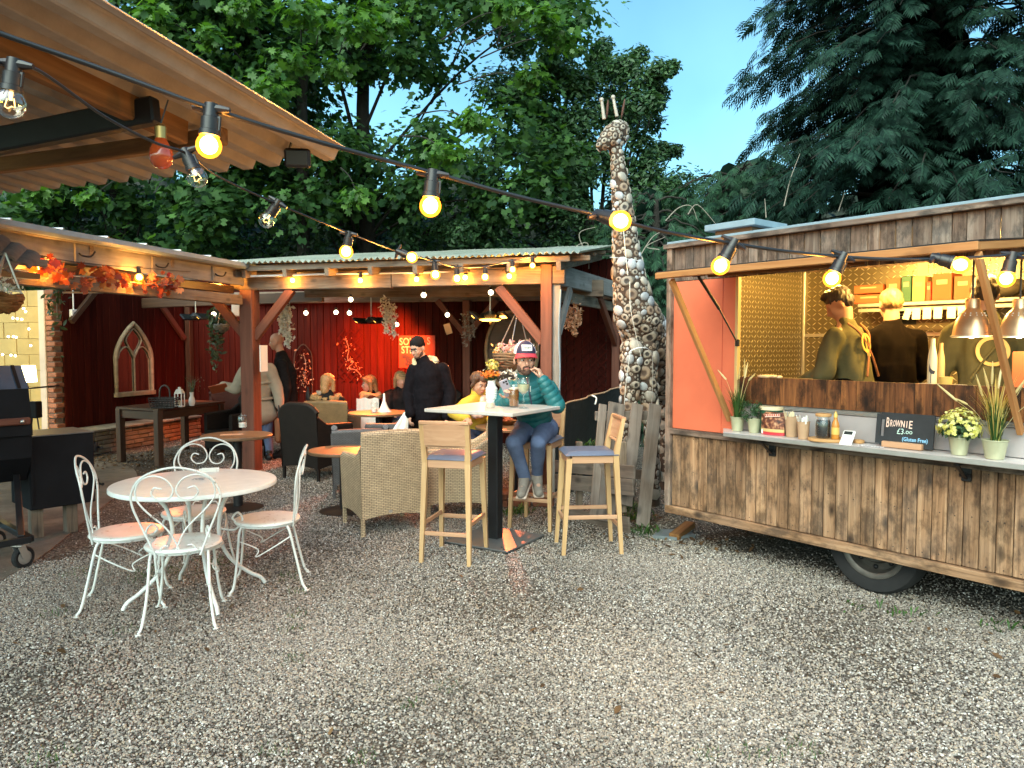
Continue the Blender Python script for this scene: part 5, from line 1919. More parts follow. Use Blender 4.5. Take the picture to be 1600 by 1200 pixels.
g3 = 'festoon bulbs along the pergola beams'
festoon('festoon cable strung along the lean-to fascia and the pergola beam', [(-40, 372, 5.6), (0, 380, 6.1), (65, 400, 6.4), (140, 412, 6.8), (215, 418, 7.4), (290, 424, 8.2), (345, 425, 9.1), (400, 425, 9.2), (457, 426, 9.15), (563, 426, 8.9), (652, 424, 8.75), (728, 421, 8.6), (790, 420, 8.5), (850, 412, 8.3)], .0045)
for (cx, cy, bx_, by, Y, lab) in ((65, 401, 65, 411, 6.4, 'lit festoon bulb over the old roof tiles at the left'), (216, 418, 217, 428, 7.4, 'lit festoon bulb above the autumn leaf garland'), (345, 425, 345, 438, 9.1, 'lit festoon bulb left of the corner post'),
                                  (457, 426, 457, 438, 9.15, 'lit festoon bulb right of the corner post'), (563, 426, 563, 439, 8.9, 'lit festoon bulb at the middle of the long beam'), (652, 424, 651, 436, 8.75, 'lit festoon bulb just left of the beam joint'),
                                  (728, 421, 727, 431, 8.6, 'lit festoon bulb, right of a close pair on the beam'), (790, 420, 794, 428, 8.5, 'lit festoon bulb, lower of a close pair near the end post')):
 festoon_bulb(D(cx, cy, Y), D(bx_, by, Y), True, .040, lab, FE * 3.6, g3)
# white globe lights hanging inside the shelters
gw = []
for i, (x, y, Y, lab) in enumerate(((123, 449, 7.6, 'white globe light by the ivy at the left shelter end'), (334, 491, 10.6, 'white globe light over the hanging ivy basket'), (478, 489, 11.2, 'white globe light left of the three in a row'),
         (525, 488, 11.2, 'white globe light in the middle of the three in a row'), (546, 489, 11.4, 'white globe light at the right of the three in a row'), (548, 468, 10.4, 'white globe light on the inner beam above the row'),
         (620, 507, 11.6, 'white globe light beside the white flower garlands'), (662, 461, 9.6, 'white globe light under the beam joint'), (699, 492, 11.0, 'white globe light above the standing man in black'), (767, 457, 9.4, 'white globe light above the glowing heater dish'))):
 p = D(x, y, Y)
 t = thing('globe_light', lab, 'light', p, 0, 'white globe lights inside the shelters')
 obj('globe', MB().ell(p, (.034, .034, .034), None, 12, 8), M['litwhite'], t, smooth=180)
 obj('cap', MB().lathe([(.018, .034), (.018, .07), (0, .075)], 10, MX.Translation(p)), M['bakelite'], t, smooth=40)
 lamp_light('globe_glow', p, 1.2, (1, .70, .32), .05, t)
# ------------------------------------------------------------------ heaters with glowing elements
def heater(p, label, arms, dish, energy, col=(1, .13, .02)):
 t = thing('patio_heater', label, 'heater', p, 0, 'hanging electric heaters')
 obj('hub', MB().lathe([(0, .05), (.05, .045), (.08, 0), (.07, -.04), (.03, -.06), (0, -.06)], 20, MX.Translation(p)), M['blacksteel'], t, smooth=40)
 obj('chain', MB().tube([p + Z_ * .05, p + Z_ * .42], .008, 6), M['alu'], t)
 for k, (az, tilt) in enumerate(arms):
  d = V((math.cos(az), math.sin(az), 0))
  c = p + d * .19 + Z_ * -.01
  Rm = frame_x(c, c + d.cross(Z_))[0].to_3x3() @ MX.Rotation(tilt, 3, 'X')
  h = obj('heater_head', MB().box(c, (.26, .16, .035), Rm, .012), M['blacksteel'], t)
  obj('element', MB().box(c + Rm @ V((0, 0, -.021)), (.22, .05, .008), Rm, .002), M['heaterlit'], h)
 if dish:
  obj('glowing_dish', MB().lathe([(.0, -.085), (.10, -.082), (.135, -.068), (.14, -.058), (.0, -.045)], 24, MX.Translation(p)), M['heaterlit'], t, smooth=50)
  obj('finial', MB().lathe([(.012, -.084), (.018, -.11), (.0, -.13)], 10, MX.Translation(p)), M['brass'], t, smooth=60)
 return t
h1 = D(580, 500, 11.0)
heater(h1, 'dark hanging heater casting red light on the boards right of the trellis', ((2.6, .5), (-.6, -.5), (1.0, .4)), False, 0)
h2 = D(766, 492, 9.6)
heater(h2, 'hanging heater with an amber glowing dish above the yellow sleeved woman', ((2.9, .7), (.3, -.7), (1.6, .5)), True, 0)
h3 = D(306, 494, 10.9)
heater(h3, 'dark hanging heater at the corner above the side table', ((2.4, .5), (-.5, -.5)), False, 0)
def heat_spot(name, p, aim, energy, col, ang, parent=None, blend=.8, rad=.08):
 l = bpy.data.lights.new(name, 'SPOT')
 l.energy = energy
 l.color = col
 l.spot_size = R_(ang)
 l.spot_blend = blend
 l.shadow_soft_size = rad
 o = bpy.data.objects.new(name, l)
 COL.objects.link(o)
 q = (V(aim) - V(p)).to_track_quat('-Z', 'Y').to_matrix().to_4x4()
 q.translation = V(p)
 o.matrix_basis = q
 WM[o.name] = q
RED = (1.0, .115, .018)
heat_spot('heater_glow', h1 + V((.1, .12, -.1)), D(602, 565, 12.65), 480, RED, 82)
heat_spot('heater_glow', h1 + V((-.1, -.1, -.1)), D(555, 640, 10.0), 330, (1, .16, .03), 95)
heat_spot('heater_glow', h1 + V((-.25, .05, -.1)), D(500, 575, 12.7), 80, RED, 90)
heat_spot('heater_glow', h2 + V((0, -.14, -.16)), G(772, 846), 1000, (1, .17, .05), 15, None, .5, .05)
heat_spot('heater_glow', h2 + V((0, -.10, -.16)), D(745, 655, 7.9), 70, (1, .24, .07), 80)
heat_spot('heater_glow', h3 + V((.1, -.1, -.1)), D(285, 690, 11.6), 90, (1, .20, .03), 55)
heat_spot('heater_glow', h3 + V((.15, .1, -.1)), D(350, 585, 13.2), 60, RED, 85)
heat_spot('heater_glow', h3 + V((0, -.15, -.1)), G(208, 826, .455), 420, (1, .20, .06), 5, None, .6, .05)
# ------------------------------------------------------------------ lamp and fairy lights on the block wall
def wall_lamp():
 p = D(40, 584, 9.9)
 t = thing('wall_lamp', 'very bright lit lamp on the cream block wall above the smoker', 'lamp', p)
 obj('shade', MB().lathe([(.13, -.11), (.115, .11), (0, .112)], 20, MX.Translation(p)), M['lamp'], t, smooth=40)
 obj('stem', MB().tube([p + Z_ * -.1, p + V((.0, .05, -.2)), p + V((.0, .72, -.2))], .012, 6), M['blacksteel'], t)
 lamp_light('lamp_glow', p + V((0, -.05, .0)), 9, (1, .70, .22), .16, t)
 t = thing('fairy_lights', 'tiny warm fairy lights pinned in rows on the cream block wall', 'fairy lights', D(25, 500, 10.7))
 for (x, y) in ((20, 497), (27, 498), (34, 499), (37, 482), (40, 487), (13, 526), (21, 526), (25, 527), (4, 554), (17, 555), (24, 556), (45, 514), (48, 540)):
  obj('fairy_bulb', MB().ell(D(x, y, 10.62), (.016, .016, .016), None, 8, 6), M['fairy'], t, smooth=180)
 lamp_light('fairy_glow', D(42, 480, 10.2), 4, (1, .75, .25), .1, t)
 # bare lamp over the small standing lamp to its right
wall_lamp()
# ------------------------------------------------------------------ white bistro set
def sym(pts):
 return [V((-p.x, p.y, p.z)) for p in pts]
def make_bistro_chair():
 t = thing('bistro_chair', 'x', 'chair', (0, 0, 0), 0, 'white wrought iron bistro chairs')
 sz = .455
 st = MB().lathe([(0, sz - .008), (.12, sz - .006), (.196, sz), (.208, sz - .004), (.212, sz - .014), (.207, sz - .022), (.12, sz - .016), (0, sz - .018)], 40)
 obj('seat', st, M['whiteworn'], t, smooth=50)
 obj('seat_ring', MB().tube([(.195 * math.cos(a), .195 * math.sin(a), sz - .028) for a in [k * math.pi / 16 for k in range(32)]], .006, 6, closed=True), M['whiteiron'], t, smooth=60)
 for sx in (-1, 1):
  pts = catmull([(sx * .15, -.13, sz - .03), (sx * .155, -.15, sz - .075), (sx * .165, -.19, .20), (sx * .185, -.225, .05), (sx * .20, -.25, .012)], 5)
  g = obj('leg', MB().tube(pts, .0085, 8).lathe([(0, 0), (.018, 0), (.018, .006), (.0, .012)], 10, MX.Translation((sx * .20, -.25, .0))), M['whiteiron'], t, smooth=50)
  pts = catmull([(sx * .13, .15, sz - .03), (sx * .14, .165, sz - .075), (sx * .155, .18, .20), (sx * .175, .20, .05), (sx * .19, .225, .012)], 5)
  obj('leg', MB().tube(pts, .0085, 8).lathe([(0, 0), (.018, 0), (.018, .006), (.0, .012)], 10, MX.Translation((sx * .19, .225, 0))), M['whiteiron'], t, smooth=50)
 def bk(x, z):
  h = z
  return V((x, -.185 - max(h, -.05) * .16 + .10 * (x / .23) ** 2 * .35, sz + h))
 hoop = [bk(x, z) for x, z in ((-.115, -.045), (-.165, .09), (-.225, .25), (-.222, .345), (-.155, .43), (0, .475))]
 hoop = hoop + sym(hoop)[::-1][1:]
 obj('back_hoop', MB().tube(catmull(hoop, 6), .0065, 8), M['whiteiron'], t, smooth=60)
 sl = [bk(x, z) for x, z in ((.0, .02), (-.05, .12), (-.165, .24), (-.205, .315), (-.185, .395), (-.115, .43), (-.045, .41), (-.008, .35), (-.03, .30), (-.085, .292), (-.12, .328), (-.105, .362), (-.068, .355))]
 for q in (sl, sym(sl)):
  obj('back_scroll', MB().tube(catmull(q, 6), .0052, 7), M['whiteiron'], t, smooth=60)
 s2 = [bk(x, z) for x, z in ((.0, .02), (-.012, -.01), (-.045, -.035), (-.082, -.028), (-.092, .0), (-.075, .022), (-.05, .02))]
 for q in (s2, sym(s2)):
  obj('seat_scroll', MB().tube(catmull(q, 5), .005, 7), M['whiteiron'], t, smooth=60)
 # scroll braces under the seat
 for sx in (-1, 1):
  pts = catmull([(sx * .155, -.16, .36), (sx * .19, -.05, .30), (sx * .18, .06, .24), (sx * .15, .05, .28), (sx * .16, .16, .34)], 5)
  obj('brace_scroll', MB().tube(pts, .0045, 6), M['whiteiron'], t, smooth=60)
 return t
bc = make_bistro_chair()
tc_ = G(305, 752, .745)
def face(p, q):
 d = q - p
 return math.atan2(-d.x, d.y)
def ground0(p):
 return V((p.x, p.y, 0))
c1, c2, c3, c4 = (ground0(G(x, y, .455)) for x, y in ((287, 845), (198, 828), (418, 808), (303, 797)))
tc0 = ground0(tc_)
setmat(bc, TR(c1, face(c1, tc0) + .05))
bc['label'] = 'white bistro chair nearest the camera with its scrolled back towards us'
copy_tree(bc, TR(c2, R_(-70)), 'white bistro chair at the left of the round table, seat tinted pink')
copy_tree(bc, TR(c3, R_(104)), 'white bistro chair at the right of the round table, seen edge-on')
copy_tree(bc, TR(c4, R_(178)), 'white bistro chair on the far side of the round table')
def bistro_table():
 t = thing('bistro_table', 'large round white metal garden table with curved legs', 'table', tc0)
 z, R = .745, .49
 obj('tabletop', MB().lathe([(0, z - .002), (R - .02, z), (R - .004, z - .002), (R, z - .008), (R, z - .026), (R - .006, z - .03), (R - .012, z - .026), (R - .02, z - .010), (0, z - .012)], 72, MX.Translation(tc0)), M['white'], t, smooth=40)
 for k in range(4):
  a = R_(38 + 90 * k)
  d = V((math.cos(a), math.sin(a), 0))
  pts = [tc0 + d * r + Z_ * h for r, h in ((.36, .715), (.26, .69), (.175, .60), (.14, .46), (.15, .33), (.22, .20), (.33, .10), (.40, .055), (.43, .012))]
  obj('leg', MB().tube(catmull(pts, 5), .0125, 10), M['whiteiron'], t, smooth=60)
  s = d.cross(Z_)
  pts = [tc0 + d * r + Z_ * h for r, h in ((.15, .42), (.24, .40), (.29, .46), (.26, .51), (.225, .48), (.245, .455))]
  obj('leg_scroll', MB().tube(catmull(pts, 5), .007, 7), M['whiteiron'], t, smooth=60)
 obj('leg_ring', MB().tube([tc0 + V((.155 * math.cos(a), .155 * math.sin(a), .335)) for a in [k * math.pi / 12 for k in range(24)]], .008, 6, closed=True), M['whiteiron'], t, smooth=60)
 # worn printed mark and the parasol hole cap
 c = G(318, 748, z + .0035)
 mb = MB()
 r = random.Random(4)
 for q in range(16):
  mb.box(c + V((r.uniform(-.07, .07), r.uniform(-.035, .035), 0)), (r.uniform(.008, .03), r.uniform(.004, .010), .0012), MX.Rotation(r.uniform(-.4, .4), 3, 'Z'))
 obj('worn_mark', mb, M['greypaint'], t)['kind'] = 'stuff'
 p = G(325, 738, z)
 o = obj('folded_card', MB().box(p + Z_ * .014, (.11, .003, .028), MX.Rotation(.25, 3, 'Z') @ MX.Rotation(.5, 3, 'X')).box(p + V((.01, .016, .014)), (.11, .003, .028), MX.Rotation(.25, 3, 'Z') @ MX.Rotation(-.5, 3, 'X')), M['paper'])
 tag(o, 'folded white card standing on the round white table', 'card')
bistro_table()
# ------------------------------------------------------------------ bar table and stools
def make_stool():
 t = thing('bar_stool', 'x', 'bar stool', (0, 0, 0), 0, 'pale oak bar stools')
 def leg(sx, sy, top):
  b = .046
  x0, y0 = sx * .165, sy * .18
  x1, y1 = sx * .185, sy * .225
  mb = MB()
  vs = []
  for (cx, cy, h, w_) in ((x1, y1, 0, .028), (x0, y0, .74, .043)):
   vs += [(cx + a * w_ / 2, cy + c * w_ / 2, h) for a, c in ((-1, -1), (1, -1), (1, 1), (-1, 1))]
  mb.add(vs, [(3, 2, 1, 0), (4, 5, 6, 7), (0, 1, 5, 4), (1, 2, 6, 5), (2, 3, 7, 6), (3, 0, 4, 7)])
  if top > .75:
   k = len(mb.v)
   vs = []
   for (cx, cy, h, w_, d_) in ((x0, y0, .74, .043, .043), (sx * .168, sy * .19, .82, .040, .040), (sx * .176, sy * .235, top, .030, .026)):
    vs += [(cx + a * w_ / 2, cy + c * d_ / 2, h) for a, c in ((-1, -1), (1, -1), (1, 1), (-1, 1))]
   fs = []
   for j in range(2):
    o = j * 4
    fs += [(o + 0, o + 1, o + 5, o + 4), (o + 1, o + 2, o + 6, o + 5), (o + 2, o + 3, o + 7, o + 6), (o + 3, o + 0, o + 4, o + 7)]
   fs += [(8, 9, 10, 11)]
   mb.add(vs, fs)
  obj('leg', mb, M['oakleg'], t)
 for sx in (-1, 1):
  leg(sx, 1, .74)
  leg(sx, -1, 1.045)
 for (p0, p1) in (((-.145, .18, .735), (.145, .18, .735)), ((-.145, -.18, .735), (.145, -.18, .735)), ((-.165, -.16, .735), (-.165, .16, .735)), ((.165, -.16, .735), (.165, .16, .735))):
  timber('seat_rail', p0, p1, .026, .062, M['oak'], t, b=.003)
 for (z, y0) in ((.26, .205),):
  timber('footrest', (-.165, y0, z), (.165, y0, z), .022, .032, M['oak'], t, b=.003)
 timber('stretcher', (-.165, -.205, .22), (.165, -.205, .22), .020, .030, M['oak'], t, b=.003)
 for sx in (-1, 1):
  timber('stretcher', (sx * .176, -.19, .29), (sx * .176, .19, .29), .020, .030, M['oak'], t, b=.003)
 # padded seat
 mb = MB()
 n = 13
 rows = []
 for i in range(n):
  row = []
  for j in range(n):
   u, v = -1 + 2 * i / (n - 1), -1 + 2 * j / (n - 1)
   e = max(abs(u), abs(v))
   z = .768 + .030 * (1 - e ** 6) ** .5 if e < 1 else .768
   row.append((u * .192, v * .205 + .005, z))
  rows.append(row)
 mb.grid(rows)
 mb.box((0, .005, .767), (.384, .41, .008), None, .002)
 obj('seat_pad', mb, M['seatpad'], t, smooth=50)
 # back slab, slightly curved, plus lower rail
 rows = []
 for k in range(9):
  x = -.158 + .316 * k / 8
  c = -.020 * (1 - (x / .158) ** 2)
  rows.append([(x, -.212 + c - .008, .875), (x, -.236 + c - .008, 1.03), (x, -.236 + c + .008, 1.03), (x, -.212 + c + .008, .875), (x, -.212 + c - .008, .875)])
 mb = MB().grid(rows)
 mb.add(rows[0][:4], [(0, 1, 2, 3)]).add(rows[-1][:4], [(3, 2, 1, 0)])
 obj('back_panel', mb, M['oak'], t, smooth=40)
 timber('top_rail', (-.19, -.240, 1.042), (.19, -.240, 1.042), .030, .026, M['oak'], t, b=.004)
 timber('back_rail', (-.155, -.205, .868), (.155, -.205, .868), .022, .016, M['oak'], t, b=.003)
 return t
M['oakleg'] = wood('pale oak legs', (.40, .23, .10), (.50, .31, .15), (.58, .38, .20), .45, knots=0, objvar=.05, bmp=.08, gs=22, spec=.4, axis=2)
st = make_stool()
ST1, ST2, ST3 = V((-.435, 5.525, 0)), V((.60, 5.74, 0)), V((.23, 6.53, 0))
setmat(st, TR(ST1, R_(-14)))
st['label'] = 'oak bar stool with its back to us in front of the wicker armchair'
copy_tree(st, TR(ST2, R_(95)), 'oak bar stool with grey-blue pad standing before the leaning pallet')
copy_tree(st, TR(ST3, R_(160)), 'oak bar stool under the man in the teal jacket')
E1, E2 = V((.857, -.515, 0)), V((.515, .857, 0))
BT = V((-.137, 5.98, 0))
def bar_table():
 t = thing('bar_table', 'tall square bar table with pale top and black pedestal', 'table', BT)
 Rb = MX((E1, E2, Z_)).transposed()
 obj('tabletop', MB().box(BT + Z_ * 1.086, (.82, .82, .028), Rb, .004), M['bartop'], t)
 obj('pedestal', MB().box(BT + Z_ * .545, (.092, .092, 1.05), Rb, .006), M['blacksteel'], t)
 obj('base_plate', MB().box(BT + Z_ * .016, (.60, .60, .014), Rb, .004), M['steelplate'], t)
 obj('base_rim', MB().box(BT + Z_ * .0055, (.606, .606, .007), Rb, .002), M['blacksteel'], t)
 obj('top_bracket', MB().box(BT + Z_ * 1.066, (.36, .36, .008), Rb, .002), M['blacksteel'], t)
 mb = MB()
 for (x, y) in ((.2, -.22), (.24, -.26)):
  mb.lathe([(0, .026), (.009, .025), (.009, .022)], 8, MX.Translation(BT + E1 * x + E2 * y))
 obj('bolt', mb, M['rubber'], t)
bar_table()
BZ = 1.1015
def glass_lathe(name, prof, c, mat, parent, n=28, smooth=60):
 return obj(name, MB().lathe(prof, n, MX.Translation(c)), M[mat], parent, smooth=smooth)
def bar_items():
 c = G(768, 631, BZ)
 t = thing('vase_of_flowers', 'white ribbed vase of yellow and orange flowers on the bar table', 'vase', c)
 prof = [(0, 0), (.035, 0), (.045, .01)]
 for k in range(6):
  z = .02 + k * .02
  prof += [(.05, z), (.052, z + .010), (.048, z + .018)]
 prof += [(.036, .155), (.032, .185), (.036, .20), (.030, .198), (.028, .18)]
 glass_lathe('vase', prof, c, 'white', t)
 r = random.Random(3)
 top = c + Z_ * .30
 for (nm, mt, cc, rad, m, s) in (('yellow_petals', 'floweryellow', top + V((.01, 0, .03)), (.06, .05, .055), 110, .030), ('orange_petals', 'flowerorange', top + V((-.01, -.02, -.045)), (.085, .06, .035), 110, .032), ('leaves', 'potleaf', top + V((0, 0, -.07)), (.05, .04, .04), 50, .04)):
  d = rng.normal(size=(m, 3))
  d /= np.linalg.norm(d, axis=1, keepdims=True)
  C = np.array(cc) + d * np.array(rad) * (.5 + .6 * rng.random((m, 1)))
  o = leaf_cloud(nm, C, d + rng.normal(size=d.shape) * .4, s * (.6 + .6 * rng.random(m)), OVAL, M[mt], t)
  o['kind'] = 'stuff'
 mb = MB()
 for k in range(9):
  e = top + V((r.uniform(-.06, .06), r.uniform(-.04, .04), r.uniform(-.05, .05)))
  mb.tube([c + Z_ * .17, e], .002, 4)
 obj('stems', mb, M['grassblade'], t)['kind'] = 'stuff'
 c = G(766, 637, BZ)
 t = thing('candle_jar', 'small clear candle jar at the foot of the ribbed vase', 'candle', c)
 glass_lathe('glass', [(0, .001), (.036, 0), (.040, .005), (.040, .075), (.038, .076)], c, 'clearglass', t)
 glass_lathe('wax', [(0, .004), (.034, .004), (.034, .038), (0, .04)], c, 'candle', t)
 c = G(803, 636, BZ)
 t = thing('beer_glass', 'pint of amber beer in front of the man in teal', 'glass', c)
 glass_lathe('glass', [(0, .001), (.035, 0), (.038, .006), (.050, .185), (.049, .186)], c, 'clearglass', t)
 glass_lathe('beer', [(0, .010), (.035, .010), (.046, .145), (0, .145)], c, 'beer', t)
 glass_lathe('froth', [(0, .1455), (.046, .1455), (.0465, .158), (0, .160)], c, 'beerhead', t)
 c = G(818, 638, BZ)
 t = thing('wine_glass', 'stemmed glass of pale wine beside the pint', 'glass', c)
 glass_lathe('glass', [(0.0000, 0.0036), (0.0408, 0.0012), (0.0408, 0.0036), (0.0072, 0.0096), (0.0054, 0.0240), (0.0054, 0.1020), (0.0144, 0.1140), (0.0408, 0.1380), (0.0516, 0.1740), (0.0504, 0.2100), (0.0432, 0.2460), (0.0420, 0.2460)], c, 'clearglass', t)
 glass_lathe('wine', [(0.0000, 0.1176), (0.0144, 0.1176), (0.0384, 0.1392), (0.0486, 0.1740), (0.0486, 0.1920), (0.0000, 0.1920)], c, 'wine', t)
bar_items()
# ------------------------------------------------------------------ woven armchairs
def make_armchair(mat, label, round_top=False, tall=.86, cushion=None):
 t = thing('wicker_armchair', label, 'armchair', (0, 0, 0), 0, 'woven armchairs')
 W, Dp, zb = .30, .31, .14
 rows = []
 n = 11
 # back: outside and inside sheets joined at the rim
 def topz(x):
  return tall - (.10 * (x / W) ** 4 if round_top else .012 * (x / W) ** 2)
 outer, inner = MB(), MB()
 Po, Pi = [], []
 for k in range(n):
  x = -W + 2 * W * k / (n - 1)
  cz = zb + .035 * (1 - (x / W) ** 2)
  bow = .02 * (1 - (x / W) ** 2)
  Po.append([V((x * (.94 + .06 * j / 8), -Dp - bow + .02 - .05 * (j / 8) ** 1.5, cz + (topz(x) - cz) * j / 8)) for j in range(9)])
  Pi.append([V((x * .9, -Dp + .085 - bow - .05 * (j / 8) ** 1.5, .40 + (topz(x) - .40 + .004) * j / 8)) for j in range(9)])
 mb = MB().grid(Po).grid([r[::-1] for r in Pi])
 for k in range(n - 1):
  mb.quad(Po[k][-1], Po[k + 1][-1], Pi[k + 1][-1], Pi[k][-1])
 for k in (0, n - 1):
  for j in range(8):
   a, b2 = (Po[k][j], Po[k][j + 1])
   c, d = Pi[k][j + 1], Pi[k][j]
   mb.quad(a, b2, c, d)
 obj('backrest', mb, mat, t, smooth=40, uv=True)
 # sides with sloping arms
 for sx in (-1, 1):
  Q, Q2 = [], []
  for k in range(9):
   y = -Dp + 2 * Dp * k / 8
   az = .645 - .03 * k / 8 + (.10 * max(0, 1 - k / 2.2))
   q = zb + .03 * (1 - ((y) / Dp) ** 2)
   Q.append([V((sx * (W - .015 + .015 * j / 6), y, q + (az - q) * j / 6)) for j in range(7)])
   Q2.append([V((sx * (W - .075), y, .36 + (az - .36) * j / 6)) for j in range(7)])
  mb = MB().grid(Q).grid([r[::-1] for r in Q2])
  for k in range(8):
   mb.quad(Q[k][-1], Q[k + 1][-1], Q2[k + 1][-1], Q2[k][-1])
  for j in range(6):
   mb.quad(Q[8][j], Q[8][j + 1], Q2[8][j + 1], Q2[8][j])
  obj('arm', mb, mat, t, smooth=40, uv=True)
  rim = catmull([(Q[k][-1] + Q2[k][-1]) / 2 + Z_ * .004 for k in range(9)], 2)
  obj('arm_rim', MB().tube(rim, .033, 8), mat, t, smooth=60, uv=True)
 obj('rim', MB().tube([(Po[k][-1] + Pi[k][-1]) / 2 for k in range(n)], .034, 8), mat, t, smooth=60, uv=True)
 obj('front_panel', MB().box((0, Dp - .02, (zb + .40) / 2 + .01), (2 * W - .06, .04, .40 - zb), None, .006), mat, t, uv=True)
 obj('seat', MB().box((0, .03, .375), (2 * W - .12, 2 * Dp - .1, .06), None, .01), mat, t, uv=True)
 if cushion:
  obj('cushion', MB().box((0, .04, .44), (2 * W - .15, 2 * Dp - .14, .075), None, .025), M[cushion], t, smooth=50)
 for sx in (-1, 1):
  for sy in (-1, 1):
   obj('leg', MB().box((sx * (W - .03), sy * (Dp - .03), .075), (.034, .034, .15), None, .004), mat, t, uv=True)
 return t
AC = make_armchair(M['rattan'], 'tan woven armchair with its wide back towards us beside the first bar stool')
setmat(AC, TR((-1.14, 6.46, 0), R_(28)))
o = obj('maker_label', MB().box(G(611, 798, .22) , (.03, .003, .022), MX.Rotation(.48, 3, 'Z')), M['alu'])
o.parent = AC
o.matrix_basis = AC.matrix_basis.inverted() @ MX.Translation((.0, 0, 0))
o.data.transform(MX.Translation(V((0, -.02, 0))))
copy_tree(AC, TR((-.50, 6.95, 0), R_(94)), 'tan woven armchair seen from the side behind the first bar stool')
for ch in list(bpy.data.objects):
 if ch.name.startswith('maker_label.'):
  bpy.data.objects.remove(ch)
AD = make_armchair(M['rattandark'], 'dark round-backed wicker armchair, nearest the corner post, turned away', True, .90)
setmat(AD, TR((-2.38, 8.95, 0), R_(-28)))
copy_tree(AD, TR((-3.95, 10.5, 0), R_(150)), 'dark wicker armchair behind the side table left of the corner post')
copy_tree(AD, TR((-1.75, 11.0, 0), R_(175)), 'dark wicker armchair draped with a white cloth by the blonde woman')
copy_tree(AD, TR((-1.05, 11.4, 0), R_(190)), 'dark wicker armchair against the bright red boards')
copy_tree(AD, TR((-4.6, 11.9, 0), R_(200)), 'dark wicker armchair standing against the side wall near the corner')
AB = make_armchair(M['rattanbrown'], 'brown straight-backed wicker armchair holding the woman in the dark coat', False, .84)
setmat(AB, TR((-2.45, 10.05, 0), R_(-4)))
AG = make_armchair(M['rattangrey'], 'low grey wicker armchair behind the tan armchair', False, .70)
setmat(AG, TR((-1.65, 7.95, 0), R_(12)))
copy_tree(AG, TR((-1.38, 9.05, 0), R_(60)), 'small grey-brown wicker chair at the right of the red lit table')
# cloth hung over a chair
def drape():
 p = D(575, 622, 10.55)
 rows = []
 for j in range(9):
  z = p.z - .62 * j / 8
  rows.append([V((p.x - .16 + .32 * i / 10, p.y - .03 - .05 * (j / 8) + .018 * math.sin(i * 1.9 + j * .2), z - .01 * math.sin(i * 1.3))) for i in range(11)])
 o = obj('white_cloth', MB().grid(rows).grid([[q + V((0, .004, 0)) for q in rw][::-1] for rw in rows]), M['paper'], smooth=180)
 tag(o, 'white cloth draped over the chair back by the blonde woman', 'cloth')
drape()
# ------------------------------------------------------------------ small tables
def round_table(c, R, h, top, label, ped='blacksteel'):
 t = thing('round_table', label, 'table', c, 0, 'round pedestal tables')
 obj('tabletop', MB().lathe([(0, h - .03), (R - .01, h - .03), (R, h - .024), (R, h - .006), (R - .006, h), (0, h)], 48, MX.Translation(c)), M[top], t, smooth=30)
 obj('pedestal', MB().lathe([(.045, .03), (.045, h - .03)], 16, MX.Translation(c)), M[ped], t, smooth=60)
 obj('base', MB().lathe([(0, .0), (.24, 0), (.24, .01), (.06, .03), (0, .03)], 28, MX.Translation(c)), M[ped], t, smooth=30)
 return t
RT1 = ground0(G(370, 679, .73))
round_table(RT1, .335, .73, 'midwood', 'brown round table in front of the corner post')
RT2 = ground0(G(592, 644, .73))
round_table(RT2, .40, .73, 'midwood', 'round table glowing red under the heater')
RT3 = V((-1.62, 7.05, 0))
round_table(RT3, .34, .60, 'midwood', 'low round table half hidden by the tan armchair')
RT4 = V((.02, 7.95, 0))
round_table(RT4, .42, .73, 'midwood', 'round table under the yellow sleeved woman behind the bar table')
RT5 = V((-3.0, 11.1, 0))
round_table(RT5, .36, .72, 'midwood', 'round table with bottles behind the dark round-backed armchair')
def candle(c, label, lit=False, h=.11):
 t = thing('candle_jar', label, 'candle', c)
 glass_lathe('glass', [(0, .001), (.040, 0), (.044, .006), (.046, h), (.040, h + .012), (.044, h + .02)], c, 'clearglass', t, 20)
 glass_lathe('wax', [(0, .004), (.036, .004), (.036, .05), (0, .052)], c, 'paper', t, 16)
 return t
candle(G(379, 668, .731), 'clear candle jar on the brown round table by the corner post')
candle(V((RT2.x - .05, RT2.y - .05, .731)), 'small candle jar on the red lit round table')
c = G(362, 679, .732)
tag(obj('paper_menu', MB().box(c, (.21, .13, .0015), MX.Rotation(.3, 3, 'Z')), M['kraft']), 'kraft menu card lying on the brown round table', 'menu')
c = V((RT2.x + .06, RT2.y + .06, .731))
t = obj('cone_lamp', MB().lathe([(0, 0), (.095, 0), (.055, .05), (.02, .14), (.012, .24), (0, .245)], 20, MX.Translation(c)), M['paper'], smooth=60)
tag(t, 'white cone-shaped ornament on the red lit round table', 'ornament')
for i, (dx, dy, h, mt, lab) in enumerate(((-.08, 0, .26, 'darkplastic', 'dark bottle on the back table near the bald man'), (.10, -.02, .20, 'candle', 'pale jug on the back table near the bald man'))):
 c = RT5 + V((dx, dy, .721))
 o = obj('bottle' if i == 0 else 'jug', MB().lathe([(0, 0), (.035, 0), (.037, .01), (.037, h * .6), (.016, h * .8), (.016, h), (0, h)] if i == 0 else [(0, 0), (.05, 0), (.06, .08), (.05, h), (.046, h), (.05, .08), (0, .01)], 16, MX.Translation(c)), M[mt], smooth=50)
 tag(o, lab, 'bottle' if i == 0 else 'jug')
c = G(792, 664, .73)
t = thing('food_bowl', 'wooden bowl of snacks on the table behind the bar table', 'bowl', c)
obj('bowl', MB().lathe([(0, 0), (.06, 0), (.11, .05), (.115, .052), (.06, .008), (0, .008)], 20, MX.Translation(c)), M['canopybeam'], t, smooth=50)
mb = MB()
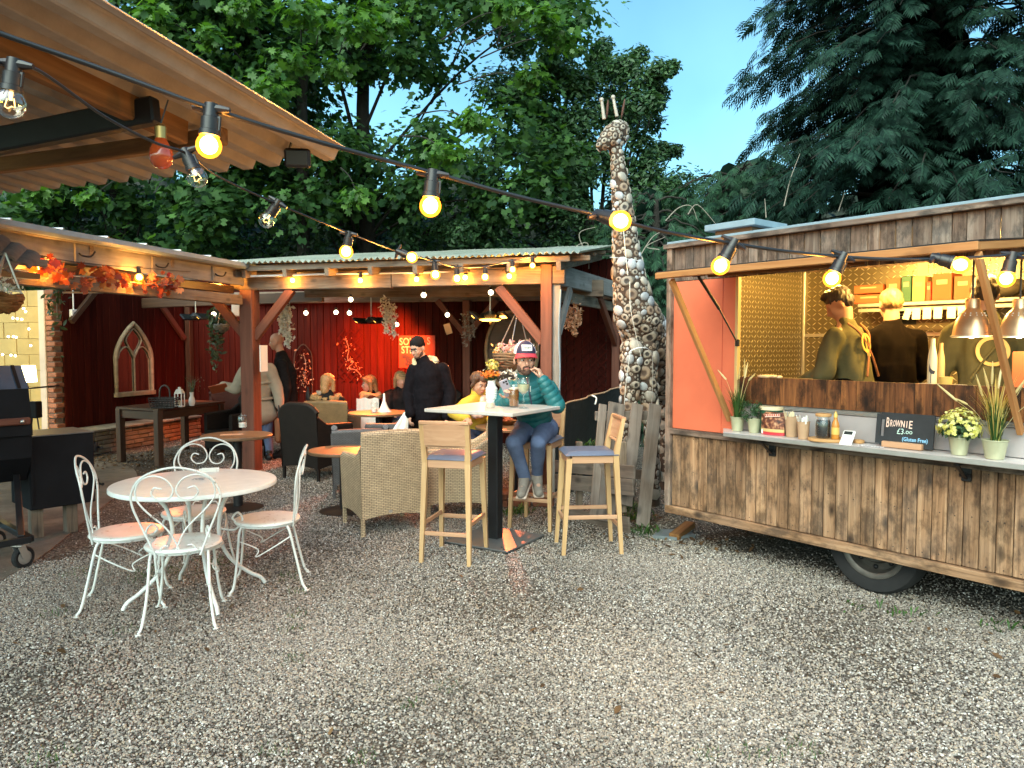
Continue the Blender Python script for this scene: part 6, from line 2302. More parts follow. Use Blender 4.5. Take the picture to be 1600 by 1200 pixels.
for k in range(18):
 a = k * 2.4
 mb.ell(c + V((.07 * math.cos(a) * (k / 18), .07 * math.sin(a) * (k / 18), .05 + .012 * (k % 3))), (.022, .018, .014), None, 8, 5)
obj('snacks', mb, M['card_o'], t, smooth=60)['kind'] = 'stuff'
def side_table():
 f0, f1 = G(190, 722), G(249, 728)
 d = (f1 - f0).normalized()
 bk = V((-d.y, d.x, 0))
 bk = (b_v * .9 + bk * .1).normalized()
 L = 1.35
 c = (f0 + f1) / 2 + bk * L / 2
 t = thing('side_table', 'dark rectangular wooden table beside the mirror wall', 'table', ground0(c))
 w_ = (f1 - f0).length
 Rm = MX((d, Z_.cross(d), Z_)).transposed()
 obj('tabletop', MB().add([f0 - d * .04 - bk * .04 + Z_ * .735, f1 + d * .04 - bk * .04 + Z_ * .735, f1 + d * .04 + bk * L + Z_ * .735, f0 - d * .04 + bk * L + Z_ * .735,
                              f0 - d * .04 - bk * .04 + Z_ * .765, f1 + d * .04 - bk * .04 + Z_ * .765, f1 + d * .04 + bk * L + Z_ * .765, f0 - d * .04 + bk * L + Z_ * .765],
                             [(3, 2, 1, 0), (4, 5, 6, 7), (0, 1, 5, 4), (1, 2, 6, 5), (2, 3, 7, 6), (3, 0, 4, 7)]), M['darkwood'], t)
 for p in (f0, f1, f0 + bk * (L - .08), f1 + bk * (L - .08)):
  timber('leg', ground0(p), ground0(p) + Z_ * .735, .085, .085, M['darkwood'], t, up=d)
 timber('apron', f0 + Z_ * .67, f1 + Z_ * .67, .03, .11, M['darkwood'], t)
 timber('apron', f1 + Z_ * .67, f1 + bk * (L - .1) + Z_ * .67, .03, .11, M['darkwood'], t)
 z = .766
 c = G(258, 637, z)
 t = thing('trug_basket', 'dark wire basket with a tall handle on the side table', 'basket', c)
 mb = MB()
 for i in range(5):
  k = 1 + i * .04
  zz = .012 + i * .03
  mb.tube([c + V((x * k, y * k, zz)) for x, y in ((-.15, -.09), (.15, -.09), (.15, .09), (-.15, .09))], .007, 5, closed=True)
 for i in range(9):
  x = -.15 + .3 * i / 8
  for y in (-.09, .09):
   mb.tube([c + V((x, y, 0)), c + V((x * 1.16, y * 1.16, .13))], .005, 5)
 mb.box(c + V((0, 0, .006)), (.3, .18, .01))
 obj('basket', mb, M['darkplastic'], t)
 obj('handle', MB().tube(catmull([c + V((-.07, 0, .12)), c + V((-.06, 0, .25)), c + V((0, 0, .30)), c + V((.06, 0, .25)), c + V((.07, 0, .12))], 5), .012, 6), M['darkplastic'], t, smooth=60)
 c = G(281, 636, z)
 t = thing('lantern', 'small white metal lantern on the side table', 'lantern', c)
 obj('frame', MB().box(c + Z_ * .01, (.10, .10, .02), None, .003).box(c + Z_ * .19, (.10, .10, .015), None, .003).box(c + V((-.045, -.045, .1)), (.012, .012, .17)).box(c + V((.045, -.045, .1)), (.012, .012, .17)).box(c + V((-.045, .045, .1)), (.012, .012, .17)).box(c + V((.045, .045, .1)), (.012, .012, .17)), M['white'], t)
 obj('roof', MB().lathe([(.07, .195), (.045, .24), (.02, .25), (.02, .27), (0, .275)], 4, MX.Translation(c) @ rotz(R_(45))), M['white'], t)
 obj('candle', MB().lathe([(0, .02), (.025, .02), (.025, .09), (0, .09)], 12, MX.Translation(c)), M['candle'], t, smooth=50)
 c = G(300, 634, z)
 t = thing('bud_vase', 'slim white vase of wild flowers on the side table', 'vase', c)
 glass_lathe('vase', [(0, 0), (.03, 0), (.045, .05), (.04, .09), (.022, .14), (.028, .19), (.024, .19)], c, 'white', t)
 mb = MB()
 blades(mb, c + Z_ * .18, 26, .10, .28, .16, .003, random.Random(2))
 obj('stems', mb, M['ivyleaf'], t)['kind'] = 'stuff'
 m = 50
 C = np.array(c) + np.array([0, 0, .30]) + rng.normal(size=(m, 3)) * np.array([.07, .05, .06])
 obj_ = leaf_cloud('petals', C, rng.normal(size=(m, 3)), .026 * np.ones(m), OVAL, M['ivyleaf'], t)
 obj_['kind'] = 'stuff'
side_table()
# ------------------------------------------------------------------ smoker barbecue
def smoker():
 e = V((.66, .75, 0)).normalized()
 f = V((.75, -.66, 0)).normalized()          # towards the yard
 P1 = V((-3.60, 6.30, 0))
 P0 = P1 - e * .49
 t = thing('smoker_barbecue', 'big black barrel smoker on castors with an offset firebox', 'barbecue', P0 - e * .5)
 Rm = MX((e, Z_.cross(e), Z_)).transposed()
 dep = .50
 c = (P0 + P1) / 2 - f * dep / 2
 fb = obj('firebox', MB().box(c + Z_ * .555, (.49, dep, .60), Rm, .006), M['smoker'], t)
 obj('firebox_top', MB().box(c + Z_ * .860, (.50, dep + .012, .010), Rm, .002), M['steelplate'], fb)
 for z in (.72, .40):
  h = obj('hinge', MB().tube([P1 + e * .03 + f * -.05 + Z_ * (z - .045), P1 + e * .03 + f * -.05 + Z_ * (z + .045)], .022, 10).box(P1 + f * -.05 + e * .01 + Z_ * z, (.05, .05, .07), Rm, .006).tube([P1 + e * .055 + f * -.05 + Z_ * z, P1 + e * .055 + f * .02 + Z_ * z], .014, 8), M['blacksteel'], fb, smooth=40)
 obj('firebox_seam', MB().box(P0 + e * .02 + f * .003 + Z_ * .58, (.02, .012, .56), Rm, .002), M['smoker'], fb)
 # timber blocks under the firebox
 for (k, dz) in ((.28, .0), (.02, 0)):
  q = P0 + e * (k + .05) - f * .12
  timber('support_block', q, q + Z_ * .25, .09, .09, M['oldbeam'], t, up=e)
 # octagonal barrel running away to the left
 bc_ = P0 - e * .015 + f * .06 - f * dep / 2
 prof = [(-.36, .0), (-.27, .29), (-.10, .44), (.14, .45), (.31, .27), (.365, .02), (.33, -.28), (.16, -.48), (-.18, -.48), (-.33, -.28)]
 zc = .99
 n = len(prof)
 def ringp(s):
  return [bc_ - e * s + f * px + Z_ * (zc + pz) for px, pz in prof]
 A, B = ringp(0), ringp(1.5)
 lid = MB()
 low = MB()
 for k in range(n):
  k2 = (k + 1) % n
  tgt = lid if k in (0, 1, 2, 3) else low
  tgt.quad(A[k], A[k2], B[k2], B[k])
 low.add(A, [tuple(range(n))])
 low.add(B, [tuple(range(n))[::-1]])
 obj('barrel', low, M['smoker'], t)
 ld = obj('lid', lid, M['smokerlid'], t)
 for s in (.05, .42, 1.0):
  mb = MB()
  q = ringp(s)
  q2 = ringp(s + .025)
  for k in range(0, 4):
   o = .006
   a, b2, c2, d2 = q[k], q[k + 1], q2[k + 1], q2[k]
   nn = (b2 - a).cross(d2 - a).normalized()
   if nn.dot(a - (bc_ + Z_ * zc)) < 0:
    nn = -nn
   mb.quad(a + nn * o, b2 + nn * o, c2 + nn * o, d2 + nn * o)
  obj('lid_band', mb, M['smoker'], ld)
 hp = bc_ + f * .40 + Z_ * (zc + .02)
 timber('handle', hp - e * .02, hp - e * .75, .04, .055, M['redpost'], t, b=.01)
 obj('handle_bolt', MB().ell(hp - e * .08 + f * .025, (.016, .016, .016), None, 10, 8), M['alu'], t, smooth=60)
 timber('lid_lip', bc_ + f * .372 + Z_ * (zc - .05), bc_ + f * .372 - e * 1.5 + Z_ * (zc - .05), .02, .10, M['smoker'], t)
 # trolley
 w1 = ground0(G(38, 888)) - f * .02
 z1 = .20
 fr = w1 + Z_ * z1
 timber('frame_bar', fr + e * .05 - f * -.0, fr - e * 1.3, .05, .045, M['blacksteel'], t)
 timber('frame_bar', fr + e * .05, fr + e * .05 - f * .75, .05, .045, M['blacksteel'], t)
 timber('frame_leg', fr + Z_ * .01 - f * .03, P0 - e * .10 + f * .05 + Z_ * .56, .045, .045, M['blacksteel'], t)
 timber('frame_leg', fr - f * .7 + Z_ * .01, P0 - e * .16 - f * .50 + Z_ * .58, .045, .045, M['blacksteel'], t)
 for q in (w1 + V((0, 0, 0)), w1 - e * 1.2, w1 - f * .7, w1 - f * .7 - e * 1.2):
  ax = (e * .35 + f * .94).normalized()
  Mw = frame_at(V((0, 0, 0)), ax).to_3x3().to_4x4() @ MX.Rotation(math.pi / 2, 4, 'Y')
  Mw.translation = q + Z_ * .078
  wl = obj('castor', MB().lathe([(.05, -.02), (.07, -.022), (.078, -.014), (.078, .014), (.07, .022), (.05, .02)], 28, Mw), M['rubber'], t, smooth=40)
  obj('hub', MB().lathe([(0, -.022), (.02, -.026), (.05, -.018), (.052, .018), (.02, .026), (0, .022)], 24, Mw), M['alu'], wl, smooth=40)
  pr = ax.cross(Z_).normalized()
  obj('fork', MB().bar(q + Z_ * .08 + ax * .032, q + Z_ * .17 + ax * .032 + pr * .03, .05, .004, up=ax).bar(q + Z_ * .08 - ax * .032, q + Z_ * .17 - ax * .032 + pr * .03, .05, .004, up=ax).box(q + Z_ * .172 + pr * .02, (.08, .08, .008)), M['alu'], wl)
smoker()
# ------------------------------------------------------------------ one skin over many overlapping shapes
def remeshed(name, mb, mat, voxel, parent=None, smooth_iter=4, smooth_f=.5, disp=None, label=None):
 me = bpy.data.meshes.new(name)
 me.from_pydata(mb.v, [], mb.f)
 o = bpy.data.objects.new(name, me)
 COL.objects.link(o)
 md = o.modifiers.new('r', 'REMESH')
 md.mode = 'VOXEL'
 md.voxel_size = voxel
 md.use_smooth_shade = True
 if smooth_iter:
  ms = o.modifiers.new('s', 'SMOOTH')
  ms.factor = smooth_f
  ms.iterations = smooth_iter
 dg = bpy.context.evaluated_depsgraph_get()
 me2 = bpy.data.meshes.new_from_object(o.evaluated_get(dg))
 bpy.data.objects.remove(o)
 bpy.data.meshes.remove(me)
 me2.name = name
 if disp is not None:
  n = len(me2.vertices)
  co = np.empty(n * 3)
  me2.vertices.foreach_get('co', co)
  no = np.empty(n * 3)
  me2.vertices.foreach_get('normal', no)
  co, no = co.reshape(-1, 3), no.reshape(-1, 3)
  co = disp(co, no)
  me2.vertices.foreach_set('co', co.ravel())
 me2.materials.clear()
 me2.materials.append(M[mat] if isinstance(mat, str) else mat)
 me2.polygons.foreach_set('use_smooth', [True] * len(me2.polygons))
 me2.update()
 return obj(name, me2, None, parent, label=label)
# ------------------------------------------------------------------ giraffe sculpture of stones held in a wire skin
def giraffe():
 Y = 7.25
 def g(x, y, dy=0.0):
  return D(x, y, Y + dy)
 s = Y / 1150
 t = thing('giraffe_sculpture', 'tall giraffe sculpture covered in pale stones behind the pallet', 'sculpture', ground0(g(1000, 700, .3)))
 mb = MB()
 # neck, chest, back, rump
 neck = [(963, 236, 0, 10), (969, 290, 0, 13.5), (974, 340, .01, 17), (978, 390, .02, 21), (984, 440, .05, 27), (992, 490, .10, 33)]
 for a, b in zip(neck, neck[1:]):
  mb.cap(g(a[0], a[1], a[2]), g(b[0], b[1], b[2]), a[3] * s, b[3] * s, 14)
 mb.cap(g(992, 490, .1), g(1004, 520, .3), 34 * s, 35 * s, 14)
 mb.cap(g(1004, 520, .3), g(1036, 560, 1.0), 36 * s, 30 * s, 14)
 mb.cap(g(1006, 505, .3), g(1030, 540, .9), 26 * s, 24 * s, 14)
 mb.cap(g(1008, 520, .35), g(1030, 590, .8), 40 * s, 40 * s, 14)
 mb.cap(g(1000, 500, .15), g(1016, 540, .4), 36 * s, 38 * s, 14)
 # legs
 legs = [((988, 545, .0), (984, 600, -.02), (981, 665, -.02), (980, 800, -.02)), ((1010, 545, .08), (1012, 600, .06), (1018, 665, .05), (1020, 800, .05)), ((1034, 560, .85), (1036, 640, .9), (1040, 800, .9)), ((1050, 560, 1.1), (1056, 650, 1.1), (1060, 800, 1.1))]
 for lg in legs:
  rs = [17, 15, 12.5, 11]
  for k in range(len(lg) - 1):
   p, q = g(*lg[k]), g(*lg[k + 1])
   if k == len(lg) - 2:
    q = ground0(q)
   mb.cap(p, q, rs[k] * s, rs[k + 1] * s, 12)
 # head pointing left
 hd = [((966, 205, 0), 17), ((957, 212, -.02), 17), ((945, 222, -.05), 12), ((939, 228, -.06), 8.5)]
 for a, b in zip(hd, hd[1:]):
  mb.cap(g(*a[0]), g(*b[0]), a[1] * s, b[1] * s, 14)
 mb.ell(g(971, 212, 0), (12 * s, 11 * s, 14 * s), None, 12, 8)
 body = remeshed('body', mb, M['giraffeskin'], .022, t, 2)
 # horns and ears
 hm = MB()
 for (x0, y0, x1, y1) in ((944, 182, 940, 156), (964, 178, 958, 152)):
  hm.tube([g(x0, y0 + 4), g(x1, y1)], [.018, .014], 8)
  hm.ell(g(x1, y1), (.023, .023, .023), None, 10, 8)
 obj('horn', hm, M['stonepale'], t, smooth=60)
 for (x0, y0, x1, y1) in ((948, 183, 950, 158), (971, 184, 976, 157)):
  p0, p1 = g(x0, y0, .04), g(x1, y1, .04)
  pm = p0.lerp(p1, .5)
  e = MB().ell(pm, (.030, .012, (p1 - p0).length * .6), (p1 - p0).to_track_quat('Z', 'Y').to_matrix(), 10, 8)
  obj('ear', e, M['rustear'], t, smooth=60)
 # stones set into the skin
 me = body.data
 me.calc_loop_triangles()
 nt = len(me.loop_triangles)
 tri = np.empty(nt * 3, np.int32)
 me.loop_triangles.foreach_get('vertices', tri)
 ar = np.empty(nt)
 me.loop_triangles.foreach_get('area', ar)
 co = np.empty(len(me.vertices) * 3)
 me.vertices.foreach_get('co', co)
 no = np.empty(len(me.vertices) * 3)
 me.vertices.foreach_get('normal', no)
 co, no = co.reshape(-1, 3), no.reshape(-1, 3)
 tri = tri.reshape(-1, 3)
 r = np.random.default_rng(4)
 NC = 46000
 pick = r.choice(nt, NC, p=ar / ar.sum())
 u = r.random((NC, 2))
 sw = u.sum(1) > 1
 u[sw] = 1 - u[sw]
 P = co[tri[pick, 0]] * (1 - u.sum(1))[:, None] + co[tri[pick, 1]] * u[:, :1] + co[tri[pick, 2]] * u[:, 1:]
 Nn = no[tri[pick, 0]]
 keep, rad, nn = np.zeros((4000, 3)), np.zeros(4000), []
 for i in range(NC):
  p = P[i]
  if p[2] < .12 or len(nn) >= 3000:
   continue
  f = i / NC
  hi = p[2] > 2.4
  if f < .12:
   rr = r.choice([.046, .052]) if hi else r.choice([.05, .062, .075])
  elif f < .4:
   rr = r.choice([.030, .038, .044]) if hi else r.choice([.032, .040, .048])
  else:
   rr = r.choice([.014, .019, .024])
  if p[2] > 3.3:
   rr = min(rr, .030)
  m = len(nn)
  if m:
   d = ((keep[:m] - p) ** 2).sum(1)
   if (d < ((rad[:m] + rr) * .92) ** 2).any():
    continue
  keep[m] = p
  rad[m] = rr
  nn.append(Nn[i])
 keep = keep[:len(nn)]
 protos = []
 for k in range(5):
  b = MB()
  el = 1 + .22 * (k - 2) / 2
  prof = [(1.0, -.25), (1.0, .05), (.93, .3), (.72, .48), (.5, .52), (.30, .46), (.0, .44)] if k % 2 == 0 else [(1.0, -.25), (.98, .1), (.84, .4), (.55, .62), (.3, .68), (0, .69)]
  b.lathe(prof, 9, MX.Diagonal((el, 1 / el, 1, 1)))
  rr_ = random.Random(k)
  b.v = [(x * rr_.uniform(.92, 1.08), y * rr_.uniform(.92, 1.08), z) for x, y, z in b.v]
  protos.append(mesh_of(b, 'stone', [M['stonecored'], M['stonepale'], M['stonecored2'], M['stonegrey'], M['stonecored']][k], 60))
 order = []
 for i, p in enumerate(keep):
  n = V(nn[i])
  vis = n.dot((CAM - V(p)).normalized()) > -.05 and p[2] > .75
  order.append((not vis, -rad[i], i))
 order.sort()
 rest = MB()
 for q, (nv, _, i) in enumerate(order):
  n = V(nn[i])
  Mw = n.to_track_quat('Z', 'Y').to_matrix().to_4x4() @ rotz(r.random() * 6.28)
  Mw.translation = V(keep[i]) - n * rad[i] * .10
  Mw = Mw @ MX.Diagonal((rad[i], rad[i], rad[i] * .62, 1))
  if q < 300:
   put('stone', protos[r.integers(5)], Mw, t)
  else:
   b = MB().lathe([(1.0, -.25), (.95, .25), (.0, .5)], 6)
   rest.add(b.v, b.f, 0, Mw)
 o = obj('small_stones', rest, M['stonepale'], t, smooth=60)
 o['kind'] = 'stuff'
 # wires
 mb = MB()
 for (pts) in ([(984, 440), (985, 480), (993, 520), (1002, 560)], [(953, 402), (975, 404), (1002, 408)], [(972, 330), (976, 380), (981, 430)], [(985, 548), (1000, 543), (1015, 547), (1020, 570), (1018, 640)], [(985, 548), (978, 600), (975, 640)]):
  mb.tube(catmull([g(x, y, -.20) for x, y in pts], 4), .0035, 5)
 obj('wire', mb, M['alu'], t, smooth=60)
def cored(name, ring, core, r0=.32, r1=.5):
 m, nt, b = newmat(name)
 v = nd(nt, 'TexCoord').outputs['Object']
 sx = nd(nt, 'SeparateXYZ', {0: v})
 d = mth(nt, 'SQRT', mth(nt, 'ADD', mth(nt, 'MULTIPLY', sx.outputs[0], sx.outputs[0]), mth(nt, 'MULTIPLY', sx.outputs[1], sx.outputs[1])))
 n = nd(nt, 'TexNoise', {'Vector': v, 'Scale': 2.5, 'Detail': 4}).outputs[0]
 d = mth(nt, 'ADD', d, mth(nt, 'MULTIPLY', mth(nt, 'SUBTRACT', n, .5), .35))
 c = ramp(nt, d, [(r0, core), (r1, ring), (.85, [x * .85 for x in ring]), (1.05, [x * .35 for x in ring])])
 oi = nd(nt, 'ObjectInfo').outputs['Random']
 k = nd(nt, 'MapRange', {'Value': oi, 3: .7, 4: 1.2}).outputs[0]
 c = mixc(nt, 1.0, c, nd(nt, 'CombineColor', {0: k, 1: k, 2: k}).outputs[0], 'MULTIPLY')
 L_(nt, c, b.inputs['Base Color'])
 b.inputs['Roughness'].default_value = .6
 bump(nt, b, n, .3, .01)
 return m
M['stonecored'] = cored('cream stone with dark core', (.37, .30, .235), (.035, .025, .02))
M['stonecored2'] = cored('buff stone with brown core', (.32, .215, .145), (.09, .05, .032), .25, .55)
M['stonepale'] = plain('pale flint', (.35, .30, .25), .55, 0, .3, 14, .2, 50, objvar=.25)
M['stonegrey'] = plain('blue grey flint', (.36, .36, .375), .45, 0, .25, 10, objvar=.25)
M['giraffeskin'] = plain('rusty mesh skin', (.055, .032, .021), .9, 0, .5, 16, .8, 40)
M['rustear'] = plain('rusted sheet', (.11, .045, .030), .8, 0, .3, 20)
giraffe()
# ------------------------------------------------------------------ pallets, planks, low black fence, slate
def pallets():
 # upright pallet leaning back, vertical slats
 def pl(x, y, z=None, Y=None):
  return G(x, y) if Y is None else D(x, y, Y)
 bl, br = G(905, 832) + V((0, .25, 0)), G(1003, 826) + V((.0, .1, 0))
 Yt = 6.75
 t = thing('wooden_pallet', 'grey wooden pallet with upright slats leaning below the giraffe', 'pallet', G(960, 830))
 slats = [(942, 632, 927, 806, 14), (964, 630, 946, 815, 30), (996, 631, 978, 790, 21), (1024, 632, 1004, 822, 23)]
 for (xt, yt, xb, yb, w_) in slats:
  p1 = D(xt, yt, Yt)
  p0 = D(xb, yb, 6.32)
  timber('slat', p0, p1, .018, w_ * 6.5 / 1150 * .95, M['pallet'], t, up=(1, .25, 0))
 for (y, dy) in ((650, .10), (742, .06), (815, .05)):
  timber('bearer', D(930, y, 6.62 + dy), D(1022, y - 1, 6.72 + dy), .03, .085, M['pallet'], t)
 timber('side_block', D(1018, 640, 6.85), D(1006, 815, 6.46), .08, .05, M['oldbeam'], t, up=(1, .25, 0))
 # second pallet lying against it on its edge, horizontal boards
 t = thing('broken_pallet', 'broken pallet standing on edge behind the right bar stool', 'pallet', G(900, 835))
 for (x0, y0, x1, y1, h) in ((868, 728, 992, 738, 20), (868, 752, 990, 762, 25), (862, 803, 984, 822, 27)):
  timber('board', D(x0, y0, 7.0), D(x1, y1, 6.18), .02, h * 6.5 / 1150, M['pallet'], t)
 for x, y0, y1, Y in ((973, 690, 800, 6.33), (905, 690, 800, 6.75), (878, 700, 795, 6.95)):
  timber('block', D(x, y0, Y + .06), D(x, y1, Y + .06), .06, .06, M['oldbeam'], t, up=(1, 0, 0))
 # black tarp fence with a rope top
 t = thing('tarp_fence', 'low black sheeted fence with a pale rope along its top', 'fence', D(915, 700, 8.3))
 P = []
 for k in range(13):
  f = k / 12
  x = 868 + (975 - 868) * f
  p = D(x, 637 - 33 * f, 7.55 + 1.6 * f)
  w_ = .03 * math.sin(k * 1.7)
  P.append([p + V((w_, 0, 0)), V((p.x + w_ * .3, p.y + .03, p.z * .5)), V((p.x - w_, p.y + .05, 0))])
 obj('sheet', MB().grid(P).grid([[q + V((0, .01, 0)) for q in r][::-1] for r in P]), M['tarp'], t, smooth=180)
 obj('rope', MB().tube([r[0] + Z_ * .008 for r in P], .010, 6), M['kraft'], t, smooth=60)
 for k in (0, 4, 8, 12):
  timber('post', ground0(P[k][0]) + V((0, .16, 0)), P[k][0] + V((0, .10, -.04)), .05, .05, M['greybeam'], t)
 obj('rope_end', MB().tube(catmull([D(925, 618, 8.2), D(932, 622, 8.18), D(930, 632, 8.17)], 4), .010, 6), M['paper'], t, smooth=60)
 # slate and bits of wood by the trailer corner
 c = G(1047, 838)
 o = obj('slate_slab', MB().prism([(-.16, -.08), (.02, -.15), (.20, -.05), (.16, .11), (-.06, .13)], .03, MX.Translation(c)), M['slate'])
 tag(o, 'flat grey slate slab on the gravel by the trailer corner', 'slab')
 p = G(1066, 842)
 o = timber('timber_offcut', p + V((-.08, -.05, .03)), p + V((.12, .22, .07)), .09, .05, M['canopybeam'])
 tag(o, 'short timber offcut lying beside the slate slab', 'timber')
 o = obj('weed_patch', MB(), M['grassblade'])
 mb = MB()
 r = random.Random(12)
 for (px, py, n) in ((1015, 836, 40), (1000, 812, 70), (985, 800, 60), (1345, 950, 16), (1425, 962, 16), (1570, 985, 22), (930, 700, 50), (800, 805, 60), (815, 800, 50), (960, 700, 40)):
  c = G(px, py) if py > 760 else D(px, py, 7.4)
  for k in range(n):
   a = r.random() * 6.28
   q = c + V((r.gauss(0, .07), r.gauss(0, .05), 0))
   if py > 760:
    q.z = 0
   h = r.uniform(.02, .06) if px > 1100 else r.uniform(.03, .10)
   e = V((math.cos(a), math.sin(a), 0))
   w_ = e.cross(Z_) * .007
   mb.add([q - w_ * .3, q + e * h * .5 + Z_ * h * .7 - w_, q + e * h + Z_ * h, q + e * h * .5 + Z_ * h * .7 + w_], [(0, 1, 2, 3)])
 bpy.data.objects.remove(o)
 obj('weeds', mb, M['grassblade'], kind='stuff')
 # terracotta planter and small brick pile behind the seated man
 c = G(812, 800)
 t = thing('brick_plinth', 'low plinth of red bricks behind the legs of the man in teal', 'plinth', c)
 for k in range(6):
  put('brick', brick_mesh(.21, .10, .065), frame_at(c + V((-.22 + .23 * (k % 3), .25, .035 + .068 * (k // 3))), V((1, -.1, 0)).normalized()), t)
pallets()
# ------------------------------------------------------------------ things on the boarded walls
WB = S(0, 3.285)          # face of the back wall
NB = -b_v
WL = S(-3.485, 0)         # face of the left wall
NL = a_
def on_back(x, y, off=.02):
 return PL(x, y, WB + NB * off, NB)
def on_left(x, y, off=.02):
 return PL(x, y, WL + NL * off, NL)
def gothic_mirror():
 q = [on_left(x, y, .03) for x, y in ((179, 618), (238, 612))]
 top = on_left(208, 505, .03)
 ex = (q[1] - q[0]).normalized()
 ex.z = 0
 ex.normalize()
 w_ = (q[1] - q[0]).length
 h = top.z - q[0].z
 o = (q[0] + q[1]) / 2
 o.z = (q[0].z + q[1].z) / 2
 t = thing('arched_mirror', 'gothic arched mirror with a gilt tracery frame on the oxblood wall', 'mirror', o)
 def P(x, z, d=0.0):
  return o + ex * x + Z_ * z + NL * d
 hw = w_ / 2
 def arch(s):
  pts = [(-hw * s, 0.0), (-hw * s, h * .50)]
  for k in range(1, 9):
   q = k / 8
   pts.append((-hw * s * (1 - q ** 1.75) ** .95, h * .50 + h * .50 * q))
  return pts + [(-x, z) for x, z in pts[:-1][::-1]]
 outer = arch(1.0)
 mb = MB()
 P2 = [P(x, z) for x, z in outer]
 mb.add([P(x * .92, max(z, .02) if z < .1 else z * .975, .004) for x, z in outer], [tuple(range(len(outer)))])
 obj('glass', mb, M['mirror'], t)
 mb = MB()
 mb.tube([P(x * .95, z * .985 + .01, .02) for x, z in outer], .036, 8, closed=True)
 obj('frame', mb, M['mirrorframe'], t, smooth=50)
 obj('sill', MB().box(P(0, .0, .03), (w_ * 1.04, .07, .07), MX((ex, Z_.cross(ex), Z_)).transposed(), .006), M['mirrorframe'], t)
 mb = MB()
 mb.tube([P(0, .03, .02), P(0, h * .50, .02)], .016, 6)
 for sx in (-1, 1):
  mb.tube(catmull([P(0, h * .5, .02), P(sx * hw * .12, h * .60, .02), P(sx * hw * .42, h * .66, .02), P(sx * hw * .72, h * .60, .02), P(sx * hw * .84, h * .5, .02)], 5), .014, 6)
  mb.tube(catmull([P(0, h * .5, .02), P(sx * hw * .22, h * .63, .02), P(sx * hw * .40, h * .76, .02), P(sx * hw * .2, h * .86, .02), P(0, h * .92, .02)], 5), .014, 6)
 obj('tracery', mb, M['mirrorframe'], t, smooth=60)
gothic_mirror()
def wall_decor():
 # round mirror behind the flower basket
 c = on_back(800, 548, .04)
 t = thing('round_plaque', 'large dark oval plaque in a pale hoop behind the hanging flower basket', 'plaque', c)
 ex = a_
 obj('disc', MB().add([c + ex * .42 * math.cos(k * .2618) + Z_ * .62 * math.sin(k * .2618) for k in range(24)], [tuple(range(24))]), M['darkwood'], t)
 obj('frame', MB().tube([c + NB * .02 + ex * .43 * math.cos(k * .1963) + Z_ * .63 * math.sin(k * .1963) for k in range(32)], .03, 8, closed=True), M['mirrorframe'], t, smooth=60)
 # painted sign
 p0, p1 = on_back(623, 524, .03), on_back(680, 524, .03)
 zb = on_back(623, 575, .03).z
 w_ = (p1 - p0).length
 t = thing('painted_sign', 'orange-red poster with pale lettering SON and STR behind the man in black', 'sign', (p0 + p1) / 2)
 obj('panel', MB().box((p0 + p1) / 2 + Z_ * ((zb - p0.z) / 2), (w_, .015, p0.z - zb), MX((a_, b_v, Z_)).transposed(), .003), M['signred'], t)
 def sig(body, x, y, size, name='lettering'):
  p = on_back(x, y, .042)
  Mw = MX((a_, Z_, NB)).transposed().to_4x4()
  Mw.translation = p
  text_mesh(name, body, size, M['chalk_pink'], Mw, t, .002, .82, .003)
 sig('SON', 624, 539, .17)
 sig('S', 667, 538, .17)
 sig('STR', 627, 552, .17)
 mb = MB()
 r = random.Random(2)
 for k in range(16):
  p = on_back(630 + r.random() * 14, 556 + r.random() * 14, .040)
  mb.ell(p, (.035, .006, .03), MX((a_, b_v, Z_)).transposed(), 7, 5)
 obj('dark_motif', mb, M['print'], t)['kind'] = 'stuff'
 # diamond trellises
 def trellis(x0, x1, y0, y1, label, mat='redboard'):
  A, B = on_back(x0, y0, .03), on_back(x1, y0, .03)
  z1, z0 = A.z, on_back(x0, y1, .03).z
  w_ = (B - A).length
  t = thing('trellis', label, 'trellis', A)
  n = 0
  h = z1 - z0
  st = .14
  for sgn in (1, -1):
   k = -h
   while k < w_:
    lo, hi = max(k, 0), min(k + h, w_)
    if hi - lo > .05:
     za, zb = (lo - k), (hi - k)
     if sgn < 0:
      za, zb = h - za, h - zb
     timber('lath', A + a_ * lo + Z_ * (za - h) + NB * (.008 * sgn), A + a_ * hi + Z_ * (zb - h) + NB * (.008 * sgn), .022, .007, M[mat], t, up=NB, b=0)
    k += st
  return t
 trellis(528, 568, 514, 596, 'diamond lath trellis with a pale blossom vine by the red lit boards')
 trellis(872, 950, 500, 612, 'wide dark diamond trellis behind the seated man in teal')
 trellis(462, 488, 545, 612, 'small arched trellis of white blossoms near the bald man')
 # ornamental arch outline
 mb = MB()
 mb.tube(catmull([on_back(460, 620, .05), on_back(460, 560, .05), on_back(466, 545, .05), on_back(474, 538, .05), on_back(482, 545, .05), on_back(488, 560, .05), on_back(488, 620, .05)], 4), .010, 6)
 t = obj('garden_arch', mb, M['darkwood'], smooth=60)
 tag(t, 'thin arched metal frame around the small blossom trellis', 'frame')
 def vine(pts, n, size, mat, label, name, off=.06, spread=.05):
  P = catmull([on_back(x, y, off) if not isinstance(x, V) else x for x, y in pts], 8)
  t = thing(name, label, 'garland', P[0])
  obj('stem', MB().tube(P, .006, 5), M['deadtwig'], t, smooth=60)
  ii = rng.integers(len(P), size=n)
  C = np.array([np.array(P[i]) for i in ii]) + rng.normal(size=(n, 3)) * spread
  o = leaf_cloud('blossoms', C, rng.normal(size=(n, 3)) + np.array(NB) * 1.0, size * (.6 + .7 * rng.random(n)), OVAL, M[mat], t)
  o['kind'] = 'stuff'
  return t
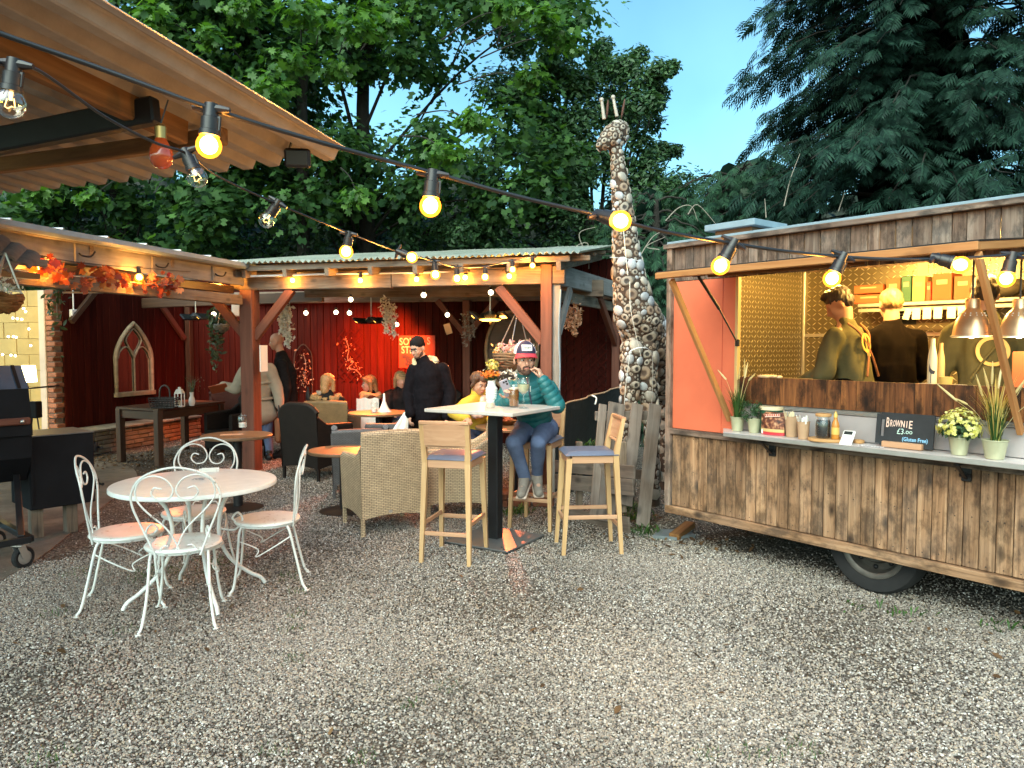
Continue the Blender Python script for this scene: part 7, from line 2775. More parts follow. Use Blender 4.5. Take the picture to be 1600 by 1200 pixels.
 vine([(540, 530), (545, 545), (543, 560), (552, 565), (545, 575), (556, 578), (565, 588)], 90, .04, 'floweramber', 'pale blossom vine trained over the diamond trellis', 'blossom_vine')
 vine([(474, 552), (478, 570), (476, 590), (480, 600)], 70, .045, 'floweramber', 'white blossom vine on the small arched trellis', 'blossom_vine')
 vine([(460, 568), (461, 600), (460, 620)], 40, .04, 'floweramber', 'thin blossom strand left of the small arched trellis', 'blossom_vine')
 # hanging white wisteria strands
 def strands(lst, Y, mat, label, size=.05, n=110, group=None):
  t = thing('flower_garland', label, 'garland', D(lst[0][0], lst[0][1], Y), 0, group)
  mb = MB()
  C = []
  for (x, y0, y1, w_) in lst:
   p0, p1 = D(x, y0, Y), D(x + 2, y1, Y)
   mb.tube([p0, p1], .004, 4)
   for k in range(n):
    f = rng.random()
    C.append(np.array(p0.lerp(p1, f)) + rng.normal(size=3) * w_ * (1 - .5 * f) * Y / 1150)
  obj('strand', mb, M['deadtwig'], t)
  C = np.array(C)
  o = leaf_cloud('petals', C, rng.normal(size=C.shape) + np.array([0, -.8, .2]), size * (.6 + .7 * rng.random(len(C))), OVAL, M[mat], t)
  o['kind'] = 'stuff'
 gg = 'hanging artificial flower garlands'
 strands([(442, 474, 520, 6.0), (448, 480, 540, 4.0)], 10.3, 'flowerwhite', 'white flower garland beside the bald man', .07, 190, gg)
 strands([(602, 468, 520, 4.0), (613, 476, 526, 4.0)], 10.4, 'flowerwhite', 'pair of white flower garlands over the red lit boards', .06, 150, gg)
 strands([(725, 492, 540, 3.5), (732, 490, 530, 3.5), (738, 492, 525, 3.0)], 10.9, 'bluepetal', 'dim grey garlands left of the glowing heater dish', .045, 70, gg)
 strands([(886, 480, 512, 4.0), (896, 478, 522, 5.0), (902, 480, 505, 4.0)], 9.3, 'floweramber', 'salmon coloured garland right of the end post', .055, 110, gg)
M['bluepetal'] = foliage('dusty petals', (.16, .15, .15), (.34, .33, .33), .6, .2)
M['signred'] = plain('poster orange', (.30, .035, .014), .5, 0, .15, 6)
wall_decor()
def hanging_basket(c, r, label, flowers, wick, chain_top, drop=None, seed=1, heart=False):
 t = thing('hanging_basket', label, 'hanging basket', c)
 mb = MB()
 rr = random.Random(seed)
 for k in range(9):
  f = k / 8
  R = r * math.cos(f * 1.25)
  z = -r * .9 * math.sin(f * 1.25)
  pts = [c + V((R * math.cos(a) * (1 + .03 * rr.uniform(-1, 1)), R * math.sin(a), z + .012 * rr.uniform(-1, 1))) for a in [q * math.pi / 10 for q in range(20)]]
  mb.tube(pts, .016, 6, closed=True)
 mb.lathe([(r * .95, 0), (r * .6, -r * .7), (0, -r * .88)], 20, MX.Translation(c))
 obj('basket', mb, M[wick], t, smooth=60)
 mb = MB()
 for q in range(3):
  a = q * 2.1 + .4
  mb.tube([c + V((r * math.cos(a), r * math.sin(a), 0)), chain_top], .007, 5)
 obj('chain', mb, M['alu'], t)
 for (nm, mat, n, sz, off, sp) in flowers:
  C = np.array(c) + np.array(off) * r + rng.normal(size=(n, 3)) * np.array(sp) * r
  o = leaf_cloud(nm, C, rng.normal(size=(n, 3)) + np.array([0, -.6, .5]), sz * (.6 + .7 * rng.random(n)), OVAL, M[mat], t)
  o['kind'] = 'stuff'
 return t
c = D(800, 552, 8.9)
hanging_basket(c, .23, 'wicker hanging basket of pink and cream flowers behind the red cap', (('pink_petals', 'flowerpink', 150, .06, (.1, -.1, .28), (.42, .3, .16)), ('cream_petals', 'flowerwhite', 110, .06, (.5, -.1, .25), (.35, .3, .15)),
               ('leaves', 'ivyleaf', 60, .06, (-.5, -.1, .1), (.3, .3, .2)), ('trailing_petals', 'flowerwhite', 90, .05, (.1, -.5, -1.0), (.55, .2, .22))), 'wicker', D(810, 480, 8.9))
c = D(2, 462, 5.2)
hanging_basket(c, .125, 'brown wicker hanging basket with frosty white sprigs at the left edge', (('white_sprigs', 'flowerwhite', 170, .035, (.1, -.2, .35), (.5, .4, .35)),), 'canopybeam', D(8, 395, 5.2), seed=3)
c = D(346, 508, 10.2)
hanging_basket(c, .095, 'grey wicker wall basket with trailing ivy left of the corner post', (('ivy', 'ivyleaf', 150, .09, (-.9, -.2, -1.2), (.55, .3, 2.0)), ('ivy_top', 'ivyleaf', 60, .08, (-.2, 0, .5), (.8, .4, .3)), ('ivy_tail', 'ivyleaf', 40, .07, (-1.0, -.2, -4.6), (.25, .2, 1.2))), 'bluewicker', D(346, 470, 10.2), seed=4)
def leaf_garland():
 pts = [(76, 418), (95, 425), (120, 432), (150, 434), (175, 438), (200, 441), (230, 444), (255, 446), (280, 446)]
 P = catmull([D(x, y, 6.4 + (x - 76) / 204 * 1.6) - V((0, .12, 0)) for x, y in pts], 6)
 t = thing('leaf_garland', 'autumn leaf garland in red and orange along the left lean-to beam', 'garland', P[0])
 obj('stem', MB().tube(P, .006, 5), M['deadtwig'], t, smooth=60)
 r = np.random.default_rng(4)
 n = 120
 C = np.array([np.array(P[r.integers(len(P))]) for _ in range(n)]) + r.normal(size=(n, 3)) * np.array([.05, .03, .055])
 o = leaf_cloud('leaf_cluster', C, r.normal(size=(n, 3)) * .6 + np.array([.2, -1, .2]), .082 * (.7 + .6 * r.random(n)), MAPLE, M['autumn'], t)
 o['kind'] = 'stuff'
 # ivy at the wall head
 n = 90
 C = np.array(D(88, 462, 9.9)) + r.normal(size=(n, 3)) * np.array([.07, .05, .20])
 t = thing('ivy_plant', 'ivy growing over the top of the brick wall edge', 'plant', D(88, 462, 9.9))
 obj('stem', MB().tube([D(90, 500, 9.95), D(88, 440, 9.95)], .01, 5), M['deadtwig'], t)
 o = leaf_cloud('leaves', C, r.normal(size=(n, 3)) + np.array([0, -1, .3]), .085 * (.6 + .7 * r.random(n)), OVAL, M['ivyleaf'], t)
 o['kind'] = 'stuff'
 # old tiles on the small roof at the left edge
 t = thing('tile_roof', 'small roof of old curved clay tiles at the left edge', 'roof', D(30, 390, 5.6))
 for k, (x, y) in enumerate(((-30, 362), (2, 372), (28, 385), (50, 396), (-8, 392), (20, 402))):
  p = D(x, y, 5.5 + .05 * k)
  d = (D(x - 24, y + 24, 5.2 + .05 * k) - p).normalized()
  Mw, _ = frame_x(p, p + d * .2)
  rows = [[Mw @ V((u, .085 * math.cos(a), .06 * math.sin(a))) for a in [q * math.pi / 6 for q in range(7)]] for u in (-.02, .24)]
  rin = [[Mw @ V((u, .068 * math.cos(a), .045 * math.sin(a))) for a in [q * math.pi / 6 for q in range(7)]] for u in (-.02, .24)]
  mb = MB().grid(rows).grid([q[::-1] for q in rin])
  mb.grid([rows[0], rin[0]]).grid([rows[1], rin[1]])
  obj('roof_tile', mb, M['tile'], t, smooth=50)
 timber('batten', D(-30, 402, 5.6), D(72, 412, 6.1), .05, .06, M['oldbeam'], t)
 timber('batten', D(-30, 425, 5.6), D(60, 432, 6.1), .05, .05, M['darkwood'], t)
 p = on_left(115, 490, .03)
 t = thing('switch_box', 'small grey switch box on the dark end of the oxblood wall', 'switch', p)
 obj('box', MB().box(p, (.06, .11, .12), MX((a_, b_v, Z_)).transposed(), .006), M['terminal'], t)
 obj('knob', MB().lathe([(0, .02), (.022, .018), (.024, 0)], 14, MX.Translation(p + NL * .03) @ NL.to_track_quat('Z', 'Y').to_matrix().to_4x4()), M['print'], t, smooth=50)
 obj('conduit', MB().tube([p + Z_ * .06, p + Z_ * .48], .010, 6), M['terminal'], t, smooth=60)
 # pale conduits under the beams
 o = obj('conduit', MB().tube([D(98, 457, 8.7), D(300, 456, 9.8)], .012, 8), M['terminal'], smooth=60)
 tag(o, 'pale conduit pipe under the left shelter beam', 'pipe')
 o = obj('conduit', MB().tube([D(380, 432, 9.2), D(520, 428, 9.0), D(760, 424, 8.6)], .014, 8), M['terminal'], smooth=60)
 tag(o, 'white conduit pipe lying along the top of the long pergola beam', 'pipe')
 o = obj('cable_drop', MB().tube(catmull([D(876, 452, 8.3), D(873, 520, 8.3), D(875, 580, 8.3), D(872, 650, 8.3)], 5), .010, 6), M['greypaint'], smooth=60)
 tag(o, 'grey cable hanging down beside the end post', 'cable')
 p = D(412, 560, 9.25)
 o = obj('paper_notice', MB().box(p, (.010, .16, .33), MX((a_, b_v, Z_)).transposed()), M['paper'])
 tag(o, 'white notice sheet pinned to the side of the corner post', 'notice')
 p = D(370, 480, 10.4)
 o = obj('wall_speaker', MB().box(p, (.12, .10, .26), None, .012), M['terminal'])
 tag(o, 'white box speaker under the roof behind the corner post', 'speaker')
 p = D(700, 514, 11.2)
 o = obj('hanging_sign', MB().box(p, (.10, .02, .16), MX.Rotation(-.3, 3, 'Y'), .003), M['kraft'])
 tag(o, 'tilted pale board under the inner brace above the man in black', 'sign')
leaf_garland()
# small standing lamp shade and stool seen beside the smoker
p = D(54, 640, 8.8)
t = thing('small_stand', 'small dark folding stand beside the smoker lid', 'stand', ground0(p))
obj('box', MB().box(p, (.12, .12, .2), None, .01), M['smoker'], t)
obj('leg', MB().tube([p + V((.03, 0, -.1)), ground0(p) + V((.12, 0, 0))], .008, 6).tube([p + V((-.03, 0, -.1)), ground0(p) + V((-.12, 0, 0))], .008, 6), M['blacksteel'], t)
# ------------------------------------------------------------------ people
M['skin'] = plain('skin', (.52, .30, .215), .5, 0, .06, 20)
M['skin2'] = plain('tanned skin', (.44, .235, .155), .5, 0, .06, 20)
M['hairdark'] = plain('dark brown hair', (.022, .013, .009), .5, 0, .4, 60, .5, 150)
M['hairbrown'] = plain('brown hair', (.075, .035, .02), .5, 0, .4, 60, .5, 150)
M['hairfair'] = plain('fair hair', (.26, .17, .08), .5, 0, .3, 60, .5, 150)
M['hairblond'] = plain('blond hair', (.34, .17, .065), .5, 0, .3, 60, .5, 150)
M['beard'] = plain('stubble', (.085, .047, .035), .8, 0, .4, 120)
M['eyewhite'] = plain('eye', (.62, .58, .54), .3, 0, .02)
M['iris'] = plain('iris', (.02, .012, .008), .2)
M['lips'] = plain('lips', (.42, .16, .13), .5, 0, .05)
M['teal'] = plain('teal puffer nylon', (.007, .115, .13), .5, 0, .10, 10, .12, 60)
M['jeans'] = plain('blue trousers', (.125, .17, .29), .8, 0, .18, 12, .2, 120)
M['jeansdark'] = plain('dark jeans', (.03, .04, .075), .8, 0, .2, 12, .2, 120)
M['greyshoe'] = plain('grey knit shoe', (.22, .19, .165), .7, 0, .15, 40, .2, 120)
M['sole'] = plain('pale sole', (.62, .50, .42), .6)
M['navycap'] = plain('navy cap', (.025, .02, .055), .7, 0, .1, 20)
M['whitemesh'] = plain('white cap mesh', (.68, .66, .70), .7, 0, .06, 60)
M['redbrim'] = plain('red cap brim', (.55, .04, .06), .6, 0, .05)
M['fleece'] = plain('black fleece', (.007, .006, .008), .9, 0, .4, 30, .25, 120)
M['hoodcream'] = plain('cream hood', (.50, .44, .28), .85, 0, .2, 25, .3, 100)
M['darkcoat'] = plain('dark coat', (.013, .012, .013), .75, 0, .4, 20, .2, 80)
M['trench'] = plain('beige trench coat', (.42, .36, .28), .75, 0, .10, 14, .15, 80)
M['olive'] = plain('olive cotton', (.095, .088, .045), .85, 0, .14, 12, .2, 90)
M['blackcotton'] = plain('black cotton', (.0045, .003, .0025), 1.0, 0, .3, 12, .2, 90)
M['yellowknit'] = plain('yellow jacket', (.55, .36, .05), .75, 0, .15, 14, .2, 70)
M['creamscarf'] = plain('cream scarf', (.46, .30, .15), .85, 0, .25, 22, .4, 60)
M['fur'] = plain('fur trim', (.30, .17, .07), .9, 0, .4, 60, .8, 60, bdist=.02)
M['apronstrap'] = plain('tan apron strap', (.24, .09, .035), .7)
M['blackshoe'] = plain('black shoe', (.012, .011, .011), .5)
def headframe(c, f, up=(0, 0, 1)):
 f = V(f).normalized()
 x = V(up).cross(-f).normalized() * 1.0      # local -y is the facing direction
 y = -f
 x = y.cross(V(up)).normalized()
 z = x.cross(y)
 m = MX((x, y, z)).transposed().to_4x4()
 m.translation = c
 return m
def add_head(mb, Mh, neckbase, s=1.0, neckr=.056):
 R3 = Mh.to_3x3()
 def P(x, y, z):
  return Mh @ V((x * s, y * s, z * s))
 def E(c, r):
  mb.ell(P(*c), tuple(q * s for q in r), R3, 16, 12)
 E((0, .012, .035), (.076, .097, .090))
 E((0, -.030, -.035), (.062, .062, .070))
 E((0, -.050, -.085), (.036, .036, .028))
 E((0, -.068, .022), (.055, .022, .020))
 for sx in (-1, 1):
  E((sx * .036, -.062, -.022), (.024, .022, .024))
  E((sx * .078, .012, -.012), (.010, .020, .032))
 mb.cap(P(0, -.086, .012), P(0, -.106, -.026), .0085 * s, .0135 * s, 10)
 E((0, -.086, -.052), (.022, .010, .006))
 E((0, -.085, -.064), (.019, .010, .006))
 mb.cap(P(0, .02, -.05), neckbase, neckr * s * .95, neckr * 1.1, 14)
def add_hand(mb, w, d, palm_n, s=1.0, curl=.5, side=1, thick=1.0):
 """palm from the wrist w along d; palm faces palm_n; side=+1 thumb towards d x palm_n"""
 d = V(d).normalized()
 n = V(palm_n)
 n = (n - d * n.dot(d)).normalized()
 x = d.cross(n) * side
 def P(a, b, c):
  return V(w) + d * a * s + x * b * s + n * c * s
 Rm = MX((x, d, n)).transposed()
 mb.ell(P(.048, 0, 0), (.040 * s, .052 * s, .017 * s * thick), Rm, 12, 8)
 mb.cap(V(w) - d * .03, P(.03, 0, 0), .026 * s, .026 * s, 10)
 for k, (b, L, a0) in enumerate(((.030, .072, .092), (.010, .080, .098), (-.010, .074, .094), (-.029, .058, .086))):
  p = P(a0 - .012, b, 0)
  dirv = (d + x * (b * 1.5)).normalized()
  ang = curl * (.5 + .12 * k)
  r = .0088 * s * (1 if k < 3 else .88) * thick
  for j, f in enumerate((.45, .32, .23)):
   dirv = (MX.Rotation(ang * (1, 1.25, .9)[j], 3, dirv.cross(n)) @ dirv).normalized()
   q = p + dirv * L * f * s
   mb.cap(p, q, r, r * .93, 8)
   p, r = q, r * .93
 p = P(.022, .030, .004)
 dv = (d * .65 + x * .75 + n * .25).normalized()
 r = .0105 * s * thick
 for f in (.042, .034):
  q = p + dv * f * s
  mb.cap(p, q, r, r * .9, 8)
  p, r = q, r * .9
  dv = (dv + d * .45 + n * .25 * curl - x * .25).normalized()
def torso(mb, J, th, wide=1.0, hem=None):
 sl, sr, ch, pv = J['shL'], J['shR'], J['chest'], J['pelvis']
 lat = (sl - sr).normalized()
 nk = J['neck']
 up = (nk - pv).normalized()
 fw = lat.cross(up).normalized()
 lat = up.cross(fw)
 R3 = MX((lat, fw, up)).transposed()
 sw = (sl - sr).length / 2
 shm = (sl + sr) / 2
 top = shm.lerp(nk, .25)
 for k in range(24):
  f = k / 23
  c = top.lerp(ch, f * 2.2) if f < .45 else ch.lerp(pv, (f - .45) / .55)
  c = top.lerp(ch, min(1, f / .45)) if f < .45 else c
  rx = sw * (.62 + .26 * min(1, f / .3)) - .004 - .022 * max(0, f - .4) * (1 if th < .02 else .25)
  ry = .085 + .035 * min(1, f / .35) + (.006 if f > .7 else 0)
  mb.ell(c, (rx * wide + th * .8, ry + th, .10), R3, 20, 10)
 for p in (sl, sr):
  mb.cap(p - up * .012, nk - up * .035, .054 + th * .5, .050 + th * .5, 12)
 return R3
def arm(mb, J, s, th, cuff=1.0):
 sh, el, wr = J['sh' + s], J['el' + s], J['wr' + s]
 mb.cap(sh, el, .052 + th * .8, .043 + th * .8, 14)
 e = el.lerp(wr, cuff)
 mb.cap(el, e, .043 + th * .8, .032 + th * .7, 14)
def leg(mb, J, s, th, wide=1.0, to=1.0):
 h, k, a = J['hip' + s], J['kn' + s], J['an' + s]
 mb.cap(h, k, .088 * wide + th, .058 * wide + th, 14)
 mb.cap(k, k.lerp(a, to), .058 * wide + th, .042 * wide + th, 14)
def shoe(mb, sole, a, d, s=1.0):
 d = V(d).normalized()
 up = V((0, 0, 1)) - d * d.z
 up.normalize()
 h, tt = V(a) - d * .05 * s - up * .045 * s, V(a) + d * .175 * s - up * .050 * s
 mb.cap(h, tt, .046 * s, .042 * s, 12)
 mb.cap(V(a) + up * .025, V(a) + d * .08 * s - up * .03 * s, .050 * s, .046 * s, 12)
 M_, L = frame_x(h - up * .035 * s - d * .03 * s, tt - up * .028 * s + d * .03 * s, up)
 sole.box(M_.translation, (L, .092 * s, .026 * s), M_.to_3x3(), .010)
def wrinkle(amp, freq, seed=0):
 r = np.random.default_rng(seed)
 K = r.normal(size=(7, 3)) * freq
 ph = r.random(7) * 6.28
 def f(co, no):
  h = sum(np.sin(co @ K[i] + ph[i]) for i in range(7)) / 3.0
  return co + no * (amp * h)[:, None]
 return f
def quilt(J, amp=.0075, pitch=.050):
 """puffer channels: rings round the trunk and along each sleeve"""
 segs = [(np.array(J['pelvis']), np.array(J['neck']), .0)]
 for s in 'LR':
  segs.append((np.array(J['sh' + s]), np.array(J['el' + s]), .25))
  segs.append((np.array(J['el' + s]), np.array(J['wr' + s]), .25 + np.linalg.norm(np.array(J['el' + s]) - np.array(J['sh' + s]))))
 def f(co, no):
  best = np.full(len(co), 1e9)
  ph = np.zeros(len(co))
  for i, (a, b, o) in enumerate(segs):
   d = b - a
   L = np.linalg.norm(d)
   t = np.clip((co - a) @ d / L ** 2, 0, 1)
   dist = np.linalg.norm(co - (a + t[:, None] * d), axis=1) - (.10 if i == 0 else 0)
   m = dist < best
   best[m] = dist[m]
   ph[m] = (o + t * L)[m]
  h = np.abs(np.sin(math.pi * ph / pitch)) ** .6 - .6
  r = wrinkle(.003, 28, 5)
  return r(co + no * (amp * h)[:, None], no)
 return f
def eyes(t, Mh, s=1.0, gaze=(0, 0)):
 for sx in (-1, 1):
  c = Mh @ V((sx * .031 * s, -.080 * s, .004 * s))
  e = obj('eye', MB().ell(c, (.013 * s, .009 * s, .009 * s), Mh.to_3x3(), 12, 8), M['eyewhite'], t, smooth=180)
  c2 = Mh @ V(((sx * .031 + gaze[0]) * s, -.0865 * s, (.004 + gaze[1]) * s))
  obj('iris', MB().ell(c2, (.0065 * s, .004 * s, .0065 * s), Mh.to_3x3(), 10, 6), M['iris'], e, smooth=180)
  b = MB().tube([Mh @ V((sx * x * s, y * s, z * s)) for x, y, z in ((.014, -.092, .020), (.030, -.092, .026), (.048, -.080, .021))], [.004 * s, .005 * s, .003 * s], 6)
  obj('eyebrow', b, M['hairdark'], t, smooth=60)
 m = MB().ell(Mh @ V((0, -.093 * s, -.058 * s)), (.021 * s, .007 * s, .007 * s), Mh.to_3x3(), 12, 6)
 obj('mouth', m, M['lips'], t, smooth=180)
def hairdo(name, t, Mh, mat, s=1.0, style='short', voxel=.008, disp=.004):
 mb = MB()
 R3 = Mh.to_3x3()
 def E(c, r):
  mb.ell(Mh @ V([q * s for q in c]), tuple(q * s for q in r), R3, 16, 12)
 if style == 'short':
  E((0, .022, .055), (.083, .100, .084))
  E((0, .05, .01), (.078, .072, .075))
  E((0, -.035, .105), (.066, .055, .036))
 elif style == 'crop':
  E((0, .024, .05), (.080, .094, .078))
  E((0, .05, .01), (.074, .066, .065))
 elif style == 'quiff':
  E((0, .022, .058), (.084, .100, .088))
  E((0, .05, .005), (.078, .072, .075))
  E((0, -.035, .118), (.072, .070, .044))
  E((.0, -.070, .098), (.058, .034, .032))
 elif style == 'bob':
  E((0, .025, .045), (.092, .105, .095))
  for sx in (-1, 1):
   mb.cap(Mh @ V((sx * .075 * s, .015 * s, .03 * s)), Mh @ V((sx * .082 * s, .01 * s, -.10 * s)), .036 * s, .026 * s, 12)
  mb.cap(Mh @ V((0, .07 * s, .03 * s)), Mh @ V((0, .085 * s, -.10 * s)), .065 * s, .05 * s, 12)
  E((0, -.06, .085), (.06, .035, .03))
 elif style == 'tied':
  E((0, .022, .05), (.084, .103, .085))
  E((0, .115, .03), (.04, .045, .045))
  for sx in (-1, 1):
   mb.cap(Mh @ V((sx * .06 * s, -.04 * s, .08 * s)), Mh @ V((sx * .08 * s, .01 * s, -.03 * s)), .024 * s, .016 * s, 10)
 return remeshed(name, mb, mat, voxel, t, 2, disp=wrinkle(disp, 90, 3))
def person(label, J, cl, voxel=.011, hands=(), head_s=1.0, body_voxel=None, shoes=None, legs=True, group=None, skin='skin', neckr=.056):
 """cl: list of clothing items (name, kind, material, thickness, extra)"""
 base = ground0(J['pelvis']) if 'base' not in J else J['base']
 t = thing('person', label, 'person', base, 0, group)
 Mh = headframe(J['head'], J['face'])
 mb = MB()
 add_head(mb, Mh, J['neck'] - V((0, 0, .02)), head_s, neckr)
 torso(mb, J, -.028)
 for s in 'LR':
  arm(mb, J, s, -.012)
  if legs:
   leg(mb, J, s, -.012)
   mb.cap(J['an' + s], J['an' + s] + V(J.get('toe' + s, (0, -.1, -.03))).normalized() * .13 + V((0, 0, -.04)), .03, .025, 10)
 for h in hands:
  add_hand(mb, *h[0], **h[1])
 remeshed('body', mb, skin, body_voxel or voxel, t, 2, .4)
 for it in cl:
  name, kind, mat, th = it[:4]
  ex = it[4] if len(it) > 4 else {}
  mb = MB()
  J0 = J
  if kind in ('top', 'coat'):
   J = dict(J)
   for q in 'LR':
    J['sh' + q] = J['sh' + q].lerp(J['neck'], .13) - V((0, 0, .028))
  if kind == 'top':
   torso(mb, J, th, ex.get('wide', 1.0))
   for s in 'LR':
    arm(mb, J, s, th + ex.get('sleeve', 0), .93)
   nk = J['neck']
   up = (nk - J['chest']).normalized()
   mb.cap(nk - up * .07, nk + up * ex.get('collar', 0.0), .075 + th * .5, .066 + th * .5, 16)
  elif kind == 'legs':
   lat = (J['hipL'] - J['hipR']).normalized()
   mb.cap(J['hipR'], J['hipL'], .10 + th, .10 + th, 14)
   mb.ell(J['pelvis'] - V((0, 0, .02)), (.165 + th, .125 + th, .12), MX((lat, V((0, 0, 1)).cross(lat), V((0, 0, 1)))).transposed(), 16, 10)
   for s in 'LR':
    leg(mb, J, s, th, 1.0, ex.get('to', .98))
  elif kind == 'coat':
   torso(mb, J, th, 1.05)
   for s in 'LR':
    arm(mb, J, s, th + .012, .95)
   pv = J['pelvis']
   R3 = torso(MB(), J, 0)
   for k in range(8):
    f = k / 7
    mb.ell(pv - V((0, 0, ex['len'] * f)), (.20 + .06 * f, .15 + .05 * f, .14), R3, 18, 10)
   mb.cap(J['neck'] - V((0, 0, .06)), J['neck'] + V((0, 0, .02)), .09, .085, 14)
  fn = ex.get('disp') or wrinkle(ex.get('amp', .005), ex.get('freq', 16), len(name))
  o = remeshed(name, mb, mat, ex.get('voxel', voxel), t, 3, disp=fn)
  J = J0
 if shoes:
  a, b = MB(), MB()
  for s in 'LR':
   shoe(a, b, J['an' + s], J.get('toe' + s, (0, -1, -.1)))
  o = remeshed('shoes', a, shoes[0], .010, t, 2)
  obj('soles', b, M[shoes[1]], t, smooth=40)
 return t, Mh
def stand_legs(J, hipw=.09, fwd=V((0, -1, 0)), lat=V((1, 0, 0)), floor=0.0, step=0.0):
 p = J['pelvis']
 for s, k in (('L', 1), ('R', -1)):
  J['hip' + s] = p + lat * hipw * k - V((0, 0, .04))
  J['an' + s] = V((p.x, p.y, floor + .09)) + lat * (hipw + .03) * k + fwd * step * k
  J['kn' + s] = J['hip' + s].lerp(J['an' + s], .5) + fwd * .03
  J['toe' + s] = tuple(fwd + V((0, 0, -.02)))
 return J
for k in ('fleece', 'darkcoat', 'blackcotton', 'olive', 'trench', 'jeans', 'jeansdark', 'yellowknit', 'hoodcream'):
 M[k].node_tree.nodes['Principled BSDF'].inputs['Specular IOR Level'].default_value = .06
# --- man in the teal jacket on the bar stool
def teal_man():
 HS = 1.10
 J = dict(head=D(820, 562, 6.28), face=(.16, -1, -.08), neck=D(823, 591, 6.36), chest=D(828, 616, 6.40), pelvis=D(838, 664, 6.52),
             shR=D(792, 604, 6.36), shL=D(860, 602, 6.42), elR=D(778, 641, 6.26), wrR=D(796, 625, 6.02), elL=D(870, 633, 6.14), wrL=D(847, 593, 6.12),
             hipR=D(822, 670, 6.48), hipL=D(853, 670, 6.50), knR=D(803, 691, 6.08), knL=D(841, 691, 6.10), anR=D(820, 746, 6.30), anL=D(839, 742, 6.42),
             toeR=(-.25, -1, -.45), toeL=(.1, -1, -.6))
 hands = [((J['wrR'], (D(795, 608, 5.96) - J['wrR']), (-.1, -1, .4)), dict(s=1.0, curl=.95, side=-1)),
             ((J['wrL'], (D(839, 567, 6.13) - J['wrL']), (-.9, .25, -.1)), dict(s=1.0, curl=1.35, side=1))]
 t, Mh = person('man in teal puffer jacket and navy cap on a bar stool, holding a phone', J,
                   [('trousers', 'legs', 'jeans', .010, dict(amp=.004, freq=13, to=1.0, voxel=.009)), ('jacket', 'top', 'teal', .024, dict(sleeve=.010, collar=.03, disp=quilt(J), voxel=.007))],
                   voxel=.009, hands=hands, body_voxel=.0062, shoes=('greyshoe', 'sole'), head_s=HS)
 Mh = Mh @ MX.Diagonal((HS, HS, HS, 1))
 eyes(t, Mh, 1.0, (.004, 0))
 # beard shell on the jaw
 mb = MB()
 R3 = Mh.to_3x3()
 for c, r in (((0, -.055, -.087), (.0395, .0365, .030)), ((-.043, -.030, -.060), (.0235, .043, .036)), ((.043, -.030, -.060), (.0235, .043, .036)), ((-.012, -.096, -.045), (.017, .010, .006)), ((.012, -.096, -.045), (.017, .010, .006)), ((-.025, -.084, -.062), (.007, .012, .018)), ((.025, -.084, -.062), (.007, .012, .018))):
  mb.ell(Mh @ V(c), r, R3, 14, 10)
 remeshed('beard', mb, 'beard', .005, t, 2, disp=wrinkle(.0012, 160, 2))
 hr = MB()
 for c, r in (((0, .045, .0), (.079, .066, .055)), ((-.073, -.01, .015), (.010, .022, .03)), ((.073, -.01, .015), (.010, .022, .03))):
  hr.ell(Mh @ V(c), r, R3, 14, 10)
 remeshed('hair', hr, 'hairdark', .006, t, 1)
 # trucker cap: navy front, white mesh back, red brim, pale badge
 cp = MB()
 def dome(a0, a1, rx=.088, ry=.108, rz=.100, c=(0, .006, .050)):
  rows = []
  for j in range(9):
   th = (math.pi / 2) * j / 8
   row = []
   for k in range(17):
    a = a0 + (a1 - a0) * k / 16
    row.append(Mh @ V((c[0] + rx * math.sin(a) * math.cos(th), c[1] - ry * math.cos(a) * math.cos(th), c[2] + rz * math.sin(th) ** 1.1)))
   rows.append(row)
  return rows
 cap = obj('cap', MB().grid(dome(-1.05, 1.05)), M['navycap'], t, smooth=180)
 obj('cap_mesh', MB().grid(dome(1.05, 2 * math.pi - 1.05)), M['whitemesh'], cap, smooth=180)
 top, bot = [], []
 for j in range(5):
  f = j / 4
  ra, rb = [], []
  for k in range(13):
   a = -1.05 + 2.1 * k / 12
   r = .107 + .058 * f * math.cos(a * 1.1)
   x, y = .088 / .108 * (.107 + .02 * f) * math.sin(a), -r * math.cos(a) * 1.0 + .006
   z = .054 - .018 * f - .016 * (x / .09) ** 2 * (.3 + f)
   ra.append(Mh @ V((x, y, z + .003)))
   rb.append(Mh @ V((x, y, z - .002)))
  top.append(ra)
  bot.append(rb)
 obj('cap_brim', MB().grid(top).grid([r[::-1] for r in bot]).grid([top[-1], bot[-1]]), M['redbrim'], cap, smooth=50)
 rows = []
 for j in range(4):
  z = .078 + .044 * j / 3
  rows.append([Mh @ V((x, -.1095 * math.sqrt(max(0, 1 - (x / .092) ** 2)) * math.sqrt(max(0, 1 - ((z - .050) / .105) ** 2)) + .001, z)) for x in [-.040 + .08 * k / 8 for k in range(9)]])
 bd = obj('cap_badge', MB().grid(rows), M['paper'], cap, smooth=180)
 mb = MB()
 for k in range(8):
  x = -.026 + .0072 * k
  z = .10
  y = -.1115 * math.sqrt(1 - (x / .092) ** 2) * math.sqrt(max(0, 1 - ((z - .050) / .105) ** 2)) - .002
  mb.box(Mh @ V((x, y, z + .001 * (k % 2))), (.005, .002, .007 + .002 * (k % 3)), R3)
 obj('badge_marks', mb, M['print'], cap)
 fz = [D(823, 590, 6.235), D(825, 600, 6.212), D(827, 612, 6.215), D(830, 628, 6.24), D(833, 645, 6.30)]
 obj('zip', MB().tube(catmull(fz, 4), .006, 6), M['navycap'], t, smooth=60)
 # zip pulls and collar edge
 zp = MB()
 for (x, y, Y) in ((822, 598, 6.19), (829, 603, 6.19)):
  zp.bar(D(x, y, Y), D(x - .5, y + 9, Y - .005), .007, .004)
 obj('zip_pull', zp, M['alu'], t)
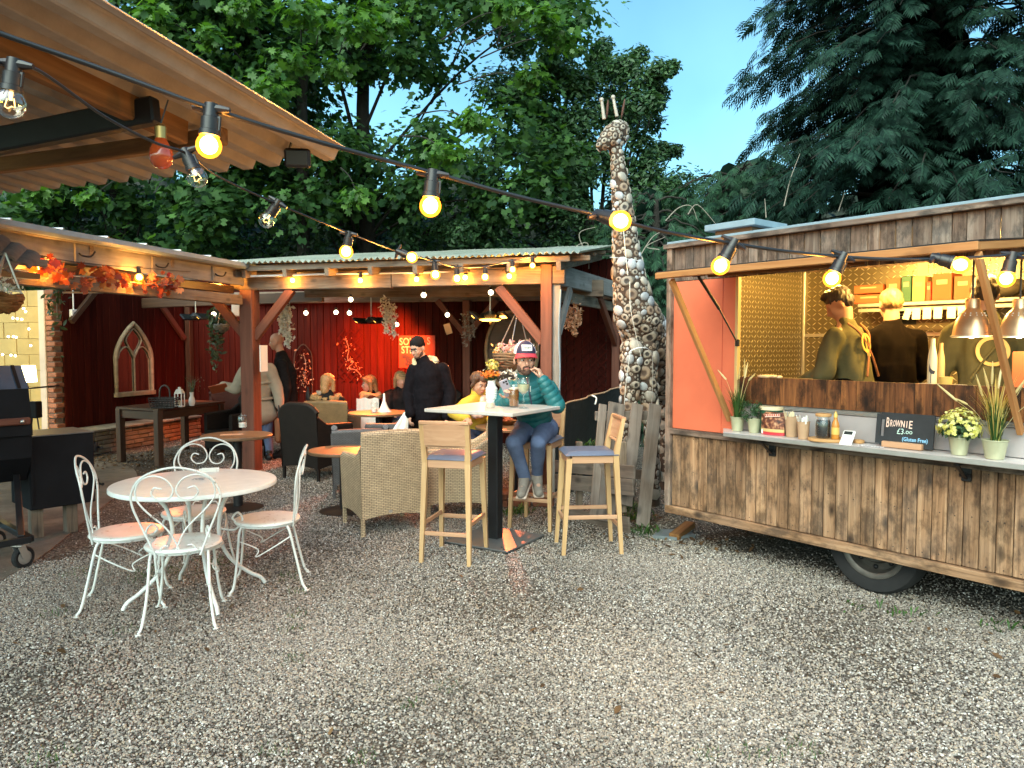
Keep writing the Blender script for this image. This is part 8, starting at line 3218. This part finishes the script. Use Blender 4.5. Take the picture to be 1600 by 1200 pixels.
 # phone held in his right hand
 c = D(791, 606, 5.945)
 d = (D(797, 618, 5.97) - D(786, 594, 5.93)).normalized()
 n = V((-.2, -1, .35)).normalized()
 n = (n - d * n.dot(d)).normalized()
 x = d.cross(n)
 Rp = MX((x, d, n)).transposed()
 ph = thing('phone', 'grey-lilac phone held by the man in teal', 'phone', c)
 obj('case', MB().box(c, (.072, .148, .009), Rp, .004), M['phone'], ph)
 mb = MB()
 for (a, b2) in ((-.020, -.052), (-.020, -.030), (.0, -.052)):
  mb.ell(c + Rp @ V((a, b2, .0055)), (.009, .009, .003), Rp, 10, 6)
 obj('camera_lens', mb, M['lens'], ph, smooth=60)
teal_man()
# --- standing man in black fleece
def fleece_man():
 Y = 8.5
 J = dict(head=D(652, 544, Y - .06), face=(-.42, -.80, -.42), neck=D(662, 566, Y), chest=D(669, 590, Y), pelvis=D(669, 650, Y),
             shR=D(644, 576, Y - .02), shL=D(696, 574, Y + .02), elR=D(638, 615, Y - .02), wrR=D(641, 648, Y - .12), elL=D(704, 615, Y + .02), wrL=D(698, 654, Y - .1))
 stand_legs(J, fwd=V((-.2, -1, 0)).normalized())
 hands = [((J['wrR'], (-.1, -.15, -1), (.8, .3, 0)), dict(curl=.9, side=-1)), ((J['wrL'], (0, -.2, -1), (-.8, .3, 0)), dict(curl=.8, side=1))]
 t, Mh = person('man standing in black fleece and dark cap, head bowed beside the tan armchair', J,
                   [('trousers', 'legs', 'blackcotton', .012), ('fleece', 'top', 'fleece', .038, dict(amp=.007, freq=14, collar=.02))], hands=hands, body_voxel=.0105, shoes=('blackshoe', 'blackshoe'))
 eyes(t, Mh)
 mb = MB()
 R3 = Mh.to_3x3()
 for c, r in (((0, -.045, -.083), (.042, .042, .032)), ((-.044, -.02, -.055), (.022, .042, .034)), ((.044, -.02, -.055), (.022, .042, .034))):
  mb.ell(Mh @ V(c), r, R3, 12, 8)
 remeshed('beard', mb, 'beard', .006, t, 2)
 mb = MB()
 mb.ell(Mh @ V((0, .020, .056)), (.086, .099, .082), R3, 18, 12)
 mb.ell(Mh @ V((0, .05, .02)), (.080, .072, .045), R3, 18, 12)
 cap = remeshed('cap', mb, 'darkcoat', .008, t, 2)
 obj('cap_strap', MB().tube([Mh @ V((.060 * math.sin(a), -.108 * math.cos(a) + .008, .028 + .006 * math.cos(a))) for a in [k * .1745 - .8 for k in range(10)]], .006, 6), M['darkplastic'], cap, smooth=60)
 mb = MB()
 nk = J['neck']
 for k in range(15):
  a = -.5 + 4.1 * k / 14
  mb.ell(nk + V((.118 * math.cos(a) + .012, .10 * math.sin(a) + .02, .005 + .03 * math.sin(max(0, min(math.pi, a))) - (.05 if a < 0 or a > 3.2 else 0))), (.040, .040, .050), None, 10, 8)
 remeshed('hood', mb, 'hoodcream', .010, t, 3, disp=wrinkle(.006, 40, 2))
 p = D(674, 564.5, 8.26)
 obj('chest_mark', MB().box(p + V((.06, -.012, 0)), (.065, .004, .008), None, .001), M['dimmark'], t)
 # white cloth in his right hand
 c = D(634, 644, 8.36)
 rows = []
 for j in range(7):
  f = j / 6
  rows.append([c + V((-.02 - .17 * f + (.05 + .16 * f) * i / 8, -.03 * math.sin(i * 1.4) * f, -.26 * f)) for i in range(9)])
 o = obj('white_cloth', MB().grid(rows).grid([[q + V((0, .004, 0)) for q in r][::-1] for r in rows]), M['paper'], smooth=180)
 tag(o, 'white cloth hanging from the hand of the man in black fleece', 'cloth')
fleece_man()
# --- bald man in dark jacket, in profile
def bald_man():
 Y = 10.55
 J = dict(head=D(432, 534, Y), face=(-1, -.15, -.18), neck=D(440, 556, Y), chest=D(446, 582, Y), pelvis=D(448, 640, Y), shL=D(440, 568, Y - .19), shR=D(444, 566, Y + .19),
             elL=D(448, 606, Y - .24), elR=D(440, 604, Y + .24), wrL=D(440, 640, Y - .26), wrR=D(425, 625, Y + .2))
 stand_legs(J, fwd=V((-1, -.1, 0)).normalized(), lat=V((0, -1, 0)))
 t, Mh = person('bald man standing in a dark jacket, in profile facing left', J, [('trousers', 'legs', 'jeansdark', .012), ('jacket', 'top', 'darkcoat', .035)],
                   hands=[((J['wrL'], (-.2, 0, -1), (0, 1, 0)), dict(curl=.6, side=1))], shoes=('blackshoe', 'blackshoe'), voxel=.014, body_voxel=.0135)
 eyes(t, Mh)
bald_man()
# --- person in a beige trench coat behind the corner post
def coat_person():
 Y = 10.25
 J = dict(head=D(395, 545, Y + .05), face=(-.5, .8, -.25), neck=D(398, 566, Y), chest=D(402, 592, Y), pelvis=D(405, 634, Y), shL=D(382, 576, Y + .02), shR=D(424, 574, Y - .02),
             elL=D(368, 608, Y + .08), elR=D(434, 608, Y - .02), wrL=D(349, 602, Y + .12), wrR=D(437, 634, Y - .05))
 stand_legs(J, fwd=V((-.4, .9, 0)).normalized(), lat=V((-.9, -.4, 0)).normalized(), step=.05)
 hands = [((J['wrL'], (-1, .1, .1), (0, 0, -1)), dict(curl=.5, side=-1)), ((J['wrR'], (0, 0, -1), (-.7, .5, 0)), dict(curl=.6, side=1))]
 t, Mh = person('person in a beige belted trench coat behind the corner post, reaching out with a menu', J, [('jeans', 'legs', 'jeans', .010), ('coat', 'coat', 'trench', .034, dict(len=.13, amp=.007, freq=16))],
                   hands=hands, shoes=('blackshoe', 'blackshoe'), voxel=.014, body_voxel=.0135)
 hairdo('hair', t, Mh, 'hairfair', 1.0, 'bob', .01)
 pv, ch = J['pelvis'], J['chest']
 c = ch.lerp(pv, .75)
 R3 = torso(MB(), J, 0)
 obj('belt', MB().tube([c + R3 @ V((.205 * math.cos(a), .160 * math.sin(a), 0)) for a in [k * math.pi / 14 for k in range(28)]], .020, 6, closed=True), M['trench'], t, smooth=60)
 obj('shoulder_flap', MB().tube([ch + R3 @ V((.235 * math.cos(a), .165 * math.sin(a), -.06)) for a in [k * math.pi / 14 for k in range(28)]], .014, 6, closed=True), M['trench'], t, smooth=60)
 p = D(342, 607, Y + .02)
 o = obj('menu_card', MB().box(p, (.24, .014, .17), MX.Rotation(R_(52), 3, 'X') @ MX.Rotation(.25, 3, 'Z'), .002), M['card_o'])
 tag(o, 'orange lit menu held out by the person in the trench coat', 'menu')
 p = D(357, 606, Y - .02)
 b = thing('handbag', 'dark handbag with brown tartan trim at the side of the trench coat', 'bag', D(436, 668, Y - .1))
 c = D(437, 672, Y - .12)
 obj('bag', MB().box(c, (.10, .18, .34), None, .03), M['apronstrap'], b, smooth=40)
 obj('handle', MB().tube(catmull([c + V((0, -.05, .16)), c + V((0, -.02, .34)), c + V((0, .05, .16))], 5), .010, 6), M['darkplastic'], b, smooth=60)
coat_person()
def seat_pose(pelvis, fwd, lat, floor=0.0, seat=.45):
 J = {}
 for s, k in (('L', 1), ('R', -1)):
  J['hip' + s] = pelvis + lat * .09 * k
  J['kn' + s] = pelvis + lat * .11 * k + fwd * .42 + V((0, 0, .0))
  J['an' + s] = V((J['kn' + s].x, J['kn' + s].y, floor + .09)) + fwd * .02
  J['toe' + s] = tuple(fwd + V((0, 0, -.02)))
 return J
def sitter(label, hx, hy, Y, face, body_dir, tops, hair, hair_mat, lean=.0, extra=None, arms=None, skin='skin', hands=()):
 head = D(hx, hy, Y)
 f = V((*body_dir, 0)).normalized()
 lat = V((0, 0, 1)).cross(-f) * -1
 lat = f.cross(V((0, 0, 1))) * -1
 neck = head + V((0, 0, -.15)) - f * (.03 + lean * .2)
 chest = neck + V((0, 0, -.16)) - f * lean * .3
 pelvis = V((chest.x, chest.y, .56)) - f * lean * .5
 J = dict(head=head, face=face, neck=neck, chest=chest, pelvis=pelvis, shL=neck + lat * .185 + V((0, 0, -.07)), shR=neck - lat * .185 + V((0, 0, -.07)))
 for s, k in (('L', 1), ('R', -1)):
  J['el' + s] = J['sh' + s] + lat * .05 * k + f * .08 + V((0, 0, -.27))
  J['wr' + s] = J['el' + s] + f * .22 - lat * .06 * k + V((0, 0, .02))
 if arms:
  J.update(arms(J, f, lat))
 J.update(seat_pose(pelvis, f, lat))
 hd = [((J['wr' + s], f + V((0, 0, -.1)), (0, 0, -1)), dict(curl=.6, side=(1 if s == 'L' else -1))) for s in 'LR']
 t, Mh = person(label, J, [('trousers', 'legs', 'jeansdark', .012)] + tops, hands=hd, shoes=('blackshoe', 'blackshoe'), voxel=.014, body_voxel=.0135, skin=skin)
 if hair:
  hairdo('hair', t, Mh, hair_mat, 1.0, hair, .009)
 return t, Mh, J
# woman in dark coat with fur hood, seen from behind
t, Mh, J = sitter('woman in a dark coat with fur trimmed hood, seated with her back to us', 513, 599, 9.95, (.25, .95, -.05), (.2, 1), [('coat', 'top', 'darkcoat', .05, dict(wide=1.1, amp=.009, freq=14))], 'bob', 'hairblond')
mb = MB()
for k in range(9):
 a = math.pi * (k / 8) * 1.25 - .4
 mb.ell(J['neck'] + V((.17 * math.cos(a), -.05 - .05 * math.sin(a), -.03 - .03 * math.sin(a))), (.055, .05, .045), None, 10, 8)
remeshed('fur_hood', mb, 'fur', .012, t, 2, disp=wrinkle(.008, 90, 1))
# blonde woman in profile
t, Mh, J = sitter('blonde woman with a cream scarf, seated in profile under the red heater', 576, 600, 11.05, (-1, -.35, -.12), (-.9, -.3), [('coat', 'top', 'darkcoat', .04)], 'bob', 'hairblond')
eyes(t, Mh)
mb = MB()
for k in range(10):
 a = k * .66
 mb.ell(J['neck'] + V((.12 * math.cos(a), .10 * math.sin(a), -.02 + .02 * math.sin(a * 2))), (.06, .06, .05), None, 10, 8)
mb.cap(J['neck'] + V((-.1, -.1, -.04)), J['chest'] + V((-.16, -.14, -.10)), .05, .04, 12)
remeshed('scarf', mb, 'creamscarf', .012, t, 3, disp=wrinkle(.007, 50, 1))
# yellow sleeved woman bending over the table
def yarms(J, f, lat):
 return dict(shR=D(735, 625, 8.02), shL=D(762, 622, 8.3), elR=D(709, 646, 7.85), wrR=D(730, 655, 7.62), elL=D(778, 648, 8.0), wrL=D(768, 656, 7.75), chest=D(745, 640, 8.2), pelvis=V((D(738, 640, 8.45).x, 8.45, .56)), neck=D(747, 618, 8.12))
t, Mh, J = sitter('woman with brown hair and yellow sleeves bending over a table behind the bar table', 748, 600, 8.05, (.62, -.75, -.30), (.3, -1), [('jacket', 'top', 'yellowknit', .032, dict(amp=.006, freq=22, collar=.04))], 'tied', 'hairbrown', .15, None, yarms, 'skin2')
eyes(t, Mh)
mb = MB()
mb.cap(J['neck'] + V((-.04, -.05, -.03)), J['chest'] + V((-.01, -.15, -.04)), .045, .05, 12)
mb.cap(J['neck'] + V((.05, -.05, -.02)), J['chest'] + V((.05, -.14, -.04)), .04, .045, 12)
remeshed('shirt_collar', mb, 'chalk_pink', .010, t, 3)
# person half hidden behind the man in black
t, Mh, J = sitter('seated person in a pale cap half hidden behind the man in black fleece', 626, 594, 11.0, (.5, -.85, -.2), (.4, -.9), [('coat', 'top', 'darkcoat', .04)], 'bob', 'hairfair')
mb = MB()
mb.ell(Mh @ V((0, .012, .05)), (.088, .106, .08), Mh.to_3x3(), 16, 10)
remeshed('cap', mb, 'creamscarf', .009, t, 2)
# --- cooks in the trailer
FL = .38
def cook(label, head, face, f, lean, tops, hair, mat, hs=1.0, arms=None, neckd=.155, skin='skin', pelz=.93, hands=True, voxel=.011, sw=.195):
 f = V((*f, 0)).normalized()
 lat = f.cross(V((0, 0, 1))) * -1
 neck = head + V((0, 0, -neckd)) - f * (.02 + lean * .2)
 chest = neck + V((0, 0, -.19)) - f * lean * .2
 pelvis = V((chest.x, chest.y, FL + pelz)) - f * lean * .3
 J = dict(head=head, face=face, neck=neck, chest=chest, pelvis=pelvis, shL=neck + lat * sw + V((0, 0, -.075)), shR=neck - lat * sw + V((0, 0, -.075)), base=V((pelvis.x, pelvis.y, FL)))
 for s, k in (('L', 1), ('R', -1)):
  J['el' + s] = J['sh' + s] + lat * .05 * k + f * .04 + V((0, 0, -.29))
  J['wr' + s] = J['el' + s] + f * .20 - lat * .03 * k + V((0, 0, -.10))
 if arms:
  J.update(arms(J, f, lat))
 stand_legs(J, fwd=f, lat=lat, floor=FL)
 hd = [((J['wr' + s], f + V((0, 0, -.4)), (0, 0, -1)), dict(curl=.6, side=(1 if s == 'L' else -1))) for s in 'LR']
 t, Mh = person(label, J, [('trousers', 'legs', 'blackcotton', .012)] + tops, hands=hd, shoes=('blackshoe', 'blackshoe'), voxel=voxel, body_voxel=.0135, head_s=hs, skin=skin)
 if hair:
  hairdo('hair', t, Mh, mat, hs, hair, .008)
 R3 = torso(MB(), J, 0)
 return t, Mh, J, R3
h = D(1311, 476, 5.62)
t, Mh, J, R3 = cook('cook in olive top with a thick dark quiff, at the left of the hatch', h, (-.75, .35, -.55), (-.62, .70), .15, [('top', 'top', 'olive', .022, dict(amp=.010, freq=20, sleeve=.012, collar=-.01))], 'short', 'hairdark', skin='skin2')
obj('eyebrow', MB().ell(Mh @ V((-.03, -.088, .02)), (.02, .006, .005), Mh.to_3x3(), 8, 6), M['hairdark'], t)
ch = J['chest']
lat, fw, up = R3.col[0], R3.col[1], R3.col[2]
bk = V(fw)
if bk.dot(CAM - ch) < 0:
 bk = -bk
def backp(x, z, d=.155):
 return ch + V(lat) * x + V(up) * z + bk * d
obj('apron_strap', MB().tube(catmull([backp(-.10, .19, .07), backp(-.07, .10, .135), backp(.02, -.06, .150), backp(.10, -.22, .15)], 5), .009, 6), M['apronstrap'], t, smooth=60)
obj('apron_strap', MB().tube(catmull([backp(.11, .19, .07), backp(.07, .10, .135), backp(-.03, -.06, .150), backp(-.12, -.22, .14)], 5), .009, 6), M['apronstrap'], t, smooth=60)
mb = MB()
Mb = MX((V(lat), V(up), bk)).transposed().to_4x4()
Mb.translation = backp(.03, .03, .146)
mb.lathe([(.052, 0), (.074, 0), (.074, .004), (.052, .004), (.052, 0)], 24, Mb)
mb.box(Mb @ V((0, 0, .002)), (.022, .11, .004), Mb.to_3x3())
mb.box(Mb @ V((-.02, -.085, .002)), (.05, .03, .004), Mb.to_3x3())
obj('back_emblem', mb, M['yellowcap'], t)
h = D(1391, 477, 5.72)
t, Mh, J, R3 = cook('cook in black top with cropped fair hair, in the middle of the hatch', h, (.12, 1, -.30), (.1, 1), .1, [('top', 'top', 'blackcotton', .024, dict(amp=.009, freq=17, collar=-.01))], 'crop', 'hairfair', sw=.205)
h = D(1538, 462, 4.95)
t, Mh, J, R3 = cook('cook in olive top with a ring emblem, behind the prop at the right', h, (.35, .9, -.35), (.3, .95), .1, [('top', 'top', 'olive', .024, dict(amp=.010, freq=20, sleeve=.012, collar=-.01))], 'short', 'hairdark', sw=.20, pelz=.90)
ch = J['chest']
lat, fw, up = R3.col[0], R3.col[1], R3.col[2]
bk = V(fw)
if bk.dot(CAM - ch) < 0:
 bk = -bk
Mb = MX((V(lat), V(up), bk)).transposed().to_4x4()
Mb.translation = backp(0, -.04, .15)
obj('back_emblem', MB().lathe([(.075, 0), (.098, 0), (.098, .004), (.075, .004), (.075, 0)], 28, Mb), M['yellowcap'], t)
obj('apron_strap', MB().tube(catmull([backp(-.12, .17, .07), backp(-.06, .05, .145), backp(.05, -.10, .155), backp(.12, -.22, .15)], 5), .008, 6), M['olive'], t, smooth=60)
